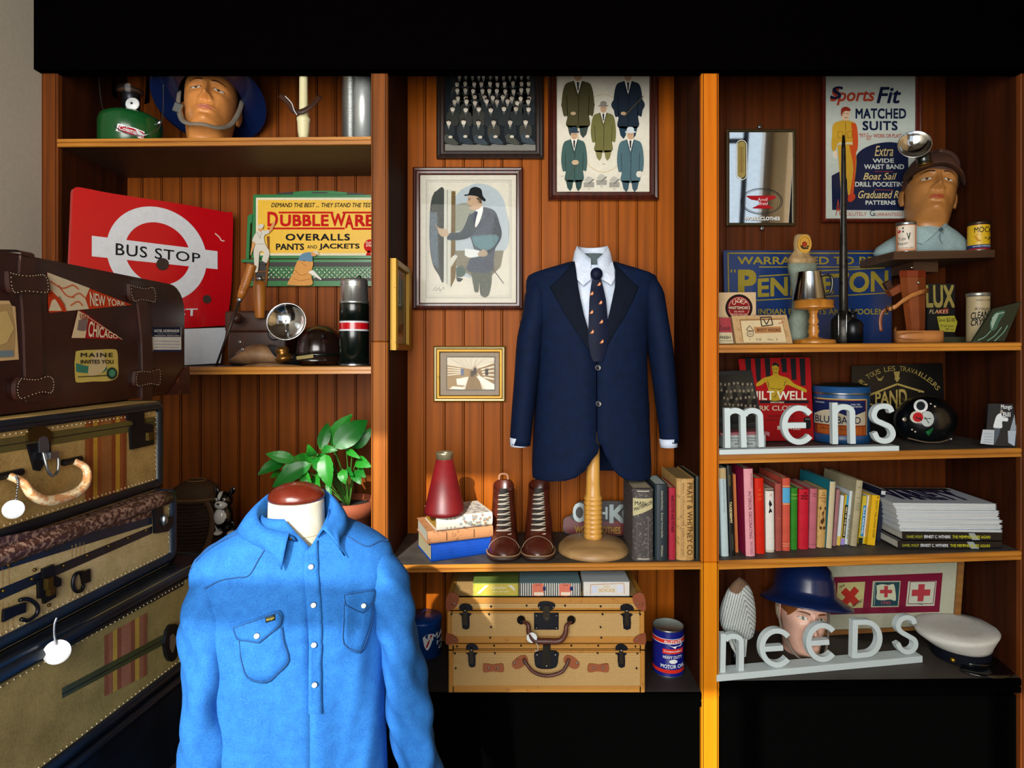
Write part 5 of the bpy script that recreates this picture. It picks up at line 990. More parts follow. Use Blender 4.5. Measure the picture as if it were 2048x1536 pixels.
def dpx(x, y, yy=.05): return W(340 + x / 3.938, 820 + y / 3.938, yy)
mb = MB(); mb.sph(dpx(430, 840), (.032, .034, .052), db, 24, 16); mb.sph(dpx(425, 830) + V((0, -.012, 0)), (.026, .026, .034), dw, 20, 12)
for s_, x in ((-1, 385), (1, 490)): mb.tube(curve([dpx(x, 870), dpx(x + s_ * 4, 930), dpx(x + s_ * 3, 965)], 4), [.011] * 4 + [.009] * 4 + [.012], db if s_ > 0 else dw, 10); mb.sph(dpx(x - 6, 968, .035), (.014, .018, .008), dw, 12, 8)
mb.build('body', dg)
hc = dpx(425, 705, .04); mb = MB(); mb.sph(hc, (.031, .03, .029), db, 24, 16); mb.sph(hc + V((0, -.018, -.012)), (.021, .022, .016), dw, 18, 12); mb.sph(hc + V((-.003, -.012, .014)), (.0075, .021, .017), dw, 12, 10); mb.sph(hc + V((0, -.041, -.006)), (.005, .004, .0035), db, 10, 8)
for s_ in (-1, 1): mb.sph(hc + V((s_ * .013, -.026, .006)), .0055, dw, 10, 8); mb.sph(hc + V((s_ * .013, -.031, .006)), .003, db, 8, 6)
mb.build('head', dg)
for s_ in (-1, 1): MB().sph(hc + V((s_ * .027, .004, .029)), (.010, .005, .015), db, 14, 10, rot=Matrix.Rotation(s_ * .4, 3, 'Y')).build('ear', dg)
pot = V((W(697, 0, .12).x - .004, .14, bz0)); pl = thing('potted_plant', 'leafy green peace lily in a terracotta pot on the lower left shelf', 'plant', pot)
ter = mk('#8c4526', .75, tex='spots', c2='#7a3a20', th=.6); q = S(.09)
MB().lathe([(0, 0), (.062, 0), (.085, .135), (.092, .136), (.097, .185), (.09, .187), (.086, .15), (0, .15)], pot, ter, 40, cap=False).build('pot', pl)
MB().lathe([(0, .165), (.084, .165)], pot, mk('#1c120b', .9), 24, cap=False).build('soil', pl)
lf = mk('#12661a', .42); lf2 = mk('#1f7a1c', .42); stem = mk('#3a6a20', .5)
def leaf(b, tip, w, mat, lift=.02, roll=0., yb=.06, yt=.0):
    base = W(340 + b[0] / 3.938, 820 + b[1] / 3.938, yb); tp = W(340 + tip[0] / 3.938, 820 + tip[1] / 3.938, yt)
    ax = tp - base; side = ax.cross(V((0, -1, .35))).normalized(); up = side.cross(ax).normalized()
    if roll: side = (Matrix.Rotation(roll, 3, ax.normalized()) @ side); up = Matrix.Rotation(roll, 3, ax.normalized()) @ up
    mb = MB(); rows = []
    for i in range(13):
        t = i / 12; hw = 1.25 * w * (sin(pi * min(1, t ** .8)) ** .8 if 0 < t < 1 else 0) * (1 - .15 * t); c = base + ax * t + up * (lift * 4 * t * (1 - t))
        rows.append([c + side * hw * u + up * (.22 * hw * abs(u) + .0025 * sin(t * 34) * abs(u)) for u in (-1, -.6, -.25, 0, .25, .6, 1)])
    mb.loft(rows, mat, closed=False); core = pot + V((0, 0, .16)); mb.tube(curve([core, (core + base) / 2 + V((0, 0, .03)), base, base + ax * .06], 4), .0022, stem, 6); mb.build('leaf', pl)
for i, (b, t_, w, l_, ro) in enumerate([((985, 395), (752, 345), .017, .012, 0), ((900, 415), (690, 515), .02, .014, .2), ((1120, 370), (880, 465), .02, .014, -.2), ((1115, 425), (805, 610), .026, .016, .1), ((1130, 360), (1085, 265), .014, .01, .3), ((1165, 350), (1215, 520), .022, .014, 0), ((1225, 345), (1265, 615), .024, .016, .1), ((1185, 310), (1245, 100), .018, .01, .4), ((1275, 290), (1440, 30), .028, .016, -.3), ((1290, 300), (1555, 80), .034, .018, .2), ((1390, 315), (1505, 385), .010, .01, 0), ((1440, 300), (1600, 140), .02, .012, .3), ((1360, 470), (1380, 585), .015, .01, 0), ((1460, 480), (1505, 590), .017, .012, 0), ((1150, 500), (1185, 630), .018, .012, .2), ((1200, 310), (1325, 320), .012, .012, 0), ((1470, 400), (1590, 450), .018, .012, 0), ((1390, 470), (1450, 520), .012, .01, 0), ((1050, 490), (1120, 590), .016, .012, .2), ((1480, 470), (1545, 535), .014, .01, 0), ((900, 500), (790, 540), .014, .01, 0), ((1240, 560), (1275, 690), .008, .008, 0)]):
    leaf(b, t_, w, lf if i % 2 else lf2, l_, ro, .08 + .03 * (i % 3 - 1), .03 if i not in (7, 8, 9, 11) else .12)
mb = MB(); mb.box((W(500, 0, .16).x, .19, bz0 + .012), (.12, .16, .024), mk('#6b0f46', .5)); single(mb, 'magenta_book', 'flat magenta book behind the dog figurine', 'book')
mb = MB(); g0 = V((W(498, 0, .16).x, .19, bz0 + .0245)); mb.lathe([(.0, 0), (.018, 0), (.02, .004), (.019, .05), (.017, .05), (.016, .006), (0, .005)], g0, mk('#9fb0a8', .1, trans=.7), 24, cap=False); single(mb, 'glass_votive', 'little clear glass tumbler on the magenta book', 'glass')
# ------------------------------------------------------------------ books
page = mk('#c4b48c', .8, tex='pages', c2='#8f8262', ax='x'); pagew = mk('#c9c9c2', .8, tex='pages', c2='#9a9a92', ax='x'); pagez = mk('#c9b98e', .8, tex='pages', c2='#8a7c5a', ax='z')
class Book:
    """closed book: local x thickness, y depth (spine at -y side), z height"""
    def __init__(s, name, label, M_, th, dp, ht, col, pg=page, group=None, soft=False, rnd=.0):
        s.M = M_; s.th, s.dp, s.ht = th, dp, ht; c = .0028 if not soft else .0008; m = col if hasattr(col, 'node_tree') else mk(col, .6, tex='fab' if not soft else '', sc_=.8)
        s.t = thing(name, label, 'book', mat=M_.copy(), group=group); h = ht / 2
        mb = MB(); mb.box2((-th / 2, 0, 0), (-th / 2 + c, dp, ht), m); mb.box2((th / 2 - c, 0, 0), (th / 2, dp, ht), m)
        rs = []
        for z in (0, ht):
            rs.append([V((th / 2 * cos(pi * i / 8), -(.0 if soft else .22 * th + rnd) * sin(pi * i / 8) - .0004, z)) for i in range(9)] + [V((-th / 2, .002, z)), V((th / 2, .002, z))])
        mb.loft(rs, m, True, True, smooth=False); mb.build('cover', s.t, local=True)
        i_ = .0035 if not soft else .0003; MB().box2((-th / 2 + c, .002, i_), (th / 2 - c, dp - i_, ht - i_), pg).build('page_block', s.t, local=True)
        s.mb = MB()
    def sp(s, x, y, k=1):                               # spine coordinates, x -1..1 across, y 0 (top)..1 (bottom)
        xx = x * s.th / 2; q = max(0, 1 - x * x) ** .5; soft = 0
        return V((xx, -(.22 * s.th) * q - .0012 - k * .0003, s.ht * (1 - y)))
    def spf(s, x, y, k=1): return V((x * s.th / 2, -.0012 - k * .0003, s.ht * (1 - y)))
    def done(s):
        if s.mb.f: s.mb.build('spine_print', s.t, local=True)
def stand(px0, px1, pyt, key, y, dp, tilt=0, rz=0):    # upright book showing its spine between two picture columns at depth y
    x0, x1 = (px0 - 1042) * S(y), (px1 - 1042) * S(y); z = Z(key, (x0 + x1) / 2); ht = 1.5 + (705 - pyt) * S(y) - z
    th = (x1 - x0); return Matrix.Translation(V(((x0 + x1) / 2, y, z))) @ Matrix.Rotation(rz, 4, 'Z') @ Matrix.Rotation(tilt, 4, 'Y'), th, dp, ht
def flat(px, key, y, th, rz, lift=0):                   # book lying flat: its spine turned to the front
    x = (px - 1042) * S(y); z = Z(key, x) + lift + th / 2
    return Matrix.Translation(V((x, y, z))) @ Matrix.Rotation(rz, 4, 'Z') @ Matrix.Rotation(R(90), 4, 'Y')
# stack under the megaphone
rz = R(24)
def flatbook(name, label, c, w, d, th, rz, col, pg, z):  # corner c = near right... centre given
    M_ = Matrix.Translation(V((c[0], c[1], z + th / 2))) @ Matrix.Rotation(rz, 4, 'Z') @ Matrix.Rotation(R(90), 4, 'Y') @ Matrix.Translation(V((0, 0, -w / 2)))
    b = Book(name, label, M_, th, d, w, col, pg); return b
zb = on('C1', 900, .1).z
cx0 = (925 - 1042) * S(.03)
b1 = flatbook('book', 'thick blue cloth book at the bottom of the pile under the megaphone', (cx0, .075), .232, .185, .057, rz, mk('#0c3f9a', .6, tex='fab', sc_=.8), mk('#b5aa84', .8, tex='pages', c2='#7d7354', ax='x'), zb); b1.done()
b2 = flatbook('book', 'tan book with creased spine in the middle of the pile under the megaphone', (cx0 - .012, .078), .232, .178, .044, R(21), mk('#a8744a', .65, tex='spots', c2='#8a5c38'), mk('#b9b8a8', .8, tex='pages', c2='#8e8c7c', ax='x'), zb + .0575)
for x in (.3, .72): b2.mb.line(lambda u, v, k=1: b2.sp(u, v, k), [(-1, x), (-.5, x), (0, x), (.5, x), (1, x)], .012, c_('#4a2c18'), 2)
b2.done()
b3 = flatbook('book', 'floral patterned book on top of the pile, under the red megaphone', (cx0 + .002, .074), .20, .165, .047, R(22), mk('#c9c2b2', .6), mk('#a8801f', .7, tex='pages', c2='#7a5a10', ax='x'), zb + .102)
rnd = random.Random(5); sps = lambda u, v, k=1: b3.sp(u, v, k)
for i in range(34):
    v, u = rnd.uniform(.04, .6), rnd.uniform(-.9, .9)
    for j in range(5): t = j * 1.257 + rnd.random(); b3.mb.ell(sps, u + .14 * cos(t), v + .016 * sin(t), .1, .012, c_(rnd.choice(['#9a6a4c', '#7d8a94', '#8a8f7a'])), 2 + j * .1, 8)
for v in (.68, .75, .82): b3.mb.line(sps, [(-.75, v), (.75, v)], .02, c_('#77776f'), 3)
topm = lambda x, y, k=1: V((-b3.th / 2 - .0003 * k, x, y))
for i in range(150):
    v, u = rnd.uniform(.008, .19), rnd.uniform(.006, .158)
    for j in range(4): t = j * 1.57 + i; b3.mb.ell(topm, u + .0038 * cos(t), v + .0038 * sin(t), .0028, .0022, c_(rnd.choice(['#8f7a6c', '#8a93a0', '#a08a7a'])), 1 + j * .1, 7)
b3.done()
mo = V((W(889, 0, .085).x, .088, zb + .150)); mg = thing('megaphone', 'dark red cone megaphone with metal mouthpiece standing on the books', 'megaphone', mo)
mred = mk('#6e0d12', .45, tex='leather', c2='#560a0e'); s_ = S(.085)
MB().lathe([(38.5 * s_, 0), (40 * s_, .001), (40.5 * s_, .012), (39.5 * s_, .016), (16.5 * s_, .190), (15 * s_, .19), (36 * s_, .004)], mo, mred, 48, cap=False).build('cone', mg)
MB().lathe([(15.5 * s_, .186), (16.8 * s_, .187), (16.5 * s_, .2), (18 * s_, .206), (17.5 * s_, .212), (14 * s_, .212), (12 * s_, .204), (12 * s_, .19)], mo, mk('#a59c7c', .3, metal=.8), 40, cap=False).build('mouthpiece', mg)
# --- boots
bl = mk('#5a2416', .32, tex='leather', c2='#3c160c', coat=.2, bump=.08); sole = mk('#2b140c', .5); lace1 = mk('#c9bfae', .7); welt = mk('#8a6a4c', .6)
def boot(cx, toe_py, lab, rz):
    y0 = -.005; yb = .23; zs_ = on('C1', cx, .1).z; X = (cx - 1042) * S(.08)
    M_ = Matrix.Translation(V((X, 0.018, zs_))) @ Matrix.Rotation(rz, 4, 'Z'); M_ = M_ @ Matrix.Diagonal((1.3, 1.05, 1.06, 1)); t = thing('ankle_boot', lab, 'boot', mat=M_.copy())
    # local: toe at -y (y=0), heel at y=.25
    def sole_ring(z, g=0):
        P = [(0, 0.0), (.026, .006), (.041, .03), (.046, .065), (.043, .10), (.034, .15), (.034, .2), (.03, .245), (0, .262)]
        P = P + [(-x, y) for x, y in P[-2:0:-1]]; q = c2(P + P[:1], 3)[:-1]; return [V((x * (1 + g), y - g * .12 + (y - .12) * g, z)) for x, y in q]
    mb = MB(); mb.loft([sole_ring(.0, -.03), sole_ring(.002), sole_ring(.014), sole_ring(.015, -.02)], sole, True, True); mb.build('sole', t, local=True)
    mb = MB(); mb.tube(sole_ring(.0165, -.01), .0028, welt, 6, True); mb.build('welt', t, local=True)
    # upper as sections along y
    secs = [(.006, .006, .022, .016), (.014, .024, .036, .016), (.035, .036, .052, .016), (.06, .041, .06, .016), (.085, .041, .070, .016), (.105, .039, .085, .016)]
    mb = MB(); rings = []
    for y, w, h, z0 in secs: rings.append([V((w * cos(pi * k / 16) ** 1 if True else 0, y + .002 * sin(pi * k / 16), z0 + (h - z0) * sin(pi * k / 16) ** .8)) for k in range(17)])
    mb.loft(rings, bl, False); mb.add([v for v in rings[0]], [tuple(range(17))], bl); mb.build('toe_cap', t, local=True)
    mb = MB(); rr = []
    for i in range(15):
        u = i / 14; z = .017 + .183 * u; w = .041 - .008 * min(1, u * 1.6) - .006 * max(0, u - .5); yf = .082 + .075 * min(1, u * 1.5) ** .8 + .012 * max(0, u - .6); yb_ = .262 - .02 * min(1, u * 3) + .006 * u
        c = (yf + yb_) / 2; d = (yb_ - yf) / 2; rr.append([V((w * abs(cos(2 * pi * k / 28)) ** .85 * (1 if cos(2 * pi * k / 28) > 0 else -1), c + d * sin(2 * pi * k / 28), z + .012 * u * sin(2 * pi * k / 28))) for k in range(28)])
    rr.append([V((p.x * .9, (p.y - .2) * .9 + .2, p.z - .003)) for p in rr[-1]]); rr.append([p + V((0, 0, -.06)) for p in rr[-1]])
    mb.loft(rr, bl, True); mb.build('shaft', t, local=True)
    mb = MB(); dk_ = mk('#120907', .6)
    tg = [(.078 + .0 + .08 * min(1, u * 1.5) ** .8 - .006, .05 + .15 * u) for u in [i / 10 for i in range(11)]]
    mb.loft([[V((-.011 - .004 * (1 - i / 10), y + .002, z)), V((0, y - .003, z)), V((.011 + .004 * (1 - i / 10), y + .002, z))] for i, (y, z) in enumerate(tg)], dk_, closed=False); mb.build('tongue', t, local=True)
    mb = MB()
    for i in range(9):
        u = .08 + i * .1; z = .045 + .15 * u; y = .078 + .08 * min(1, u * 1.5) ** .8 - .013; w = .021 - .008 * u
        for s_ in (-1, 1): mb.tube(curve([V((-s_ * w, y + .005, z)), V((0, y - .003 - .002 * s_, z + .004)), V((s_ * w, y + .005, z + .008))], 4), .0024, lace1 if s_ > 0 else mk('#3a2c26', .7), 6)
        mb.tube([V((-w, y + .004, z)), V((0, y - .005, z + .002)), V((w, y + .004, z))], .0022, lace1, 6)
    mb.build('laces', t, local=True)
    mb = MB(); mb.tube(curve([V((-.012, .255, .19)), V((-.012, .262, .222)), V((.0, .264, .228)), V((.012, .262, .222)), V((.012, .255, .19))], 4), .004, mk('#8a5a3a', .6), 6, flat=.4); mb.build('pull_loop', t, local=True)
    mb = MB(); mb.tube([V((.0415 * cos(pi * k / 16), .06 + .012 * sin(pi * k / 16) * 0 + .018 * (1 - abs(cos(pi * k / 16))) - .012, .0165 + .046 * sin(pi * k / 16) ** .8)) for k in range(1, 16)], .0009, mk('#a58a72', .6), 5); mb.build('stitching', t, local=True)
boot(1009, 0, 'brown leather lace-up boot, the left one of the pair by the books', R(2)); boot(1074, 0, 'brown leather lace-up boot, the right one of the pair by the wooden stand', R(-3))
# --- work clothes plaque
pq = front(.27, .12, 1200, 1085); a = crop(pq, 1080, 880, 5.688); ok = thing('shop_plaque', 'dark red work clothes plaque with big silver letters behind the stand base', 'sign', pq(1190, 1075))
mb = MB(); mb.extr(a, c2([(260, 990), (270, 900), (330, 865), (400, 820), (420, 720), (520, 695), (900, 695), (1010, 720), (1020, 900), (1010, 1080), (400, 1080), (280, 1050), (260, 990)], 4)[:-1], mk('#14090a', .4), .015); mb.poly(a, c2([(262, 985), (275, 900), (330, 870), (400, 925), (500, 935), (1000, 930), (1005, 1075), (400, 1070), (285, 1040)], 3), mk('#5a0a10', .35, coat=.3), 2); mb.build('board', ok)
silv = mk('#8d9899', .3, metal=.7); 
for t_, bx_ in (('O', (372, 712, 525, 935)), ('S', (545, 760, 655, 900)), ('H', (665, 760, 768, 900)), ('K', (788, 732, 980, 945)), ('O', (930, 775, 1015, 900))): mb = MB(); mb.text(a, t_, bx_, silv, 8, bold=.03); mb.build('silver_letter', ok)
mb = MB(); mb.text(a, 'WORK CLOTHES', (395, 978, 915, 1055), c_('#9a7c2c'), 6, bold=.02, slope=.02); mb.build('lettering', ok)
# --- upright books beside the post
M_, th, dp, ht = stand(1264, 1306, 976, 'C1', .03, .17); b = Book('book', 'thick worn grey book with cream title label beside the wooden stand', M_, th, dp, ht, mk('#3b3636', .7, tex='spots', c2='#6b6460', th=.55, sc_=2), mk('#b3a68a', .8, tex='pages', ax='x'))
for y in (.03, .97): b.mb.line(b.sp, [(-1, y), (-.5, y), (0, y), (.5, y), (1, y)], .014, c_('#b9b2a2'), 1)
b.mb.loft([[b.sp(-.95 + 1.85 * i / 10, .13, 2) for i in range(11)], [b.sp(-.95 + 1.85 * i / 10, .38 - .11 * i / 10, 2) for i in range(11)]], c_('#b5ac84'), closed=False); b.mb.text(b.sp, 'MAN', (-.8, .17, .2, .225), ink, 3, bold=.01); b.mb.text(b.sp, 'MASTERPIECES', (-.85, .262, .85, .31), ink, 3, bold=.02, slope=-.06); b.mb.line(b.sp, [(-.6, .45), (-.6, .9)], .05, c_('#5d5754'), 1); b.mb.line(b.sp, [(.45, .4), (.45, .93)], .05, c_('#77716c'), 1); b.done()
M_, th, dp, ht = stand(1309, 1335, 968, 'C1', .03, .16); b = Book('book', 'dark slate blue book with tiny vertical title, right of the grey one', M_, th, dp, ht, mk('#18272f', .45), mk('#b9c9c6', .7, tex='pages', ax='x'), rnd=.0)
b.mb.text(b.sp, 'Selected Families   Europe Versus Serbia', (-.15, .08, .2, .7), c_('#b9b09a'), 3, vert=1); b.mb.text(b.sp, 'Whittaker', (-.1, .8, .2, .95), c_('#b9b09a'), 3, vert=1); b.done()
M_, th, dp, ht = stand(1337.5, 1350.5, 975, 'C1', .03, .16); b = Book('book', 'slim crimson book between the slate one and the tall tan one', M_, th, dp, ht, mk('#a3263a', .55, tex='fab', sc_=.8), page); b.mb.text(b.sp, 'ANECDOTES AND STORIES', (-.45, .1, .45, .62), c_('#4a0f18'), 3, vert=1, bold=.02); b.done()
M_, th, dp, ht = stand(1352, 1388, 956, 'C1', .03, .21); b = Book('book', 'tall tan catalogue with big vertical brown title beside the post', M_, th, dp, ht, mk('#b08a50', .6, tex='spots', c2='#94703c'), mk('#8f7444', .8, tex='pages', ax='x'))
b.mb.text(b.sp, 'PRATT & WHITNEY CO.', (.1, .05, .72, .95), c_('#4f361a'), 3, vert=1, bold=.006); b.mb.text(b.sp, 'SMALL TOOLS MACHINE TOOLS GAUGES', (-.42, .05, -.22, .95), c_('#6b4d28'), 3, vert=1)
for x in (-.55, .88): b.mb.line(b.sp, [(x, .03), (x, .97)], .03, c_('#6b4d28'), 2)
b.done()
M_, th, dp, ht = stand(1391, 1400, 952, 'C1', .03, .21); b = Book('book', 'narrow dark green book against the orange post', M_, th, dp, ht, mk('#10201c', .4), page); b.done()
M_, th, dp, ht = stand(1361, 1366, 946, 'C1', .248, .1); b = Book('book', 'thin red book standing at the back behind the tan catalogue', M_, th, .1, ht + .004, mk('#7a1420', .5), page); b.done()
M_, th, dp, ht = stand(1369, 1385, 922, 'C1', .25, .1); b = Book('folder', 'blue folder standing tallest at the back behind the tan catalogue', M_, th, .1, ht, mk('#35556b', .5), pagew); b.t['category'] = 'folder'; b.done()
# ------------------------------------------------------------------ below the middle shelf: cane suitcases, boxes, tins
cane = mk('#c9a468', .65, tex='cane', c2='#6e4f24', sc_=1.25, bump=.6); rim = mk('#a8742c', .5, tex='spots', c2='#8a5a20', th=.6); rust_l = mk('#7a3a18', .5, tex='spots', c2='#4a2210', th=.6)
def cane_case(name, label, x0, x1, yt, ym, yb, yf, d, zt0, zb0, group):
    X_0, X_1 = (x0 - 1042) * S(yf), (x1 - 1042) * S(yf); t = thing(name, label, 'suitcase', ((X_0 + X_1) / 2, yf + d / 2, zb0), group=group); zm = 1.5 + (705 - ym) * S(yf)
    for nm, a_, b_ in (('lid', zm + .002, zt0), ('body', zb0, zm - .002)):
        mb = MB(); mb.box2((X_0 + .004, yf + .003, a_), (X_1 - .004, yf + d, b_), cane, bev=.003); w = .016
        lo, hi = (a_, a_ + .007) if nm == 'lid' else (a_, a_ + .022), (b_ - .02, b_) if nm == 'lid' else (b_ - .007, b_)
        for q0, q1 in (lo, hi): mb.box2((X_0, yf, q0), (X_1, yf + .02, q1), rim, bev=.0025); mb.box2((X_0, yf, q0), (X_0 + .02, yf + d, q1), rim, bev=.0025); mb.box2((X_1 - .02, yf, q0), (X_1, yf + d, q1), rim, bev=.0025)
        for xx in (X_0, X_1 - w): mb.box2((xx, yf - .0005, a_), (xx + w, yf + .02, b_), rim, bev=.0025)
        if nm == 'lid':
            for q in (X_0, X_1 - .016): mb.box2((q, yf, b_ - .003), (q + .016, yf + d, b_ + .001), rim)
        mb.build(nm, t)
    return t, X_0, X_1, zm
yf = .0; zt_ = 1.5 + (705 - 1196) * S(yf); fp = front(yf); a = crop(fp, 800, 1120, 6.4)
t, xa, xb, zm = cane_case('cane_suitcase', 'upper woven cane suitcase with rusty leather corners and dark clasps', 894, 1289, 1196, 1222, 1287, yf, .30, zt_, 1.5 + (705 - 1287) * S(yf), 'cane suitcases under the middle shelf')
def corner(par, pts, rx_, ry_): 
    mb = MB(); mb.extr(lambda x, y, k=0: a(x, y, k + 6), c2(pts + pts[:1], 3)[:-1], rust_l, .004); mb.sph(a(rx_, ry_, 8), .003, steel, 8, 5); mb.build('corner_patch', par)
mir = lambda x: 2 * (894 + 1289) / 2 * 6.4 - 2 * 5120 - x  # mirror across the case centre in crop coordinates
mx = lambda pts: [(mir(x), y) for x, y in pts]
for P_, rx_, ry_ in (([(592, 500), (620, 430), (680, 415), (745, 450), (755, 510), (720, 590), (660, 640), (590, 640)], 700, 550), ([(592, 930), (650, 945), (720, 985), (750, 1030), (720, 1060), (592, 1075)], 700, 1015)): corner(t, P_, rx_, ry_); corner(t, mx(P_), mir(rx_), ry_)
def clasp(par, cx, y0, sc2=1, nm='clasp'):
    mb = MB(); f = lambda x, y, k=0: a(cx + (x - 835) * sc2, y0 + (y - 570) * sc2, k + 6); f.l = fp.l
    mb.extr(f, c2([(760, 640), (765, 580), (835, 555), (910, 580), (920, 640), (760, 640)], 4)[:-1], iron, .003); mb.extr(f, c2([(755, 690), (835, 665), (920, 690), (890, 720), (890, 870), (800, 870), (790, 720), (755, 690)], 2)[:-1], iron, .003)
    g2 = lambda x, y, k=0: f(x, y, k + 16); g2.l = fp.l; mb.extr(g2, [(808, 650), (860, 650), (868, 820), (808, 820)], mk('#3a342c', .35, metal=.8), .005); mb.sph(f(835, 630, 20), .004, steel, 8, 5); mb.build(nm, par)
clasp(t, 835, 570); clasp(t, mir(835), 575)
mb = MB(); f = lambda x, y, k=0: a(x, y, k + 6); mb.extr(f, [(1715, 672), (2030, 672), (2030, 888), (1715, 888)], iron, .004); mb.extr(f, c2([(1760, 590), (1790, 535), (1880, 525), (1965, 545), (1985, 590), (1930, 640), (1810, 640), (1760, 590)], 4)[:-1], iron, .003)
f2 = lambda x, y, k=0: a(x, y, k + 18); f2.l = fp.l; mb.extr(f2, c2([(1832, 580), (1910, 580), (1915, 680), (1920, 740), (1880, 770), (1835, 740), (1828, 680), (1832, 580)], 2)[:-1], mk('#3a342c', .35, metal=.8), .004)
for x, y in ((1745, 700), (2000, 700), (1745, 855), (2000, 855), (1875, 735), (1785, 590), (1960, 590)): mb.sph(a(x, y, 20), .003, steel, 8, 5)
mb.build('lock_plate', t)
hl = mk('#5a2a1c', .45, tex='leather', c2='#3c1a10'); P_ = [a(1570, 760, 30), a(1640, 790, 60), a(1650, 880, 70), a(1720, 975, 72), a(1880, 985, 74), a(2040, 980, 72), a(2110, 890, 70), a(2125, 800, 60), a(2200, 760, 30)]
q_ = curve(P_, 5); mb = MB(); mb.tube(q_, [.005 + .005 * sin(pi * i / (len(q_) - 1)) for i in range(len(q_))], hl, 10); mb.build('handle', t)
for x in (1550, 2190): mb = MB(); mb.lathe([(.014, 0), (.014, .004), (.009, .008), (.009, .014), (0, .016)], a(x, 760, 6), iron, 18, (0, -1, 0)); mb.build('handle_mount', t)
mb = MB()
for x, y in ((1165, 590), (1620, 580), (1140, 690), (1165, 855), (1155, 990), (660, 690)):
    mb.sph(a(x, y, 6), .0035, iron, 8, 5); mb.sph(a(mir(x) - 0, y, 6), .0035, iron, 8, 5)
mb.build('rivets', t)
mb = MB(); f = lambda x, y, k=0: a(x, y, k + 90); f.l = fp.l; mb.extr(f, [(1685 + 66 * cos(2 * pi * i / 28), 930 + 64 * sin(2 * pi * i / 28)) for i in range(28)], tagw, .002); mb.tube(curve([a(1720, 975, 92), a(1760, 1030, 92), a(1755, 1095, 88), a(1725, 1090, 86)], 4), .001, tagw, 5); mb.build('price_tag', t)
zt2 = 1.5 + (705 - 1288.5) * S(yf)
t, xa, xb, zm = cane_case('cane_suitcase', 'lower woven cane suitcase with torn leather tabs under the first one', 897, 1290, 1288, 1301, 1385, yf - .002, .30, zt2, on('C2', 1000, .1).z + .0, 'cane suitcases under the middle shelf')
clasp(t, 915, 1080, .92); clasp(t, mir(915) + 10, 1085, .92)
mb = MB(); f = lambda x, y, k=0: a(x, y, k + 8); mb.extr(f, c2([(1715, 1200), (1760, 1165), (2010, 1165), (2025, 1250), (2000, 1360), (1880, 1390), (1740, 1360), (1715, 1200)], 4)[:-1], iron, .004); f2 = lambda x, y, k=0: a(x, y, k + 20); f2.l = fp.l; mb.extr(f2, [(1830, 1075), (1925, 1075), (1925, 1355), (1815, 1355)], mk('#2a2620', .35, metal=.8), .005)
for x, y in ((1755, 1195), (1985, 1195), (1875, 1335)): mb.sph(a(x, y, 24), .004, steel, 8, 5)
mb.build('lock_plate', t)
tab = mk('#8a4a26', .5, tex='spots', c2='#5d2f18', th=.6)
for pts in ([(1060, 1345), (1080, 1320), (1190, 1335), (1300, 1322), (1330, 1360), (1320, 1430), (1200, 1420), (1070, 1430)], [(1435, 1310), (1510, 1240), (1600, 1215), (1640, 1290), (1570, 1360), (1490, 1390), (1440, 1360)]):
    for pp in (pts, mx(pts)):
        mb = MB(); mb.extr(f, c2(pp + pp[:1], 3)[:-1], tab, .004); cx_ = sum(p[0] for p in pp) / len(pp); cy_ = sum(p[1] for p in pp) / len(pp); mb.sph(a(cx_ - 60, cy_, 10), .004, steel, 8, 5); mb.sph(a(cx_ + 60, cy_, 10), .004, steel, 8, 5); mb.build('leather_tab', t)
mb = MB(); mb.tube(curve([a(1580, 1250, 20), a(1640, 1330, 40), a(1720, 1400, 50), a(1880, 1440, 52), a(2050, 1400, 50), a(2120, 1330, 40), a(2160, 1250, 20)], 5), .0055, hl, 10); mb.build('handle', t)
mb = MB()
for x, y in ((730, 1100), (1205, 1090), (1550, 1090), (705, 1190), (1215, 1185), (715, 1380)): mb.sph(a(x, y, 8), .0035, iron, 8, 5); mb.sph(a(mir(x) + 10, y, 8), .0035, iron, 8, 5)
mb.build('rivets', t)
# boxes on the cane suitcase
yb_ = .012; zbx = zt_ + .0012
def cardbox(name, label, x0, x1, yt, d, mside, mtop, rz=0):
    X_0, X_1 = (x0 - 1042) * S(yb_), (x1 - 1042) * S(yb_); h = 1.5 + (705 - yt) * S(yb_) - zbx; t = thing(name, label, 'box', ((X_0 + X_1) / 2, yb_ + d / 2, zbx))
    mb = MB(); mb.box2((X_0, yb_, zbx), (X_1, yb_ + d, zbx + h), mside, bev=.001); mb.box2((X_0 - .0005, yb_ - .0005, zbx + h - .0008), (X_1 + .0005, yb_ + d, zbx + h + .0008), mtop); mb.build('carton', t); return t
fb = front(yb_ - .0006); a = crop(fb, 800, 1120, 6.4)
t = cardbox('cardboard_box', 'yellow cardboard box with white diagonal bands on the cane suitcase', 946, 1037, 1166, .10, mk('#b8a63c', .6), mk('#5f7030', .5)); mb = MB()
mb.poly(a, [(980, 430), (1090, 325), (1140, 320), (1020, 430)], c_('#c9c8b4'), 2); mb.poly(a, [(1375, 320), (1430, 320), (1470, 360), (1470, 400)], c_('#c9c8b4'), 2); mb.line(a, [(945, 300), (1505, 300), (1505, 455), (945, 455), (945, 300)], 8, c_('#8a9a4a'), 2); mb.text(a, 'Canadian', (1165, 325, 1360, 370), c_('#d8d4ac'), 3, shear=.3, bold=.01); mb.text(a, 'BRAND', (1190, 392, 1400, 412), c_('#d8d4ac'), 3); mb.build('box_print', t)
t = cardbox('cardboard_box', 'black and white striped cardboard box with pink labels on the cane suitcase', 1039, 1161, 1166, .10, mk('#c3c3bb', .6), mk('#6d8a90', .5)); mb = MB()
for i in range(28): mb.rect(a, 1535 + i * 28, 292, 1546 + i * 28, 462, ink, 2)
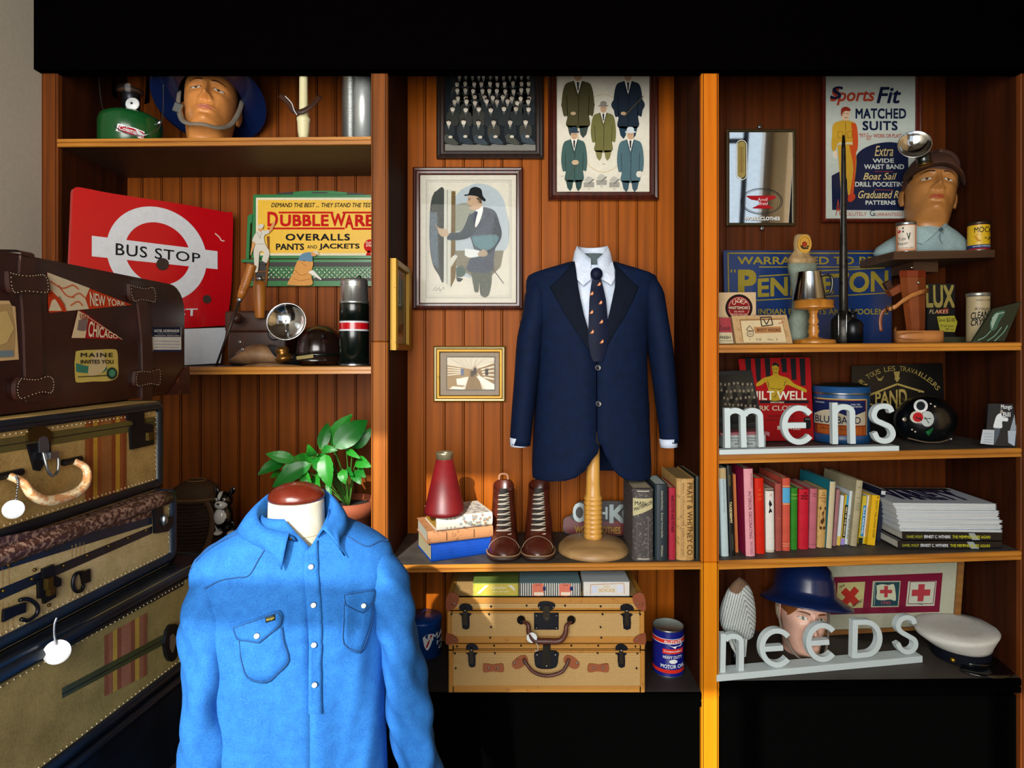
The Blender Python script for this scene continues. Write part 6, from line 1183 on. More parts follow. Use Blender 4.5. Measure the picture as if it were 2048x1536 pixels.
for x in (1690, 2035 + 0): mb.poly(a, c2([(x, 320), (x + 30, 300), (x + 130, 300), (x + 150, 330), (x + 145, 455), (x + 5, 455)], 2), c_('#c9705c'), 3); mb.rect(a, x + 25, 410, x + 145, 452, c_('#d8c9b4'), 4); mb.text(a, 'SALTINES', (x + 45, 312, x + 115, 328), ink, 4); mb.rect(a, x + 140, 340, x + 175, 390, c_('#1c2a5c'), 4)
mb.build('box_print', t)
t = cardbox('cardboard_box', 'plain white cardboard box with framed label on the cane suitcase', 1167, 1259, 1164, .10, mk('#c9c6c0', .6), mk('#b3bcbe', .5)); a2 = crop(fb, 1080, 1120, 5.689); mb = MB()
mb.line(a2, [(575, 385), (575, 280), (955, 265), (960, 385)], 7, c_('#b58a6a'), 2); mb.rect(a2, 590, 295, 650, 370, c_('#bcc3d4'), 2); mb.rect(a2, 880, 285, 945, 365, c_('#c6c9dc'), 2); mb.text(a2, 'SOCKS', (670, 325, 850, 362), c_('#c9a860'), 3, bold=.02); mb.text(a2, 'SIZE', (720, 292, 800, 312), c_('#c9a860'), 3); mb.build('box_print', t)
# tins
z2 = on('C2', 1000, .1).z
o = V((W(846, 0, .275).x, .275, z2 + .013)); mh = thing('coffee_can', 'blue coffee tin with white drop emblem half hidden behind the denim sleeve', 'can', o); blu = mk('#0d3f8a', .3, coat=.3); rc = .07
MB().lathe([(0, -.013), (rc, -.013), (rc, .108), (rc * 1.02, .11), (rc * 1.02, .118), (rc, .12), (0, .12)], o, blu, 48).build('body', mh)
f = cylmap(o, rc, 846, 1313, S(.21)); a = crop(f, 800, 1120, 6.4); mb = MB(); mb.poly(a, c2([(290, 990), (330, 960), (400, 955), (415, 1000), (400, 1080), (350, 1155), (310, 1100)], 3), tagw, 2); mb.poly(a, [(395, 960), (412, 975), (350, 1120), (325, 1120)], c_('#b3141c'), 3); mb.text(a, 'MAXWELL', (410, 960, 900, 1045), tagw, 3, bold=.02, slope=.0); mb.text(a, 'HOUSE', (470, 1065, 800, 1125), tagw, 3, bold=.01); mb.rect(a, 215, 1160, 250, 1200, c_('#8a3a1c'), 2); mb.text(a, 'COFFEE', (490, 1150, 780, 1195), tagw, 3, bold=.01); mb.build('tin_print', mh)
o = V((W(1337.5, 0, .13).x, .14, z2)); ro = 31.5 * S(.09); oc = thing('oil_can', 'blue and red motor oil can with bare metal top beside the cane suitcases', 'can', o); nb = mk('#0f1a78', .25, coat=.4); h = 1.5 + (705 - 1262) * S(.09) - z2
MB().lathe([(0, 0), (ro, 0), (ro * 1.02, .002), (ro, .005), (ro, h - .005), (ro * 1.02, h - .002), (ro * 1.01, h + .001), (ro * .95, h), (ro * .94, h - .004), (0, h - .004)], o, [steel, steel, steel, nb, steel, steel, steel, mk('#9aa39c', .4, metal=.5)], 48, cap=False).build('body', oc)
f = cylmap(o, ro, 1337.5, 705 + (1.5 - z2) / S(.09), S(.09)); a = crop(f, 1080, 1120, 5.689); mb = MB(); orr = c_('#c9281a')
mb.rect(a, 1270, 905, 1660, 945, orr, 2, 16); mb.rect(a, 1270, 897, 1660, 903, tagw, 3, 16); mb.rect(a, 1270, 945, 1660, 952, tagw, 3, 16); mb.text(a, 'ALLSTATE', (1420, 912, 1610, 942), tagw, 4, bold=.02); mb.poly(a, [(1470, 960), (1620, 960), (1600, 985), (1560, 980), (1545, 1005), (1500, 980)], tagw, 3)
mb.rect(a, 1405, 1010, 1625, 1065, orr, 3, 6); mb.text(a, 'Compounded', (1420, 1022, 1610, 1052), tagw, 4, shear=.2, bold=.01); mb.text(a, 'HEAVY DUTY', (1410, 1085, 1615, 1118), tagw, 4, bold=.015); mb.ell(a, 1522, 1150, 45, 24, tagw, 3); mb.text(a, 'MOTOR OIL', (1385, 1185, 1640, 1228), tagw, 4, bold=.02); mb.rect(a, 1270, 1245, 1660, 1285, orr, 2, 16); mb.build('tin_print', oc)
# ------------------------------------------------------------------ right bay, upper part
fm = front(.345, -R(4), 1520, 452); a = crop(fm, 1400, 180, 4.096)
mt = thing('advertising_mirror', 'metal framed mirror with thermometer and red anvil emblem', 'mirror', fm(1520, 452)); mfr = mk('#4c4028', .35, metal=.7)
frame_rings(MB(), fm, (1452, 259, 1590, 452), [(0, .001), (0, .006), (2, .008), (4, .008), (6, .005), (6, .003)], mfr).build('frame', mt)
MB().rect(fm, 1457, 264, 1585, 447, mk('#d9dcdc', .03, metal=1), .0035 / fm.l).build('mirror_plate', mt)
b = lambda x, y, k=1: a(x, y, k + 10); mb = MB(); mb.line(b, [(320, 455)] + [(337 + 42 * cos(t), 455 - 42 * abs(sin(t))) for t in [pi - pi * i / 12 for i in range(13)]] + [(379, 695)] + [(337 + 42 * cos(t), 695 + 42 * sin(t)) for t in [pi * i / 12 for i in range(13)]] + [(295, 455)], 6, c_('#e0dccc'), 1)
mb.poly(b, [(337 + 32 * cos(t), 455 - 32 * sin(t)) for t in [pi * i / 12 for i in range(13)]] + [(337 + 32 * cos(t), 690 - 32 * sin(t)) for t in [pi + pi * i / 12 for i in range(13)]], c_('#9c8a4c'), 1)
for i in range(18): mb.line(b, [(318, 470 + i * 12), (330, 470 + i * 12)], 3, c_('#4a3f22'), 2); mb.line(b, [(344, 470 + i * 12), (356, 470 + i * 12)], 3, c_('#4a3f22'), 2)
mb.line(b, [(337, 470), (337, 680)], 4, c_('#6b1a14'), 3); mb.build('thermometer', mt)
mb = MB(); mb.ring(b, 502, 913, 172, 108, 6, c_('#24282a'), 1); mb.ring(b, 502, 913, 158, 96, 3, c_('#24282a'), 1)
mb.poly(b, c2([(380, 868), (608, 868), (600, 895), (550, 910), (548, 940), (590, 965), (585, 972), (440, 972), (435, 962), (480, 940), (478, 910), (420, 900), (380, 875)], 2), c_('#a0121c'), 2); mb.text(b, 'Anvil', (465, 885, 550, 912), c_('#d8c9c9'), 3, shear=.2); mb.text(b, 'Brand', (480, 918, 552, 945), c_('#d8c9c9'), 3, shear=.2)
mb.text(b, 'WORK CLOTHES', (362, 1040, 650, 1070), c_('#e4e4e0'), 3, bold=.03); mb.text(b, 'WORK CLOTHES', (366, 1044, 654, 1074), c_('#3a3c3c'), 2, bold=.02); mb.build('emblem', mt)
for y in (303, 1135): mb = MB(); mb.lathe([(.008, 0), (.008, .006), (.004, .008), (0, .006)], a(485 if y < 500 else 505, y, 4), steel, 18, (0, -1, 0)); mb.build('hanging_screw', mt)
def art_post(mb, q):
    a = crop(q, 1400, 180, 4.096); nv = c_('#0f1838'); rd = c_('#a33a22'); ye = c_('#b8922a'); cr = c_('#cdb87a'); wv = c_('#c6ccc4')
    mb.text(a, 'Sports', (1060, -10, 1425, 130), rd, 3, shear=.25, bold=.02); mb.text(a, 'Fit', (1440, -20, 1640, 115), nv, 3, shear=.25, bold=.02); mb.text(a, 'S', (1060, -25, 1165, 80), nv, 4, bold=.02, shear=.2)
    mb.text(a, 'MATCHED', (1268, 155, 1682, 240), nv, 3, bold=.03, space=1.05); mb.text(a, 'SUITS', (1325, 258, 1612, 335), nv, 3, bold=.03, space=1.08); mb.text(a, '"FIT', (1295, 360, 1352, 392), rd, 3, bold=.01); mb.text(a, 'for', (1355, 355, 1405, 415), rd, 3, shear=.3); mb.text(a, 'WORK OR PLAY"', (1415, 362, 1645, 395), rd, 3, bold=.01)
    mb.poly(a, [(1268, 575)] + [(1560 - 292 * cos(t), 575 - 145 * sin(t)) for t in [pi * i / 24 * .5 for i in range(25)]] + [(1640, 440), (1700, 470), (1700, 990), (1077, 985), (1073, 705), (1135, 672), (1180, 660), (1262, 640)], nv, 2)
    mb.text(a, 'Extra', (1425, 462, 1575, 545), cr, 3, shear=.3); mb.text(a, 'WIDE', (1408, 565, 1582, 600), wv, 3, bold=.02); mb.text(a, 'WAIST BAND', (1338, 612, 1665, 652), wv, 3, bold=.02); mb.line(a, [(1425, 670), (1575, 672)], 4, rd, 3)
    mb.text(a, 'Boat Sail', (1330, 682, 1605, 738), cr, 3, shear=.35, bold=.006); mb.text(a, 'DRILL POCKETING', (1265, 755, 1690, 795), wv, 3, bold=.02); mb.line(a, [(1425, 820), (1575, 822)], 4, rd, 3); mb.text(a, 'Graduated Rise', (1290, 828, 1690, 890), cr, 3, shear=.35, bold=.006); mb.text(a, 'PATTERNS', (1350, 908, 1595, 943), wv, 3, bold=.02)
    mb.text(a, 'A', (1105, 900, 1145, 1030), rd, 4); mb.text(a, 'BSOLUTELY', (1150, 1003, 1360, 1033), rd, 3); mb.text(a, 'G', (1385, 985, 1425, 1035), nv, 3); mb.text(a, 'UARANTEED', (1430, 1008, 1652, 1035), rd, 3)
    o_ = c_('#b8481a'); P = lambda pts, m, k: mb.poly(a, c2(pts + pts[:1], 3)[:-1], m, k)
    P([(1120, 455), (1240, 450), (1265, 480), (1275, 600), (1255, 800), (1245, 870), (1205, 860), (1195, 720), (1165, 860), (1150, 850), (1135, 650)], ye, 4); P([(1215, 455), (1265, 470), (1270, 600), (1250, 850), (1222, 850), (1250, 650)], o_, 5)
    P([(1150, 255), (1210, 255), (1270, 285), (1280, 380), (1285, 470), (1255, 490), (1240, 440), (1130, 445), (1125, 420), (1110, 480), (1085, 510), (1070, 460), (1075, 380), (1085, 285)], ye, 6); P([(1230, 275), (1272, 285), (1287, 400), (1280, 500), (1250, 495), (1240, 380)], o_, 7)
    P([(1085, 505), (1110, 510), (1115, 560), (1095, 568), (1080, 540)], wv, 7); P([(1085, 505), (1112, 512), (1113, 555), (1100, 560)], c_('#d8c0a4'), 8)
    P([(1150, 195), (1160, 150), (1190, 145), (1218, 165), (1218, 210), (1200, 255), (1165, 250), (1150, 225)], c_('#d0b294'), 8); P([(1146, 205), (1150, 160), (1185, 142), (1222, 160), (1218, 180), (1180, 178), (1158, 200), (1155, 225)], c_('#8a2a18'), 9)
    for p in ([(1165, 200), (1178, 197)], [(1192, 200), (1208, 200)], [(1175, 232), (1200, 232)]): mb.line(a, p, 4, nv, 10)
    mb.line(a, [(1130, 440), (1240, 438)], 9, c_('#d8cf9c'), 8); mb.line(a, [(1183, 270), (1185, 440)], 4, c_('#6b4e14'), 8)
    for x in (1122, 1200): mb.line(a, [(x, 345), (x + 38, 345), (x + 36, 395), (x + 3, 395), (x, 345)], 3, c_('#6b4e14'), 8)
    P([(1205, 865), (1250, 850), (1265, 885), (1235, 918), (1205, 915)], c_('#b0381a'), 7)
picture('framed_poster', 'red framed clothing poster with a man in a mustard work suit', 'poster', front(.348), (1641, 100, 1837, 446), 8, .02, mk('#5c1c0e', .35, tex='wood', c2='#3a0f08'), art_post, c_('#b4bcb4'))
# --- small wall shelf and miner bust
wsh = mk('#4a2e16', .5, tex='wood', ax='x', c2='#2b190b'); yb_, ysh = .345, .09
x0, x1 = W(1776, 0, ysh).x, W(1990, 0, ysh).x; zt_ = 1.5 + (705 - 503) * S(ysh)
wl = thing('wall_shelf', 'small dark wooden wall shelf carrying the miner bust', 'shelf', ((x0 + x1) / 2, .25, zt_ - .12))
mb = MB(); mb.add([V((x0 + .02, ysh, zt_)), V((x1, ysh, zt_ + .006)), V((x1, .355, zt_ + .006)), V((x0 + .02, .355, zt_)), V((x0 + .02, ysh, zt_ - .028)), V((x1, ysh, zt_ - .020)), V((x1, .355, zt_ - .020)), V((x0 + .02, .355, zt_ - .028))], [(0, 1, 2, 3), (4, 7, 6, 5), (0, 4, 5, 1), (1, 5, 6, 2), (2, 6, 7, 3), (3, 7, 4, 0)], wsh); mb.build('board', wl)
MB().box2((x0 + .14, .17, zt_ - .06), (x0 + .23, .355, zt_ - .021), wsh).build('bracket', wl)
zw = zt_ + .003
lbl = mk('#8fa6a8', .8, tex='fab', c2='#74898c', sc_=.7); bu = thing('shirt_bust', 'pale blue collared shirt bust under the miner\'s head on the wall shelf', 'bust', V((W(1858, 0, .22).x, .22, zw)))
cxx = W(1862, 0, .2).x; mb = MB(); rings = []
for z, hw, bb, ox in ((0, .168, .075, -.016), (.014, .174, .084, -.018), (.036, .166, .086, -.014), (.062, .135, .084, -.006), (.085, .1, .078, 0), (.105, .07, .066, .0), (.12, .058, .056, 0)):
    rings.append([V((cxx + ox + hw * (abs(cos(t)) ** .9) * (1 if cos(t) > 0 else -1), .225 - bb * sin(t), zw + z + (.0 if t else 0))) for t in [2 * pi * i / 40 for i in range(40)]])
mb.loft(rings, lbl, True, True); mb.build('body', bu)
bq = lambda x, y, k=0: V(((x - 1042) * S(.14), .132 - k * .001 + .00002 * (x - 1862) ** 2, 1.5 + (705 - y) * S(.15))); bq.l = .001
for P_ in ([(1818, 455), (1832, 452), (1872, 462), (1862, 472), (1843, 490), (1828, 482)], [(1905, 447), (1900, 443), (1876, 460), (1888, 470), (1905, 484), (1912, 470)]): mb = MB(); mb.extr(lambda x, y, k=0: bq(x, y, k + 4), P_, lbl, .006); mb.build('collar_wing', bu)
MB().lathe([(.006, 0), (.006, .002), (.002, .003), (0, .001)], bq(1878, 461, 8), mk('#2c4250', .4), 14, (0, -1, 0)).build('button', bu)
mb = MB(); mb.tube([bq(x, y, 1.5) for x, y in c2([(1880, 468), (1878, 478), (1886, 492)])], .0012, mk('#4a5c60'), 5); mb.build('placket', bu)
dirty = '#a8713a'
h2, HB = head('mannequin_head', 'dusty tanned miner mannequin head tilted up on the wall shelf', V((W(1860, 0, .2).x, .215, 1.5 + (705 - 424) * S(.16) - .042)), -22, -20, 8, 1.2, dirty, '#9a4226', '#3a2210', hair='#2a170c', hairz=lambda x, y: .145 + (-.0 if y < -.05 else -.05 if y > .02 else -.01), neck=-.045)
# miner's soft cap with carbide lamp
cl = mk('#5a3420', .75, tex='leather', c2='#341a0e'); mc = thing('miners_headgear', 'crumpled brown miner\'s soft cap with round lamp on the mannequin', 'hat', HB @ V((0, 0, .15)))
mb = MB(); rings = []
for r, z, o_ in ((.98, .142, 0), (1.06, .15, 0), (1.05, .175, .0), (1.0, .2, .008), (.9, .222, .014), (.6, .236, .02), (.2, .24, .02)):
    rings.append([HB @ V(((.077 * r) * cos(t) * (1 + .02 * sin(5 * t + z * 90)), (.104 if sin(t) > 0 else .098) * r * sin(t) + .006 + o_, z + .004 * sin(3 * t + z * 60))) for t in [2 * pi * i / 40 for i in range(40)]])
mb.loft(rings, cl, True, True); mb.build('crown', mc)
mb = MB(); mb.loft([[HB @ V(((.078 + .014 * v) * cos(t), -(.096 + .04 * v * abs(sin(t)) ** .6) * sin(t), .15 - .012 * v - .008 * v * abs(cos(t)))) for v in (0, .33, .66, 1)] for t in [R(12) + R(156) * i / 24 for i in range(25)]], cl, closed=False); solid(mb.build('visor', mc), .003)
for k, P_ in enumerate(([(-.03, -.03, .245), (.0, -.02, .256), (.04, 0, .25), (.07, .02, .225)], [(.0, -.07, .225), (.04, -.05, .228), (.068, -.02, .215), (.078, .03, .19)])): mb = MB(); mb.tube(curve([HB @ V(p) for p in P_], 5), .010, cl, 8); mb.build('seam_roll', mc)
lp_ = thing('carbide_lamp', 'cap lamp with round tilted reflector and dark tank on the miner\'s cap', 'lamp', HB @ V((-.02, -.115, .165)))
rc_ = W(1829, 289, .045); dish(MB(), rc_, V((-.42, -1, .28)), 29 * S(.04), .022, mirror, rimm).build('reflector', lp_)
MB().lathe([(.0, 0), (.022, .0), (.024, .004), (.024, .008), (.02, .01), (.0215, .012), (.0215, .036), (.014, .042), (.01, .06), (0, .06)], W(1849, 332, .06), [brass, brass, brass, brass, iron, bk, bk, iron, iron], 28, (-.18, -.05, 1)).build('water_tank', lp_)
mb = MB(); mb.tube(curve([W(1838, 300, .07), W(1845, 310, .075), W(1850, 316, .065)], 4), .008, iron, 8); mb.build('burner', lp_)
# tins on the wall shelf
def tin(name, label, px, pyt, r, y, z, body, lid, art=None, lidh=.012):
    o = V((W(px, 0, y + r).x, y + r, z)); h = 1.5 + (705 - pyt) * S(y) - z; t = thing(name, label, 'tin', o)
    MB().lathe([(0, 0), (r * 1.02, 0), (r * 1.03, .002), (r, .004), (r, h - lidh)], o, [steel, steel, steel, body], 40, cap=False).build('body', t)
    MB().lathe([(r, h - lidh), (r * 1.04, h - lidh + .001), (r * 1.04, h - .003), (r * 1.0, h), (r * .9, h - .001), (0, h - .002)], o, lid, 40, cap=False).build('lid', t)
    if art: mb = MB(); art(mb, cylmap(o, r, px, 705 + (1.5 - z) / S(y), S(y))); mb.build('tin_print', t)
    return t
def art_tube(mb, f):
    a = crop(f, 1720, 180, 5.119); mb.rect(a, 385, 1380, 575, 1625, mk('#c98f6c', .5), 1, 12); mb.rect(a, 405, 1385, 545, 1622, mk('#cfc4b4', .5), 2, 8)
    mb.ell(a, 412, 1440, 16, 16, c_('#a83a3a'), 3); mb.rect(a, 440, 1400, 452, 1416, ink, 3); mb.rect(a, 440, 1435, 452, 1452, ink, 3); mb.poly(a, [(475, 1460), (510, 1460), (495, 1540)], c_('#1f3a2c'), 3)
    mb.text(a, 'Tube', (405, 1500, 470, 1535), ink, 3); mb.text(a, 'Repair', (402, 1548, 490, 1590), ink, 3); mb.line(a, [(405, 1600), (540, 1600)], 4, c_('#8a4a3c'), 3); mb.text(a, 'FOR INNER TUBES', (405, 1606, 535, 1618), ink, 3)
tin('repair_tin', 'pink and white tube repair tin at the left end of the wall shelf', 1812, 442, .031, .095, zt_ + .001, mk('#c98f6c', .4), steel, art_tube)
def art_moco(mb, f):
    a = crop(f, 1700, 440, 5.69); mb.rect(a, 1352, 48, 1580, 285, mk('#c9a312', .4), 1, 16); mb.poly(a, [(1352, 45), (1385, 45), (1420, 290), (1352, 290)], c_('#8a1418'), 2); mb.rect(a, 1352, 275, 1580, 312, c_('#17305c'), 2, 16); mb.text(a, 'MOCO', (1425, 75, 1600, 138), ink, 3, bold=.006)
    mb.poly(a, c2([(1420, 180), (1460, 155), (1540, 190), (1570, 210), (1530, 235), (1450, 240)]), c_('#b8862c'), 3); mb.poly(a, c2([(1510, 200), (1570, 190), (1590, 215), (1550, 220)]), ink, 4); mb.text(a, 'LEATHER DRESSING', (1410, 285, 1575, 300), tagw, 3)
tin('polish_tin', 'yellow and red tin at the right end of the wall shelf', 1957, 441, .033, .096, zt_ + .006, mk('#8a1418', .4), mk('#3a3226', .35, metal=.7), art_moco)
# --- shelf R1 goods
z1 = lambda px, y: on('R1', px, y).z
bsn = front(.30, .0); a = crop(bsn, 1400, 440, 5.688); a4 = crop(bsn, 1700, 440, 5.69); bs2 = thing('woollen_mill_sign', 'blue metal sign with gold letters standing against the back', 'sign', bsn(1615, 690)); sgb = mk('#0a2a5e', .35, coat=.2); sgg = c_('#8a7a2a')
mb = MB(); mb.extr(a, [(265, 345), (2180, 345), (2180, 1425), (290, 1425)], sgb, .008); mb.line(a, [(2150, 378), (318, 378), (335, 1400)], 14, sgg, 2); mb.build('panel', bs2)
mb = MB(); mb.text(a, 'WARRANTED TO BE A', (425, 418, 2140, 506), sgg, 3, bold=.02); mb.line(a, [(670, 535), (2100, 535)], 12, sgg, 3); mb.line(a, [(670, 640), (1010, 620), (1330, 580), (2100, 545)], 14, sgg, 3); mb.text(a, '"', (345, 565, 405, 600), sgg, 3)
mb.text(a, 'P', (430, 565, 640, 870), sgg, 3, bold=.04); mb.text(a, 'ENDLETON', (650, 0, 2140, 1), sgg, 3, bold=.03, quad=[(655, 665), (2140, 570), (2140, 810), (655, 880)]); mb.line(a, [(640, 915), (2140, 830)], 12, sgg, 3); mb.text(a, 'INDIAN BLANKETS AND WOOLENS', (660, 1010, 2140, 1075), sgg, 3, bold=.02); mb.build('lettering', bs2)
o = V((W(1476, 0, .12).x, .12, z1(1476, .1))); wb = thing('polish_box', 'cream card box front with round red shoe polish emblem against the orange post', 'box', o)
pf_ = front(.10); a = crop(pf_, 1400, 440, 5.688); mb = MB(); mb.extr(a, [(215, 825), (635, 822), (640, 1400), (215, 1400)], mk('#b89c74', .6), .03); mb.build('carton', wb)
mb = MB(); mb.ell(a, 442, 1000, 155, 155, c_('#14090a'), 2); mb.ell(a, 442, 1000, 130, 130, c_('#7a1018'), 3); mb.ring(a, 442, 1000, 118, 118, 4, c_('#c9b89c'), 4); mb.rect(a, 318, 975, 570, 1025, c_('#5a0a12'), 4); mb.text(a, 'WHITTEMORE\'S', (322, 982, 566, 1016), c_('#d0c0a0'), 5, bold=.01); mb.arctext(a, 'CADET', 442, 1000, 82, 46, 150, 30, c_('#d0c0a0'), 5, bold=.01); mb.text(a, 'OIL PASTE', (385, 1034, 500, 1052), c_('#c9b89c'), 5); mb.text(a, 'SHOE POLISH', (350, 1065, 535, 1085), c_('#c9b89c'), 5); mb.build('emblem', wb)
pf2 = front(.045); a = crop(pf2, 1400, 440, 5.688); tb = thing('tobacco_box', 'small dark red box with cream base squeezed against the post', 'box', pf2(1452, 687)); mb = MB(); mb.extr(a, [(217, 1108), (345, 1112), (385, 1408), (217, 1410)], mk('#8a1420', .5), .05); mb.build('carton', tb); mb = MB(); mb.poly(a, [(217, 1280), (362, 1280), (382, 1405), (217, 1408)], c_('#b0a484'), 2); mb.text(a, 'Tuxedo', (220, 1200, 345, 1255), ink, 3, shear=.25); mb.text(a, 'FRESH', (225, 1320, 345, 1352), ink, 3, bold=.02); mb.line(a, [(225, 1375), (372, 1375)], 4, ink, 3); mb.build('box_print', tb)
pf3 = front(.035, .22, 1520, 687); a = crop(pf3, 1400, 440, 5.688); hb_ = thing('boot_hook_box', 'flat tan cardboard box of boot hooks leaning with a V mark', 'box', pf3(1523, 687)); mb = MB(); mb.extr(a, [(360, 1090), (985, 1078), (1055, 1405), (412, 1405)], mk('#a8875c', .7, tex='spots', c2='#94744a'), .03); mb.build('carton', hb_)
mb = MB(); mb.poly(a, [(445, 1130), (930, 1118), (990, 1395), (490, 1400)], c_('#8a643c'), 2); mb.poly(a, [(460, 1148), (925, 1135), (985, 1392), (495, 1395)], c_('#c0ad88'), 3); mb.poly(a, [(608, 1218), (915, 1212), (925, 1280), (625, 1292)], c_('#a06f42'), 4); mb.text(a, 'BOOT HOOKS', (645, 1235, 910, 1270), c_('#4a2a18'), 5, bold=.02)
mb.line(a, [(685, 1110), (805, 1105), (825, 1195), (700, 1210), (685, 1110)], 11, ink, 5); mb.line(a, [(715, 1125), (755, 1190), (790, 1120)], 11, ink, 5); mb.line(a, [(560, 1205), (610, 1260), (565, 1270), (525, 1250), (560, 1205)], 7, c_('#3a3028'), 5); mb.ring(a, 570, 1295, 40, 38, 6, c_('#3a3028'), 5); mb.text(a, 'COLT', (545, 1285, 600, 1312), c_('#3a3028'), 5); mb.line(a, [(890, 1180), (950, 1160)], 8, c_('#a3382c'), 5); mb.text(a, '1    7/8     No. 3', (560, 1350, 880, 1372), c_('#4a3f34'), 5); mb.build('box_print', hb_)
# boot form with sock
bfm = thing('wooden_sock_form', 'tall pale wooden sock form with yellow seal and grey wool sock', 'sock form', on('R1', 1605, .19)); bx = crop(None, 1400, 440, 5.688) if False else None
def q5(x, y, yy=.19): return W(1400 + x / 5.688, 440 + y / 5.688, yy)
form = mk('#b09468', .55, tex='wood', c2='#8a7048'); sock = mk('#8a9688', .9, tex='fab', c2='#6d786c', sc_=.4, bump=.6)
mb = MB(); rings = []
for x, y, w, d in ((1165, 160, 60, .012), (1165, 185, 92, .02), (1165, 270, 104, .024), (1160, 350, 95, .026), (1140, 400, 110, .034), (1155, 425, 145, .046), (1158, 440, 165, .052), (1160, 500, 166, .052)): rings.append([q5(x + w * cos(t), y, .19 - d * sin(t)) for t in [2 * pi * i / 32 for i in range(32)]])
mb.loft(rings, form, True, True); mb.build('form', bfm)
sl = front(.162); ab = crop(sl, 1400, 440, 5.688); mb = MB(); mb.extr(ab, [(1192 + 78 * cos(2 * pi * i / 28), 272 + 108 * sin(2 * pi * i / 28)) for i in range(28)], mk('#b98a2a', .5), .004); mb.ell(ab, 1187, 275, 30, 32, c_('#8a3018'), 3); mb.ring(ab, 1190, 262, 56, 72, 5, c_('#7a5414'), 2)
for x, y in ((1155, 300), (1165, 315), (1180, 322), (1200, 318), (1218, 322), (1225, 300)): mb.ell(ab, x, y, 14, 10, c_('#2a2a22'), 3, 10)
mb.build('seal', bfm)
mb = MB(); rings = []
for x, y, w, d in ((1162, 490, 166, .054), (1162, 560, 166, .056), (1164, 600, 160, .055), (1170, 620, 158, .053), (1150, 800, 110, .05), (1145, 950, 100, .05), (1145, 1050, 110, .052), (1120, 1150, 130, .056), (1110, 1280, 130, .058), (1115, 1420, 135, .058)): rings.append([q5(x + w * cos(t), y, .19 - d * sin(t)) for t in [2 * pi * i / 32 for i in range(32)]])
mb.loft(rings, sock, True, True); mb.build('sock', bfm)
# cup on turned stand
o = on('R1', 1627, .085); o.x = W(1627, 0, .085).x; s_ = S(.085); cs = thing('turned_stand', 'small turned light wooden pedestal holding the metal cup', 'stand', o)
honey = mk('#b5772a', .35, tex='wood', c2='#8f5717', coat=.3)
MB().lathe([(0, 0), (40 * s_, 0), (41 * s_, .004), (39 * s_, .014), (20 * s_, .018), (9 * s_, .024), (8.5 * s_, .034), (11 * s_, .044), (8.5 * s_, .056), (10 * s_, .062), (7 * s_, .066), (10 * s_, .078), (7.5 * s_, .092), (7 * s_, .104), (9.5 * s_, .112), (9 * s_, .118), (36 * s_, .122), (38 * s_, .126), (36 * s_, .13), (36.5 * s_, .15), (0, .151)], o, honey, 48, cap=False).build('pedestal', cs)
oc_ = o + V((-9 * s_, 0, .1515)); mc2 = thing('metal_cup', 'shiny tapered metal cup with black handle on the turned stand', 'cup', oc_)
chro = mk('#c2c6c6', .15, metal=1); MB().lathe([(0, 0), (30 * s_, 0), (31 * s_, .002), (22 * s_, .096), (22.5 * s_, .098), (21 * s_, .098), (29 * s_, .004), (0, .004)], oc_, chro, 40, cap=False).build('body', mc2)
mb = MB(); mb.tube(curve([oc_ + V((22 * s_, -.0, .085)), oc_ + V((34 * s_, -.006, .088)), oc_ + V((43 * s_, -.008, .078)), oc_ + V((44 * s_, -.008, .05)), oc_ + V((40 * s_, -.006, .026)), oc_ + V((29 * s_, 0, .02))], 6), .0048, bk, 10); mb.build('handle', mc2); mb = MB(); mb.tube([oc_ + V((20 * s_, -.014, .086)), oc_ + V((34 * s_, -.008, .092))], .0022, steel, 6); mb.build('hinge_pin', mc2)
# oiler with tall spout
o = on('R1', 1694, .13); o.x = W(1694, 0, .13).x; s_ = S(.13); oi = thing('long_spout_oiler', 'dark metal oil can with very tall thin vertical spout', 'oil can', o); dm = mk('#14161a', .3, metal=.6)
MB().lathe([(0, 0), (22 * s_, 0), (23 * s_, .004), (23 * s_, .08), (20 * s_, .092), (14 * s_, .102), (10 * s_, .112), (8 * s_, .12), (8 * s_, .2), (7 * s_, .34), (6 * s_, .40), (5 * s_, .55), (4 * s_, .69), (2.2 * s_, .74), (0, .74)], V((W(1687, 0, .13).x, .13, o.z)), mk('#2a2723', .35, metal=.7, tex='spots', c2='#14120f'), 32).build('spout_body', oi)
MB().lathe([(0, 0), (18 * s_, 0), (18.5 * s_, .07), (14 * s_, .08), (7 * s_, .088), (6 * s_, .105), (9 * s_, .108), (9 * s_, .112), (2 * s_, .114), (1.5 * s_, .122), (0, .124)], V((W(1707, 0, .10).x, .105, o.z)), dm, 32).build('reservoir', oi)
for x in (1677, 1693): mb = MB(); mb.tube(curve([W(x, 625, .095), W(x, 650, .09), W(x, 676, .095)], 4), .0022, steel, 6); mb.build('guide_wire', oi)
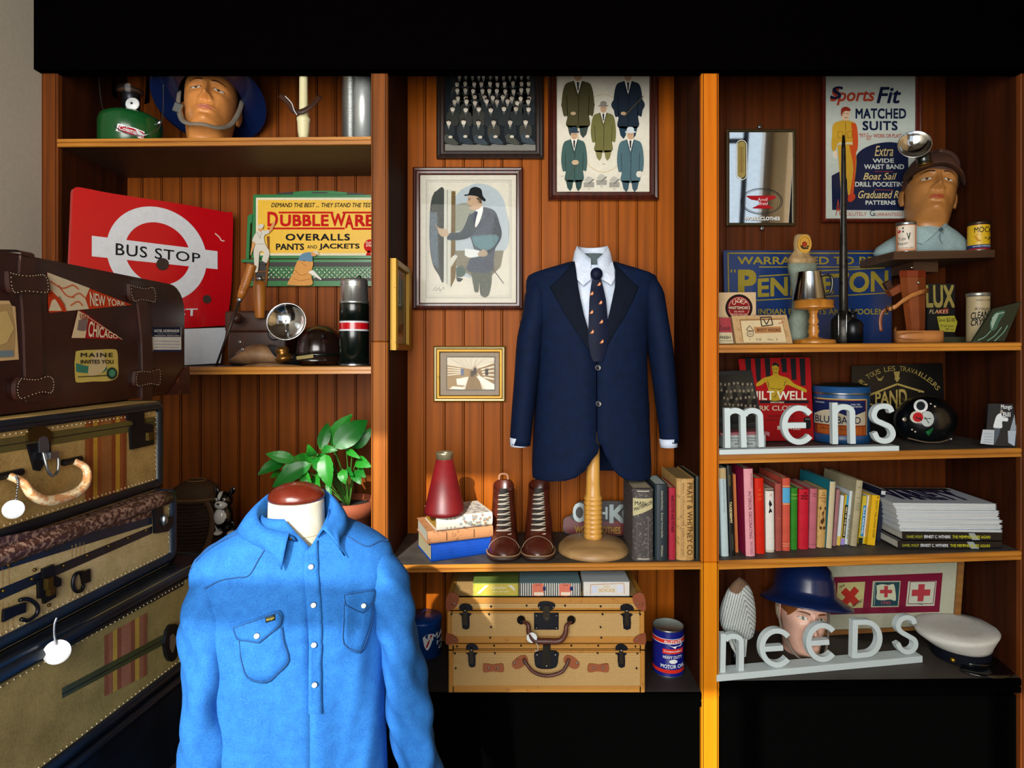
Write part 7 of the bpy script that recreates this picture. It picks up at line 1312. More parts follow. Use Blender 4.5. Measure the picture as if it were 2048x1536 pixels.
# leather holster bottle
def q6(x, y, yy=.1): return W(1700 + x / 5.69, 440 + y / 5.69, yy)
ho = mk('#7d3d14', .45, tex='leather', c2='#6a3010', coat=.1); hl_ = mk('#b0723a', .45, tex='leather', c2='#9a6230'); hs = thing('leather_flask_case', 'stitched brown leather tapered case with buckled strap and silver knob', 'leather case', on('R1', 1830, .13))
mb = MB(); rings = []
for x, y, w, yo in ((745, 1370, 105, 0), (745, 1200, 118, 0), (720, 800, 150, 0), (712, 630, 158, 0)): rings.append([q6(x + w * cos(t) * 1.0, y, .12 - .042 * sin(t) * (w / 150)) for t in [R(22.5) + 2 * pi * i / 8 for i in range(8)]])
mb.loft(rings, ho, True, True, smooth=False); mb.build('body', hs)
mb = MB(); mb.loft([[q6(712 + w * cos(t), y, .12 - .044 * sin(t) * (w / 150)) for t in [R(22.5) + 2 * pi * i / 8 for i in range(8)]] for y, w in ((645, 166), (578, 158), (572, 150))], mk('#7a2c10', .4, tex='leather'), True, True, smooth=False); mb.build('lid', hs)
MB().lathe([(.005, 0), (.005, .006), (.0075, .007), (.0075, .011), (0, .012)], q6(700, 572, .1), chro, 18).build('knob', hs); MB().lathe([(.0055, 0), (.005, .002), (.003, .003), (0, .002)], q6(778, 712, .078), chro, 16, (.2, -1, 0)).build('snap', hs)
mb = MB(); mb.loft([[q6(x, y - 26, .074 - d), q6(x, y + 26, .074 - d)] for x, y, d in ((885, 802, -.02), (800, 820, .0), (690, 862, .005), (590, 925, .002), (520, 985, -.004), (440, 1015, -.006))], hl_, closed=False); solid(mb.build('strap', hs), .003)
mb = MB(); mb.tube(curve([q6(440, 1000, .08), q6(370, 1050, .085), q6(345, 1150, .09), q6(355, 1265, .09)], 6), .006, ho, 8, flat=.4); mb.build('strap_end', hs)
mb = MB(); mb.tube([q6(x, y, .07) for x, y in ((410, 980), (470, 960), (485, 1030), (425, 1050))], .0022, brass, 6, True); mb.build('buckle', hs)
mb = MB(); mb.box(q6(510, 800, .125), (.05, .03, .026), mk('#7a3a14', .5, tex='leather'), rot=Matrix.Rotation(-.5, 3, 'Y'), bev=.002); mb.box(q6(430, 745, .14), (.022, .02, .03), mk('#3a1a0a', .5, tex='leather'), rot=Matrix.Rotation(-.5, 3, 'Y'), bev=.002); mb.build('belt_loop', hs)
cb = thing('leather_cuff', 'coiled light tan leather cuff lying at the front of the shelf', 'leather cuff', on('R1', 1838, .06))
mb = MB(); P_ = [(530, .13), (515, .09), (560, .055), (700, .04), (850, .036), (990, .036), (1050, .05), (1040, .085)]
cu_ = curve([V((q6(x, 0, y).x, y, 0)) for x, y in P_], 6); zb_ = z1(1840, .05)
mb.loft([[V((p.x, p.y, zb_ + .001)), V((p.x, p.y, zb_ + .004 + (.038 if i > 6 else .055 - i * .003)))] for i, p in enumerate(cu_)], hl_, closed=False); solid(mb.build('band', cb), .004)
mb = MB(); mb.tube([V((q6(x, 0, .034).x, .0325 + .004 * (abs(x - 760) / 200) ** 2, zb_ + .023 + dy)) for x, dy in [(740 + 200 * cos(t), .012 * sin(t)) for t in [2 * pi * i / 30 for i in range(30)]]], .0009, mk('#5a3416'), 5, True); mb.build('stitching', cb)
# soap flakes, cleaning crystals, green book
lf_ = front(.22); a = crop(lf_, 1700, 440, 5.69); lx = thing('soap_flakes_box', 'dark soap flakes box with big gold letters and yellow price tag', 'box', on('R1', 1885, .25)); mb = MB(); mb.extr(a, [(880, 725), (1195, 725), (1195, 1400), (880, 1400)], mk('#0a0a08', .5), .07); mb.build('carton', lx)
mb = MB(); mb.text(a, 'LUX', (860, 740, 1190, 1000), c_('#8f7f42'), 3, bold=.03, shear=-.05); mb.poly(a, [(985, 1030), (1115, 1000), (1120, 1055), (985, 1070)], c_('#7a141c'), 3); mb.text(a, 'FLAKES', (900, 1020, 1115, 1065), c_('#b8a878'), 4, shear=.2); mb.build('box_print', lx)
mb = MB(); b_ = lambda x, y, k=0: a(x, y, k + 20); b_.l = lf_.l; mb.extr(b_, [(975, 1100), (1170, 1090), (1205, 1165), (1175, 1275), (1010, 1270)], mk('#a39a2c', .6), .002); mb.text(b_, 'Save $2.00', (985, 1115, 1175, 1165), ink, 2, shear=.1); mb.text(b_, 'Trial box', (1010, 1190, 1160, 1220), ink, 2, shear=.2); mb.text(b_, '.89 ea', (1060, 1232, 1160, 1255), ink, 2, shear=.2); mb.build('price_tag', lx)
MB().box2(q6(930, 1395, .2), q6(1240, 1335, .26), mk('#3a3a22', .6)).build('tray', lx)
def art_cc(mb, f):
    a = crop(f, 1700, 440, 5.69); mb.text(a, 'MAKES A GALLON', (1440, 900, 1620, 920), ink, 2); mb.text(a, 'Krispy', (1425, 990, 1580, 1035), ink, 2, shear=.3); mb.text(a, 'CLEANING', (1392, 1050, 1640, 1130), ink, 2, bold=.02, slope=-.12, shear=.2); mb.text(a, 'CRYSTALS', (1392, 1130, 1640, 1205), ink, 2, bold=.02, slope=-.12, shear=.2)
tin('cleaning_crystals_tin', 'tall cream cleaning crystals tin beside the green book', 1956, 584, .034, .05, z1(1956, .05), mk('#a0906c', .5), mk('#9a9c94', .3, metal=.8), art_cc, .014)
gA, gB, gC = W(1945, 684, .006), W(2008, 684, .014), W(2043, 603, -.004); gp = Plane(gA, (gB - gA).cross(gC - gA)); a = crop(gp, 1700, 440, 5.69)
gb = thing('magazine', 'dark green magazine with a statue face leaning in the corner', 'magazine', gp(1975, 683)); grd = mk('#10231a', .25, coat=.4); mb = MB(); mb.extr(a, [(1630, 1010), (1950, 930), (1760, 1380), (1390, 1385)], grd, .006); mb.build('cover', gb)
mb = MB(); gl_ = c_('#3a5a48'); gh = c_('#8fa394'); mb.poly(a, c2([(1590, 1160), (1640, 1060), (1740, 1030), (1760, 1060), (1700, 1150), (1660, 1240), (1600, 1260), (1585, 1200)], 4), gl_, 2); mb.poly(a, c2([(1600, 1170), (1640, 1080), (1690, 1060), (1650, 1160), (1610, 1250)], 4), gh, 3); mb.line(a, c2([(1610, 1120), (1680, 1070), (1750, 1050)]), 12, gh, 4)
for p in ([(1450, 1370), (1530, 1330), (1600, 1260)], [(1560, 1375), (1650, 1310), (1720, 1220)], [(1640, 1378), (1740, 1280), (1790, 1200)]): mb.line(a, c2(p), 18, gl_, 2); mb.line(a, c2(p), 5, gh, 3)
mb.build('cover_print', gb)
# ------------------------------------------------------------------ shelf R2
z2_ = lambda px, y: on('R2', px, y).z
gpf = front(.20, .16, 1480, 885); a = crop(gpf, 1400, 690, 6.024); gf = thing('framed_photograph', 'small dark group photograph leaning behind the letter m', 'picture', gpf(1480, 880)); dfm = mk('#0c0806', .4)
mb = MB(); mb.extr(a, [(120, 325), (620, 300), (770, 1010), (190, 1040)], dfm, .015); mb.build('frame', gf); mb = MB(); mb.poly(a, [(150, 365), (600, 345), (730, 930), (180, 985)], c_('#2a2620'), 2); mb.poly(a, [(170, 880), (720, 850), (735, 935), (180, 985)], c_('#4a5254'), 2); rnd = random.Random(11)
for r_ in range(4):
    for i in range(8):
        x, y = 250 + i * 52 + r_ * 16 + rnd.uniform(-10, 10), 470 + r_ * 85 + rnd.uniform(-12, 12); mb.poly(a, c2([(x - 28, y + 110), (x - 24, y + 30), (x, y + 20), (x + 24, y + 30), (x + 28, y + 110)], 3), c_(rnd.choice(['#1c1916', '#37322a', '#443f34'])), 3 + r_); mb.ell(a, x, y, 13, 18, c_('#7d7260'), 3.5 + r_, 12)
mb.build('print', gf)
bwp = front(.24, .05, 1555, 885); a = crop(bwp, 1400, 690, 6.024); bw_ = thing('work_clothes_card', 'red and black striped showcard with a muscular man', 'sign', bwp(1560, 885)); rdc = mk('#95080e', .7, spec=.15)
mb = MB(); mb.extr(a, [(462, 180), (475, 168), (900, 155), (1310, 150), (1325, 165), (1375, 1130), (1365, 1150), (600, 1160)], rdc, .004); mb.build('card', bw_)
mb = MB()
for x0, x1, y in ((538, 612, 330), (660, 728, 430), (775, 842, 400), (970, 1040, 330), (1085, 1155, 420), (1195, 1265, 490)): mb.poly(a, [(x0, 160), (x1, 160), (x1 + 6, y + (40 if x0 < 700 else 0)), (x0 + 20, y)], ink, 2)
mb.line(a, [(720, 685), (1310, 685)], 34, ink, 3); mb.text(a, 'UNION MADE', (845, 680, 1010, 700), c_('#c9b89c'), 4, bold=.02)
mb.poly(a, c2([(672, 470), (760, 400), (845, 375), (880, 350), (865, 290), (868, 240), (900, 215), (940, 225), (948, 280), (940, 350), (980, 375), (1060, 400), (1140, 470), (1270, 530), (1280, 570), (1240, 560), (1130, 510), (1040, 480), (1010, 530), (960, 600), (955, 665), (840, 665), (840, 600), (815, 520), (790, 450), (740, 480), (680, 500)], 4), c_('#a3861c'), 4)
for p in ([(845, 520), (905, 528)], [(920, 528), (985, 520)], [(870, 290), (890, 285)], [(905, 285), (930, 285)], [(895, 330), (925, 328)], [(880, 620), (920, 580)], [(800, 440), (830, 520)], [(1040, 440), (1010, 500)]): mb.line(a, c2([p[0], ((p[0][0] + p[1][0]) / 2, p[0][1] + 6), p[1]]), 6, ink, 5)
mb.poly(a, c2([(868, 260), (875, 225), (905, 212), (945, 232), (945, 270), (920, 245), (890, 245)], 3), ink, 5)
mb.text(a, 'BUILT WELL', (530, 555, 1280, 662), c_('#cfc9b8'), 6, bold=.02); mb.text(a, 'WORK CLOTHES', (520, 730, 1290, 790), c_('#b8ad94'), 4, bold=.015); mb.text(a, 'BILTWELL', (930, 975, 1210, 1020), c_('#cfc9b8'), 4, bold=.02)
mb.text(a, 'SANFORIZED SHRUNK', (820, 845, 1130, 868), ink, 4); mb.text(a, 'BETTER FOR THE JOB', (790, 895, 1130, 918), ink, 4); mb.poly(a, c2([(1245, 880), (1320, 870), (1330, 1000), (1255, 1010)], 3), ink, 4); mb.text(a, 'TOUGH AS NAILS', (1265, 885, 1320, 900), c_('#b8ad94'), 5); mb.build('card_print', bw_)
rb = thing('small_carton', 'small white carton with pink lid behind the letter m', 'box', on('R2', 1495, .10)); fr_ = front(.06); a = crop(fr_, 1400, 690, 6.024); mb = MB(); mb.extr(a, [(275, 1080), (790, 1060), (790, 1240), (275, 1240)], mk('#9aa3a3', .6), .07); mb.build('carton', rb); mb = MB(); mb.extr(lambda x, y, k=0: a(x, y, k + 4), [(245, 1060), (790, 1040), (835, 1050), (835, 1100), (790, 1080), (250, 1090)], mk('#8a4a52', .6), .08); mb.build('lid', rb)
mb = MB(); mb.text(a, 'Recommended and Featured', (365, 1105, 690, 1130), ink, 3); mb.text(a, 'Leading Men\'s Clothing', (370, 1140, 690, 1165), ink, 3); mb.text(a, 'and Ladies\' Boots', (415, 1172, 635, 1200), ink, 3, bold=.01); mb.build('box_print', rb)
def art_bb(mb, f):
    a = crop(f, 1400, 690, 6.024); mb.rect(a, 1405, 650, 1975, 1105, c_('#b39a5c'), 1, 16); mb.rect(a, 1405, 665, 1962, 1092, c_('#8a3010'), 2, 16); mb.rect(a, 1405, 672, 1955, 880, c_('#101c4c'), 3, 16); mb.loft([[a(x, y, 4) for x, y in c2([(1405, 850), (1500, 800), (1600, 790), (1700, 830), (1800, 860), (1955, 800)])], [a(x, 968, 4) for x, y in c2([(1405, 850), (1500, 800), (1600, 790), (1700, 830), (1800, 860), (1955, 800)])]], c_('#c0b69c'), closed=False); mb.rect(a, 1440, 985, 1955, 1080, c_('#a8561c'), 3, 12)
    mb.text(a, 'BLUE BAND', (1420, 865, 1905, 950), c_('#121a40'), 5, bold=.01); mb.text(a, 'FOUR POUNDS', (1420, 695, 1520, 712), tagw, 4); mb.text(a, 'THIS TIN', (1800, 708, 1900, 726), tagw, 4); mb.text(a, 'PLEASE RETURN', (1790, 735, 1920, 752), tagw, 4); mb.text(a, 'SMALL CURD SALTED WITH', (1480, 1005, 1790, 1030), ink, 4)
o = V((W(1682, 0, .238).x, .238, z2_(1682, .2))); s_ = S(.15); r_ = 50.5 * S(.23); btn = mk('#17487a', .35, coat=.2); t = thing('blue_tin', 'round blue tin with orange label behind the letter n', 'tin', o); hh_ = 1.5 + (705 - 783) * s_ - o.z
MB().lathe([(0, 0), (r_, 0), (r_ * 1.03, .004), (r_ * 1.03, .028), (r_, .032), (r_, hh_ - .014)], o, btn, 48, cap=False).build('body', t)
MB().lathe([(r_ * 1.0, hh_ - .014), (r_ * 1.04, hh_ - .012), (r_ * 1.04, hh_ - .008), (r_ * 1.02, hh_ - .006), (r_ * 1.03, hh_ + .014), (r_ * 1.0, hh_ + .016), (r_ * .6, hh_ + .026), (0, hh_ + .03)], o, [steel, steel, steel, btn, btn, mk('#1c211c', .4, metal=.5), mk('#1c211c', .4, metal=.5)], 48, cap=False).build('lid', t)
mb = MB(); art_bb(mb, cylmap(o, r_, 1682, 705 + (1.5 - o.z) / s_, s_)); mb.build('tin_print', t)
pp = front(.30, .05, 1800, 885); a = crop(pp, 1700, 690, 5.885); pt = thing('workers_sign', 'black sign with arched gold French lettering behind the helmet', 'sign', pp(1795, 884)); gdl = c_('#9a8648')
mb = MB(); mb.extr(a, [(20, 245), (1090, 215), (1130, 1130), (20, 1140)], mk('#070605', .35), .006); mb.build('board', pt)
mb = MB(); mb.arctext(a, 'POUR TOUS LES TRAVAILLEURS', 545, 900, 625, 56, 145, 37, gdl, 2, bold=.012); mb.poly(a, [(512, 312), (585, 312), (575, 385), (592, 385), (552, 438), (520, 395), (530, 385)], gdl, 2); mb.line(a, [(200, 600), (555, 460), (870, 555)], 22, gdl, 2); mb.line(a, [(200, 680), (290, 715)], 18, gdl, 2)
mb.text(a, 'PAND', (295, 0, 690, 1), gdl, 3, bold=.02, quad=[(295, 560), (665, 510), (670, 720), (295, 690)]); mb.text(a, 'CONFIANCE', (360, 622, 640, 655), c_('#5d5028'), 4); mb.line(a, [(545, 660), (545, 750)], 18, gdl, 3)
for P_ in ([(300, 345), (330, 395), (390, 390), (395, 360), (370, 420), (330, 420)], [(110, 465), (205, 455), (195, 500), (170, 520), (150, 490)], [(800, 545), (870, 550), (810, 560)]): mb.poly(a, P_, gdl, 2)
mb.build('lettering', pt)
# helmet with stickers
hm = thing('safety_helmet', 'black round helmet with round stickers beside the letter s', 'helmet', on('R2', 1850, .15)); hk = mk('#06090c', .25, coat=.4); hc = W(1850, 840, .17); hx, hz_ = 57 * S(.15), 49 * S(.15)
mb = MB(); mb.sph(hc, (hx, .09, hz_), hk, 48, 32, rot=Matrix.Rotation(-.15, 3, 'Y')); mb.build('shell', hm)
def hp(x, y, k=0):
    X, Y = 1700 + x / 5.885, 690 + y / 5.885; u, v = (X - 1850) / 57.5, (840 - Y) / 49.5; d = max(.02, 1 - u * u - v * v) ** .5; yy = .17 - .0935 * d - .0005 * k; return W(X, Y, yy)
hp.l = .0005
def disc(mb, cx, cy, rx, ry, m, k): 
    rs = [[hp(cx + rx * f * cos(2 * pi * i / 28), cy + ry * f * sin(2 * pi * i / 28), k) for i in range(28)] for f in (1, .66, .33, .02)]; mb.loft(rs, m, True); return mb
mb = MB(); disc(mb, 833, 718, 84, 78, tagw, 1); disc(mb, 833, 716, 52, 52, c_('#1c2226'), 2); mb.build('sticker', hm)
mb = MB(); disc(mb, 910, 870, 78, 92, c_('#b3bdbb'), 1); mb.line(hp, [(890, 865), (955, 865)], 8, ink, 3); mb.line(hp, [(890, 865), (930, 920)], 8, ink, 3); disc(mb, 885, 862, 14, 14, c_('#4a5a5c'), 3); mb.build('sticker', hm)
mb = MB(); disc(mb, 788, 848, 82, 72, c_('#b8b0a4'), 4); disc(mb, 800, 850, 62, 56, c_('#a3141a'), 5); mb.line(hp, [(770, 850), (840, 865)], 12, ink, 6); mb.line(hp, [(790, 860), (850, 885)], 10, ink, 6); mb.build('sticker', hm)
mb = MB(); mb.loft([[hp(885 + 190 * i / 8, 1020 - 95 * i / 8, 1) for i in range(9)], [hp(902 + 185 * i / 8, 1045 - 98 * i / 8, 1) for i in range(9)], [hp(920 + 178 * i / 8, 1070 - 100 * i / 8, 1) for i in range(9)]], c_('#0f5a2c'), closed=False); mb.line(hp, [(915, 1030), (1060, 955)], 8, tagw, 2); mb.line(hp, [(965, 1030), (1055, 985)], 14, tagw, 2); mb.build('sticker', hm)
mb = MB()
for x, y, r_ in ((640, 875, 28), (1118, 822, 30), (730, 995, 14), (768, 1020, 14), (950, 692, 14), (1000, 722, 16)): mb.lathe([(r_ * S(.1) / 5.885, 0), (r_ * S(.1) / 5.885 * .8, .002), (0, .0025)], hp(x, y, 0), mk('#b3a898', .3, metal=.6), 14, (0, -1, 0))
mb.build('rivets', hm); mb = MB(); mb.tube(curve([W(1815, 876, .09), W(1850, 884, .075), W(1880, 884, .075), W(1901, 878, .085)], 5), .0022, mk('#5a4a3a'), 6); mb.sph(W(1902, 878, .085), .0055, steel, 10, 6); mb.build('chin_cord', hm)
# letters
lw = mk('#b9c6c9', .5, tex='spots', c2='#9fb0b4', th=.6, sc_=4)
def letter(pl, shape, name, par, dep=.02):
    mb = MB()
    for j_, (O_, I_) in enumerate(shape):                                # ribbon given by outer/inner edge points
        n = len(O_); v = [pl(x, y, 3 * j_) for x, y in O_] + [pl(x, y, 3 * j_) for x, y in I_]; w = [p + pl.n * -dep for p in v]; N_ = 2 * n
        mb.add(v + w, [(i, i + 1, n + i + 1, n + i) for i in range(n - 1)] + [(N_ + i, N_ + n + i, N_ + n + i + 1, N_ + i + 1) for i in range(n - 1)] + [(i, N_ + i, N_ + i + 1, i + 1) for i in range(n - 1)] + [(n + i, n + i + 1, N_ + n + i + 1, N_ + n + i) for i in range(n - 1)] + [(0, n, N_ + n, N_), (n - 1, N_ + n - 1, N_ + N_ - 1, N_ - 1)], lw)
    return mb.build(name, par)
def stroke(pts, w, n=8):
    q = c2(pts, n) if 2 < len(pts) < 15 else pts; O_, I_ = [], []
    for i in range(len(q)):
        t = (q[min(i + 1, len(q) - 1)][0] - q[max(i - 1, 0)][0], q[min(i + 1, len(q) - 1)][1] - q[max(i - 1, 0)][1]); L = math.hypot(*t) or 1; O_.append((q[i][0] - t[1] / L * w / 2, q[i][1] + t[0] / L * w / 2)); I_.append((q[i][0] + t[1] / L * w / 2, q[i][1] - t[0] / L * w / 2))
    return O_, I_
def tr(x0, y0, s, strokes, w): return [stroke([(x0 + x / s, y0 + y / s) for x, y in p], w / s) for p in strokes]
def arc(cx, cy, rx, ry, a0, a1, n=14): return [(cx + rx * cos(R(a0 + (a1 - a0) * i / n)), cy - ry * sin(R(a0 + (a1 - a0) * i / n))) for i in range(n + 1)]
lpn = Plane(W(1440, 900, -.0 + .012), (-.02, -1, 0)); lpn.l = .0004
ms_ = thing('mens_letters', 'white cast letters spelling mens on one long bar, on the second shelf', 'letter sign', on('R2', 1620, .03))
letter(lpn, tr(1400, 690, 6.024, [[(328, 760), (335, 1240)], arc(425, 860, 95, 70, 172, 0) + [(522, 1000), (530, 1235)], arc(630, 860, 95, 70, 172, 0) + [(730, 1000), (738, 1230)]], 66), 'letter', ms_)
letter(lpn, tr(1400, 690, 6.024, [arc(1195, 965, 175, 205, 40, 320, 24), [(1035, 970), (1275, 968)]], 66), 'letter', ms_)
letter(lpn, tr(1400, 690, 6.024, [[(1625, 695), (1632, 1195)], arc(1735, 815, 100, 70, 172, 0) + [(1836, 950), (1842, 1190)]], 66), 'letter', ms_)
letter(lpn, tr(1700, 690, 5.885, [[(495, 790), (465, 735), (395, 720), (320, 745), (285, 820), (310, 885), (390, 925), (475, 970), (508, 1050), (470, 1115), (390, 1130), (325, 1100), (290, 1030)]], 62), 'letter', ms_)
xa, xb = W(1440, 0, .0).x, W(1799, 0, .0).x; mb = MB(); A, B_ = on('R2', 1440, .0), on('R2', 1799, .0)
mb.add([V((xa, .006, A.z)), V((xb, .002, B_.z)), V((xb, .045, B_.z)), V((xa, .045, A.z)), V((xa, .006, A.z + .016)), V((xb, .002, B_.z + .016)), V((xb, .045, B_.z + .016)), V((xa, .045, A.z + .016))], [(0, 3, 2, 1), (4, 5, 6, 7), (0, 1, 5, 4), (1, 2, 6, 5), (2, 3, 7, 6), (3, 0, 4, 7)], lw); mb.build('base_bar', ms_)
# photo card in the corner
pc = Plane(W(1990, 893, .03), (-.25, -1, .12)); a = crop(pc, 1700, 690, 5.885); ph = thing('paperback_book', 'black and white paperback standing in the right corner of the second shelf', 'book', pc(2003, 893)); mb = MB(); mb.extr(a, [(1630, 690), (1925, 695), (1985, 700), (1960, 1195), (1590, 1180)], mk('#0a0a0c', .4), .012); mb.build('cover', ph)
mb = MB(); mb.poly(a, [(1965, 705), (1985, 705), (1955, 1000), (1880, 1010)], c_('#8a949c'), 2); mb.poly(a, c2([(1770, 800), (1725, 830), (1700, 900), (1690, 975), (1785, 975), (1790, 900), (1850, 900), (1855, 860), (1800, 850)], 4), c_('#c9d0d4'), 3); mb.poly(a, [(1700, 975), (1770, 975), (1750, 1060), (1700, 1170), (1680, 1160), (1690, 1080)], c_('#4a525c'), 3); mb.ell(a, 1782, 785, 18, 24, c_('#8f8a84'), 4); mb.text(a, 'Mongo', (1775, 700, 1905, 770), tagw, 3, bold=.01); mb.text(a, 'Bill', (1800, 790, 1885, 845), tagw, 3, bold=.01); mb.poly(a, [(1855, 1010), (1955, 1005), (1935, 1190), (1860, 1150)], c_('#9aa6b4'), 3); mb.build('cover_print', ph)
mb = MB(); cp = Plane(W(1978, 890, .012), (.1, -1, .3)); a = crop(cp, 1700, 690, 5.885); mb.extr(a, [(1565, 995), (1700, 1000), (1690, 1175), (1535, 1160)], mk('#b3bcc6', .6), .001)
for y in (1040, 1075, 1110, 1140): mb.line(a, [(1570, y), (1680, y + 8)], 4, c_('#7d8794'), 2)
single(mb, 'price_card', 'small white lined card leaning against the black paperback', 'card')
# ------------------------------------------------------------------ right bay, book shelf
GB = 'upright books on the third shelf of the right bay'
def rb(name, label, px0, px1, pyt, y, dp, tilt, col, prints=(), soft=False, pg=page):
    M_, th, d, h = stand(px0, px1, pyt, 'R3', y, dp, R(tilt)); h /= cos(R(tilt)); lift = abs(sin(R(tilt))) * th / 2
    M_ = Matrix.Translation(V((-.5 * h * sin(R(tilt)) * (0 if abs(tilt) < .1 else 1), 0, lift + .0006))) @ M_
    b = Book(name, label, M_, th * .96, d, h - lift, col, pg, GB, soft); mp = b.spf if soft else b.sp
    if soft: b.sp = b.spf
    for p in prints: p(b)
    b.done(); return b
def T(t, x0, x1, y0, y1, m, k=2, **kw): return lambda b: b.mb.text(b.sp, t, (x0, y0, x1, y1), c_(m), k, vert=1, **kw)
def H(t, x0, x1, y0, y1, m, k=2, **kw): return lambda b: b.mb.text(b.sp, t, (x0, y0, x1, y1), c_(m), k, **kw)
def Bd(y0, y1, m, k=1, x0=-.98, x1=.98): return lambda b: b.mb.loft([[b.sp(x0 + (x1 - x0) * i / 8, y, k) for i in range(9)] for y in (y0, y1)], c_(m), closed=False)
rb('book', 'pale blue and cream thin book against the orange post, leftmost of the row', 1439, 1454.5, 936, .044, .2, -2, mk('#a9bcc0', .5), [Bd(0, .12, '#b39a6c'), T('MODERN INTERIORS', -.1, .3, .06, .5, '#7d8a90')], pg=pagew)
rb('book', 'black book with gold title, second in the row of books', 1455, 1467, 931, .05, .2, -2, mk('#080b0c', .35), [T('WATSON', -.4, .1, .1, .22, '#8a7d3a'), T('TAXIDERMY', -.5, .3, .4, .64, '#c9bc8a', bold=.02), T('COUNTRYMAN', -.1, .3, .76, .94, '#6d6a58')])
rb('book', 'very thin orange book between the black and the pink one', 1468, 1474, 949, .075, .2, -2, mk('#b5652c', .55), [], True)
rb('book', 'tall pink book about interior decorating with magenta sides', 1488, 1507.5, 937, .04, .24, -1.6, mk('#c9808c', .5), [Bd(0, 1, '#cf8f98', 1), T('THE COMPLETE BOOK OF', .35, .75, .05, .22, '#6b3a50', 2), T('INTERIOR DECORATING', -.25, .4, .26, .8, '#4a2236', 2, bold=.006), T('DERIEUX & STEVENSON', -.1, .4, .83, .98, '#6b3a50', 2)]).t.children[0].data.materials[0] = mk('#86083c', .5)
rb('book', 'bright orange red cloth book beside the tall pink one', 1509, 1528.5, 956, .06, .18, -1.2, mk('#c4200a', .5, tex='fab', c2='#b01c08', sc_=.8), [H('THE', -.4, .2, .14, .17, '#d8642c'), H('GREAT', -.5, .4, .2, .23, '#d8642c'), H('GAME', -.4, .3, .26, .29, '#d8642c')])
rb('book', 'white book with a small black horseman on the spine', 1530, 1548, 977, .07, .17, -.6, mk('#b8ada0', .5), [Bd(.045, .96, '#d0cdc6', 1), Bd(.01, .03, '#4a3a2a', 1), lambda b: b.mb.poly(b.sp, c2([(-.15, .17), (.05, .19), (.4, .25), (.1, .27), (-.05, .3), (.35, .34), (.3, .38), (.1, .36), (-.2, .38), (-.4, .37), (-.2, .32), (-.2, .27), (-.35, .24)], 3), ink, 3), H('@', -.1, .4, .07, .12, '#b06a5a', 3)])
rb('book', 'brownish pink cloth book right of the white spine', 1549.5, 1563, 967, .08, .19, -.3, mk('#9a4a42', .6, tex='fab', sc_=.8), [H('1908', -.4, .4, .5, .53, '#b8784c')])
rb('book', 'coral book with a light blue label band', 1564, 1580, 956, .08, .2, 0, mk('#c2513f', .55, tex='fab', sc_=.8), [Bd(.13, .34, '#4d9ac2', 1), Bd(.105, .115, '#d0b06a', 1), Bd(.35, .36, '#d0b06a', 1), Bd(.9, .906, '#d0a080', 1), Bd(.93, .936, '#d0a080', 1)])
rb('book', 'green cloth book in the middle of the row', 1581, 1594.5, 976, .088, .17, .2, mk('#2c7a20', .6, tex='fab', sc_=.8), [Bd(.09, .12, '#4f8a30', 1), Bd(.15, .18, '#4f8a30', 1), H('POEMS', -.6, .6, .095, .115, '#8aa04a')])
rb('book', 'crimson cloth book with black title right of the green one', 1596, 1617, 978, .092, .17, .4, mk('#b8182c', .6, tex='fab', sc_=.8), [H('THE', -.2, .3, .05, .075, '#2a0a10', bold=.02), H('MISSION', -.7, .6, .09, .125, '#2a0a10', bold=.02), H('BRIDGE', -.7, .6, .135, .17, '#2a0a10', bold=.02)])
rb('book', 'mauve pink cloth book between the crimson and the tan one', 1618, 1633, 977, .095, .17, 1.2, mk('#b0606e', .6, tex='fab', sc_=.8), [H('Captain', -.6, .6, .07, .1, '#5a2a38'), H('Nancy', -.4, .5, .11, .14, '#5a2a38'), Bd(.93, .936, '#7a3a46', 1)])
rb('book', 'tan illustrated book with a brown ornament on the spine', 1634.5, 1652, 979, .10, .16, 2, mk('#b08a4c', .6, tex='spots', c2='#9c783e'), [H('THE', -.3, .3, .04, .065, '#6b431c'), H('FOUR', -.5, .5, .08, .11, '#6b431c'), H('FEATHERS', -.8, .7, .13, .16, '#6b431c'), H('TALES', -.5, .5, .18, .21, '#6b431c'), lambda b: b.mb.line(b.sp, [(-.7, .32), (.7, .32), (.75, .36), (.7, .66), (-.6, .66), (-.7, .6), (-.7, .32)], .05, c_('#4a2c14'), 2), lambda b: b.mb.poly(b.sp, c2([(-.3, .4), (.3, .36), (.1, .45), (.4, .52), (-.1, .6), (-.5, .54), (.1, .48)], 4), c_('#4a2c14'), 3)])
rb('book', 'cream cloth book with teal cover showing on its left side', 1655, 1667, 963, .09, .22, 3.5, mk('#0f6f80', .5), [Bd(0, 1, '#b5a98a', 1)])
rb('book', 'thin dull mauve book beside the cream and teal one', 1668.5, 1676, 979, .11, .18, 4.5, mk('#9a6a6c', .6, tex='fab', sc_=.8))
rb('book', 'thin white paperback with yellow foot beside the mauve one', 1677, 1684, 991, .112, .16, 5, mk('#c3c8cc', .5), [Bd(.82, 1, '#c9a848', 1)], True, pagew)
rb('book', 'yellow paperback with black title block', 1685, 1693, 990, .115, .16, 5.5, mk('#b8982a', .5), [Bd(.0, .2, '#2f93b8', 1, .0), Bd(.2, .85, '#14140f', 1, -.5, .98), T('MEN OF THE RESCUE', -.1, .7, .24, .82, '#d0c8a0', 2, bold=.02), Bd(.87, 1, '#8a7cc0', 1)], True, pagew)
rb('book', 'white paperback with fine black title left of the tall beige book', 1694, 1701.5, 982, .118, .16, 5.5, mk('#bcc4c6', .5), [T('A QUICK STUDY', -.3, .3, .45, .9, '#2a2a2a', 2, bold=.01)], True, pagew)
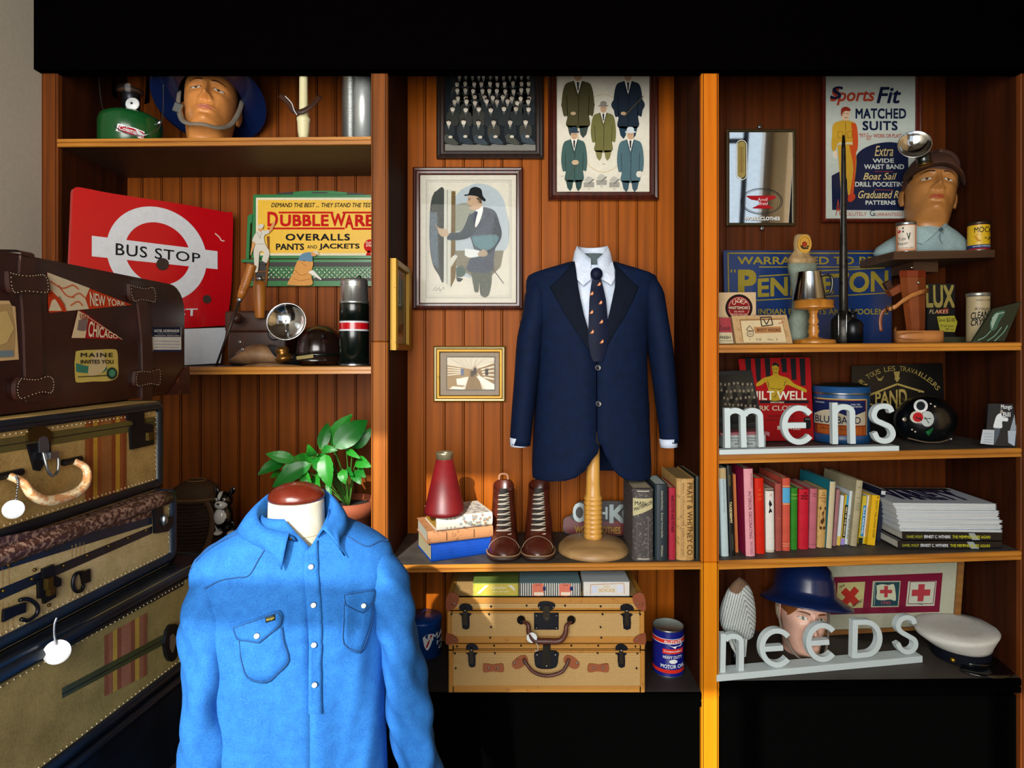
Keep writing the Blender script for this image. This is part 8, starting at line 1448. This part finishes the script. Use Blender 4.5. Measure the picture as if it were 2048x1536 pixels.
rb('book', 'tall beige cloth book with small brown lines on the spine', 1706, 1719.5, 961, .10, .22, 5.5, mk('#a39a7c', .6, tex='fab', sc_=.8), [Bd(y, y + .006, '#5d5640', 1, -.6, .6) for y in (.1, .26, .34, .37, .40, .44)])
rb('book', 'yellow paperback with blue title block right of the tall beige one', 1720.5, 1729, 992, .118, .16, 5.8, mk('#b8a428', .5), [Bd(.2, .84, '#1a78b0', 1, -.3, .98), T('ELLA NOUVEL', -.05, .75, .24, .8, '#d8e0e4', 2, bold=.01), Bd(.87, 1, '#1c2414', 1)], True, pagew)
rb('book', 'white paperback with red slanted title', 1730, 1738, 991, .118, .16, 6, mk('#c6c6c6', .5), [T('COUNT TO MURDER', -.4, .5, .25, .8, '#b8401c', 2, bold=.02, shear=.2), Bd(.86, 1, '#c0a81a', 1)], True, pagew)
rb('book', 'bright yellow paperback with black title beside the magazines', 1739, 1755, 991, .10, .17, 6, mk('#d2a40a', .45), [T('EGYPT THE LIVING RIVER', .1, .6, .1, .85, '#6b5a10', 2, bold=.01), H('7', .2, .8, .02, .06, '#14120a', 2, bold=.02)], True, pagew)
rb('book', 'dark blue edged book at the right end of the row, behind the yellow one', 1757, 1766, 979, .14, .17, 6, mk('#12182c', .45), [Bd(.03, .1, '#b8bcc0', 1)], True, pagew)
# magazines and the two black books lying flat
def lying(name, label, x0, x1, y, dep, z, th, rz, cov, pg, group=None, cat='book', skew=0):
    X_0, X_1 = (x0 - 1042) * S(y), (x1 - 1042) * S(y); t = thing(name, label, cat, mat=Matrix.Translation(V((X_0, y, z))) @ Matrix.Rotation(rz, 4, 'Z'), group=group); w = X_1 - X_0
    mb = MB(); c = min(.0016, th * .2); mb.box2((0, 0, 0), (w, dep, c), cov); mb.box2((0, 0, th - c), (w, dep, th), cov); 
    if name == 'book': mb.box2((0, -.0005, 0), (w, .002, th), cov)
    mb.build('cover', t, local=True); MB().box2((.002, .0022, c), (w - .002, dep - .002, th - c), pg).build('pages', t, local=True); return t, w
zz = Z('R3', W(1900, 0, .05).x) + .0; bkc = mk('#0a0d12', .3, coat=.3); tilt_ = 0
for i, (x0, lab) in enumerate(((1796, 'lower of two black paperbacks under the magazine pile'), (1805, 'upper of two black paperbacks, directly under the magazine pile'))):
    t, w = lying('book', lab, x0, 2000 + i * 0, .035 + i * .006, .24, zz + .004 + i * .0275, .026, R(-1.5), bkc, pagew)
    f = lambda x, y, k=1: t.matrix_basis @ V((x * w, -.0008 - .0003 * k, .026 * (1 - y))); mb = MB()
    mb.text(f, 'DANIEL WOLFF', (.04, .4, .2, .75), c_('#a8a832'), 2); mb.text(f, 'ERNEST C. WITHERS', (.215, .36, .48, .75), c_('#c9cdd4'), 2, bold=.02); mb.text(f, 'THE MEMPHIS BLUES AGAIN', (.5, .36, .88, .75), c_('#b0ac2c'), 2, bold=.02); mb.poly(f, [(.66, .05), (.72, .05), (.78, .95), (.70, .95)], c_('#8a9498'), 1); mb.build('spine_print', t)
wm = mk('#c3cedb', .4, coat=.2); zc_ = zz + .004 + .055; rnd = random.Random(4)
ords = ['lowest', 'second', 'third', 'fourth', 'fifth', 'sixth', 'seventh', 'eighth', 'ninth', 'tenth', 'eleventh', 'top']
for i in range(12):
    u = i / 11; x0 = 1801 - 14 * u + rnd.uniform(-2, 2); x1 = 2001 - (17 * max(0, u - .2)) + rnd.uniform(-2, 2)
    t, w = lying('magazine', ('%s white magazine in the pile, counted from the bottom, right end of the books' % ords[i]) if i < 11 else 'top white magazine of the pile with purple lettering on its cover', x0, x1, .045 + .012 * u + rnd.uniform(-.003, .003), .24, zc_ + i * .0078, .0072, R(-1.5 + rnd.uniform(-.8, .8)), wm, pagew, 'white magazines piled at the end of the book row', 'magazine')
f = lambda x, y, k=1: t.matrix_basis @ V((x * w, y * .24, .0073 + .0002 * k)); mb = MB(); pu = c_('#1c0f3c')
mb.text(f, 'VARIETY', (.14, .82, .88, .2), pu, 2, bold=.05); mb.rect(f, .02, .82, .95, .98, c_('#2a2420'), 1); mb.build('cover_print', t)
o = on('R3', 1803, .27); MB_ = MB(); MB_.lathe([(0, .0), (.03, 0), (.05, .02), (.062, .06), (.06, .11), (.045, .14), (.02, .152), (0, .154)], V((W(1803, 0, .28).x, .28, o.z)), mk('#3a2a16', .7, tex='spots', c2='#141008', th=.5), 28, cap=False); single(MB_, 'cloth_cap', 'dark mottled rounded cap behind the magazine pile', 'cap')
# ------------------------------------------------------------------ bottom shelf of the right bay
rA, rB = W(1640, 1262, .328), W(1917, 1262, .222); rn = (rB - rA).cross(V((0, 0, 1))).normalized(); rp = Plane(rA, (rn if rn.y < 0 else -rn) + V((0, 0, .05))); a = crop(rp, 1700, 1100, 5.885); al_ = crop(rp, 1400, 1100, 6.024); rx = thing('framed_emblems', 'wooden framed red panel with three cross emblems leaning at the back', 'picture', rp(1780, 1262))
fo = mk('#8a5a1c', .45, tex='wood', c2='#6b4212', ax='x'); mat_ = mk('#a3a48e', .7); mb = MB()
Q = lambda p: [a(*q) for q in p]
def rail(p): mb.extr(lambda x, y, k=0: a(x, y, k + 30), p, fo, .02)
rail([(-380, 150), (1330, 105), (1262, 135), (-340, 185)]); rail([(1330, 105), (1280, 835), (1205, 900), (1262, 135)]); rail([(1280, 835), (1270, 900), (-420, 1000), (-380, 945), (1205, 880)]); rail([(-380, 150), (-340, 185), (-380, 945), (-420, 1000)]); mb.build('frame', rx)
mb = MB(); mb.extr(a, [(-345, 180), (1265, 130), (1205, 885), (-385, 950)], mat_, .004); mb.poly(a, [(-225, 320), (1090, 268), (1050, 728), (-240, 760)], c_('#6b0a2a'), 2)
mb.poly(a, [(-145, 385), (178, 372), (150, 678), (-170, 690)], c_('#a8a06c'), 3); cr_ = c_('#9a2418')
for i_, p in enumerate(([(-110, 500), (-50, 440), (110, 600), (50, 660)], [(-105, 610), (50, 425), (105, 480), (-45, 660)])): mb.poly(a, p, cr_, 4 + i_ * .5)
mb.text(a, '1914', (-125, 425, -65, 455), ink, 5, bold=.02, slope=-.5); mb.text(a, 'WAR FUND', (20, 645, 140, 680), ink, 5, bold=.02, slope=-.6)
mb.poly(a, [(268, 365), (595, 362), (570, 668), (245, 672)], c_('#a3a88c'), 3); mb.poly(a, [(285, 378), (585, 375), (560, 655), (265, 660)], c_('#1a3a44'), 4); mb.poly(a, c2([(310, 415), (380, 400), (450, 410), (510, 400), (530, 470), (535, 590), (470, 580), (390, 590), (310, 575), (315, 500)], 4), c_('#b0b49a'), 5); rc2 = c_('#9a3038')
mb.poly(a, [(400, 420), (445, 420), (440, 555), (400, 555)], rc2, 6); mb.poly(a, [(350, 465), (495, 465), (492, 508), (350, 508)], rc2, 6.5); mb.text(a, '1945', (365, 600, 475, 636), c_('#8a3a4c'), 6, bold=.02); mb.line(a, [(293, 378), (285, 650)], 8, c_('#7d8a84'), 5)
mb.poly(a, [(685, 368), (1018, 362), (990, 655), (655, 660)], c_('#b0b4a4'), 3); mb.line(a, [(780, 632), (680, 632), (708, 372), (1005, 368), (975, 630), (865, 630)], 8, c_('#5a1424'), 4); mb.poly(a, [(805, 400), (880, 400), (860, 602), (790, 602)], rc2, 5); mb.poly(a, [(728, 465), (945, 462), (938, 535), (722, 540)], rc2, 5.5); mb.text(a, '1946', (785, 620, 860, 645), ink, 5, bold=.02); mb.build('print', rx)
mb = MB(); mb.poly(a, [(-345, 180), (1265, 130), (1205, 885), (-385, 950)], GLASS, 20); mb.build('glass_pane', rx)
# head with blue helmet
z4 = lambda px, y: on('R4', px, y).z
h3, HC = head('mannequin_head', 'pale red-haired mannequin head under a blue helmet behind the letters', V((W(1606, 0, .19).x, .21, 1.5 + (705 - 1306) * S(.16))), -6, -3, 5, 1.12, '#dcae9a', '#b06a56', '#6b3c1c', hair='#8a4c1c', hairz=lambda x, y: .158 + .012 * cos(abs(x) * 70) if y < -.03 and abs(x) < .045 else (.115 if y > -.035 else .150 - (abs(x) - .045) * 2.0), neck=-.045, eye='#54604a')
t3, _ = helmet('steel_helmet', 'dark blue wide-brimmed helmet on the red-haired head, bottom right', HC, blue, .042, zb=.176, tilt=R(-9), sx=1.0)
mb = MB(); mb.tube(curve([HC @ V(q) for q in ((-.094, .0, .15), (-.09, -.02, .1), (-.078, -.04, .05), (-.05, -.075, .004), (-.01, -.09, -.012), (.03, -.08, -.008), (.06, -.06, .02), (.075, -.035, .06), (.085, -.01, .11), (.09, 0, .15))], 6), .004, strapc, 8); mb.build('chin_strap', t3)
MB().box(HC @ V((-.093, -.012, .112)), (.008, .014, .036), mk('#8a7d64', .6), bev=.003).build('buckle', t3)
# hickory striped cap on end
sc_t = thing('striped_cap', 'blue and white striped cloth cap standing on end beside the orange post', 'cap', V((W(1472, 0, .1).x, .1, z4(1472, .1)))); cw, cbn, cbl = mk('#bcc2bd', .8, tex='fab', sc_=.5), mk('#7a5a3c', .8, tex='fab', sc_=.5), mk('#31445c', .8)
OUT = c2([(200, 65), (265, 110), (322, 200), (355, 340), (360, 500), (340, 620), (290, 665), (225, 660), (150, 640), (65, 590), (20, 500), (15, 380), (60, 240), (125, 135), (200, 65)], 6)[:-1]
cxq, cyq = 190, 380
def sq_(u, v):
    i = (u % 1) * len(OUT); k = int(i); f = i - k; p, q = OUT[k % len(OUT)], OUT[(k + 1) % len(OUT)]; x, y = p[0] + (q[0] - p[0]) * f, p[1] + (q[1] - p[1]) * f
    s_ = sin(v * pi / 2); return cxq + (x - cxq) * s_, cyq + (y - cyq) * s_, cos(v * pi / 2)
def smat(u, v):
    x, y, _ = sq_(u, v); ax, ay = 205, 70; dx, dy = 112, 500; L = math.hypot(dx, dy); dx /= L; dy /= L; t = (x - ax) * dx + (y - ay) * dy; d = (x - ax) * dy - (y - ay) * dx
    lv = t - (2.0 * -d if d < 0 else 1.55 * d); return cbl if (lv / 54) % 1 < .2 else (cbn if t + 30 * sin(d * .03) < 120 and d > -120 else cw)
mb = MB(); pt_ = lambda s_: (lambda u, v: W(1436 + sq_(u, v)[0] / 4.76, 1140 + sq_(u, v)[1] / 4.76, .095 - s_ * .04 * sq_(u, v)[2])); mb.grid(pt_(1), 280, 100, smat); mb.grid(pt_(-1), 60, 10, cw); mb.build('crown', sc_t)
mb = MB()
for pts in ([(100, 600), (150, 640), (200, 700), (190, 840), (130, 740), (105, 680)], [(205, 650), (280, 660), (265, 825), (225, 835), (200, 740)]): mb.extr(crop(front(.085), 1436, 1140, 4.76), pts, cw, .01)
pl_ = crop(front(.0845), 1436, 1140, 4.76)
for p in ([(125, 640), (185, 800)], [(150, 640), (195, 760)], [(225, 670), (235, 830)], [(250, 670), (252, 825)]): mb.line(pl_, p, 6, cbl, 1)
mb.build('flap', sc_t); MB().cyl(W(1470, 1300, .11), V((W(1470, 0, .11).x, .11, z4(1470, .11))), .012, iron).build('support', sc_t)
# needs letters
pA, pB = W(1440, 1342, .012), W(1840, 1312, .12); dirv = (pB - pA); dirv.z = 0; lq = Plane(pA, dirv.cross(V((0, 0, 1)))); lq.l = .0004
nd = thing('needs_letters', 'white cast letters spelling needs on one slanting bar, on the bottom shelf', 'letter sign', (pA + pB) / 2)
letter(lq, tr(1400, 1100, 6.024, [[(285, 1010), (275, 1480)], arc(400, 1110, 98, 72, 165, 0) + [(498, 1240), (495, 1470)]], 62), 'letter', nd)
letter(lq, tr(1400, 1100, 6.024, [arc(930, 1180, 180, 205, 42, 318, 24), [(765, 1195), (1000, 1180)]], 62), 'letter', nd)
letter(lq, tr(1400, 1100, 6.024, [arc(1480, 1115, 170, 205, 42, 318, 24), [(1330, 1125), (1555, 1108)]], 62), 'letter', nd)
letter(lq, tr(1700, 1100, 5.885, [[(65, 825), (55, 1275)], [(65, 850)] + arc(185, 1040, 165, 192, 88, -88, 16) + [(60, 1245)]], 60), 'letter', nd)
letter(lq, tr(1700, 1100, 5.885, [[(765, 870), (740, 815), (670, 795), (600, 825), (570, 895), (600, 960), (680, 1010), (760, 1060), (775, 1130), (730, 1190), (660, 1200), (600, 1165), (565, 1100)]], 56), 'letter', nd)
lb_ = Plane(pA, lq.n); mb = MB(); al2, ar2 = crop(lq, 1400, 1100, 6.024), crop(lq, 1700, 1100, 5.885)
b0, b1 = al2(180, 1500), ar2(820, 1250); n_ = lq.n; up = V((0, 0, 1)); zA, zB = Z('R4', b0.x) + .001, Z('R4', b1.x) + .001
b0.z, b1.z = zA, zB; vs = [p + n_ * o_ + up * h_ for p, h2 in ((b0, .022), (b1, .022)) for o_, h_ in ((.012, 0), (.012, h2), (-.04, h2), (-.04, 0))]
mb.add(vs, [(0, 4, 5, 1), (1, 5, 6, 2), (2, 6, 7, 3), (3, 7, 4, 0), (0, 1, 2, 3), (4, 7, 6, 5)], lw); mb.build('base_bar', nd)
# naval cap
nc = thing('naval_cap', 'white topped naval peaked cap with navy band and black visor', 'cap', on('R4', 1935, .1)); nb_ = mk('#070c18', .7, tex='fab'); cw_ = mk('#c9c8c2', .75, tex='fab', c2='#b8b7b0', sc_=.4); vis = mk('#05070a', .12, coat=.6)
c0 = V((W(1925, 0, .12).x, .14, z4(1925, .12))); Rn = Matrix.Rotation(R(10), 3, 'Y'); mb = MB()
ring = lambda rx_, ry_, z, dx=0, tz=0: [c0 + V((dx + rx_ * cos(t), ry_ * sin(t), z + tz * cos(t))) for t in [2 * pi * i / 48 for i in range(48)]]
mb.loft([ring(.088, .088, .006, .008), ring(.092, .092, .036, .006), ring(.094, .096, .058, .006, .006)], nb_, True); mb.build('band', nc)
mb = MB(); mb.loft([ring(.086, .096, .050, .01, .008), ring(.095, .104, .062, .004, .014), ring(.126, .122, .095, -.008, .016), ring(.129, .125, .104, -.01, .012), ring(.122, .119, .112, -.01, .010), ring(.08, .08, .115, -.01, .006), ring(.01, .01, .114, -.01, 0)], cw_, True, True); mb.build('crown', nc)
mb = MB(); mb.loft([[c0 + V((.03 + (.078 + .05 * v) * cos(t) * .95, -(.07 + .062 * v) * sin(t) - .012, .018 - .016 * v)) for v in (0, .35, .7, 1)] for t in [R(20) + R(120) * i / 20 for i in range(21)]], vis, closed=False); solid(mb.build('visor', nc), .003)
mb = MB(); mb.tube([c0 + V((.018 + .082 * cos(t), -.093 * sin(t), .02)) for t in [R(10) + R(160) * i / 20 for i in range(21)]], .0045, vis, 6); mb.build('chin_strap', nc); MB().sph(c0 + V((-.066, -.064, .024)), .0085, mk('#b08a2c', .25, metal=.9), 16, 10).build('button', nc)
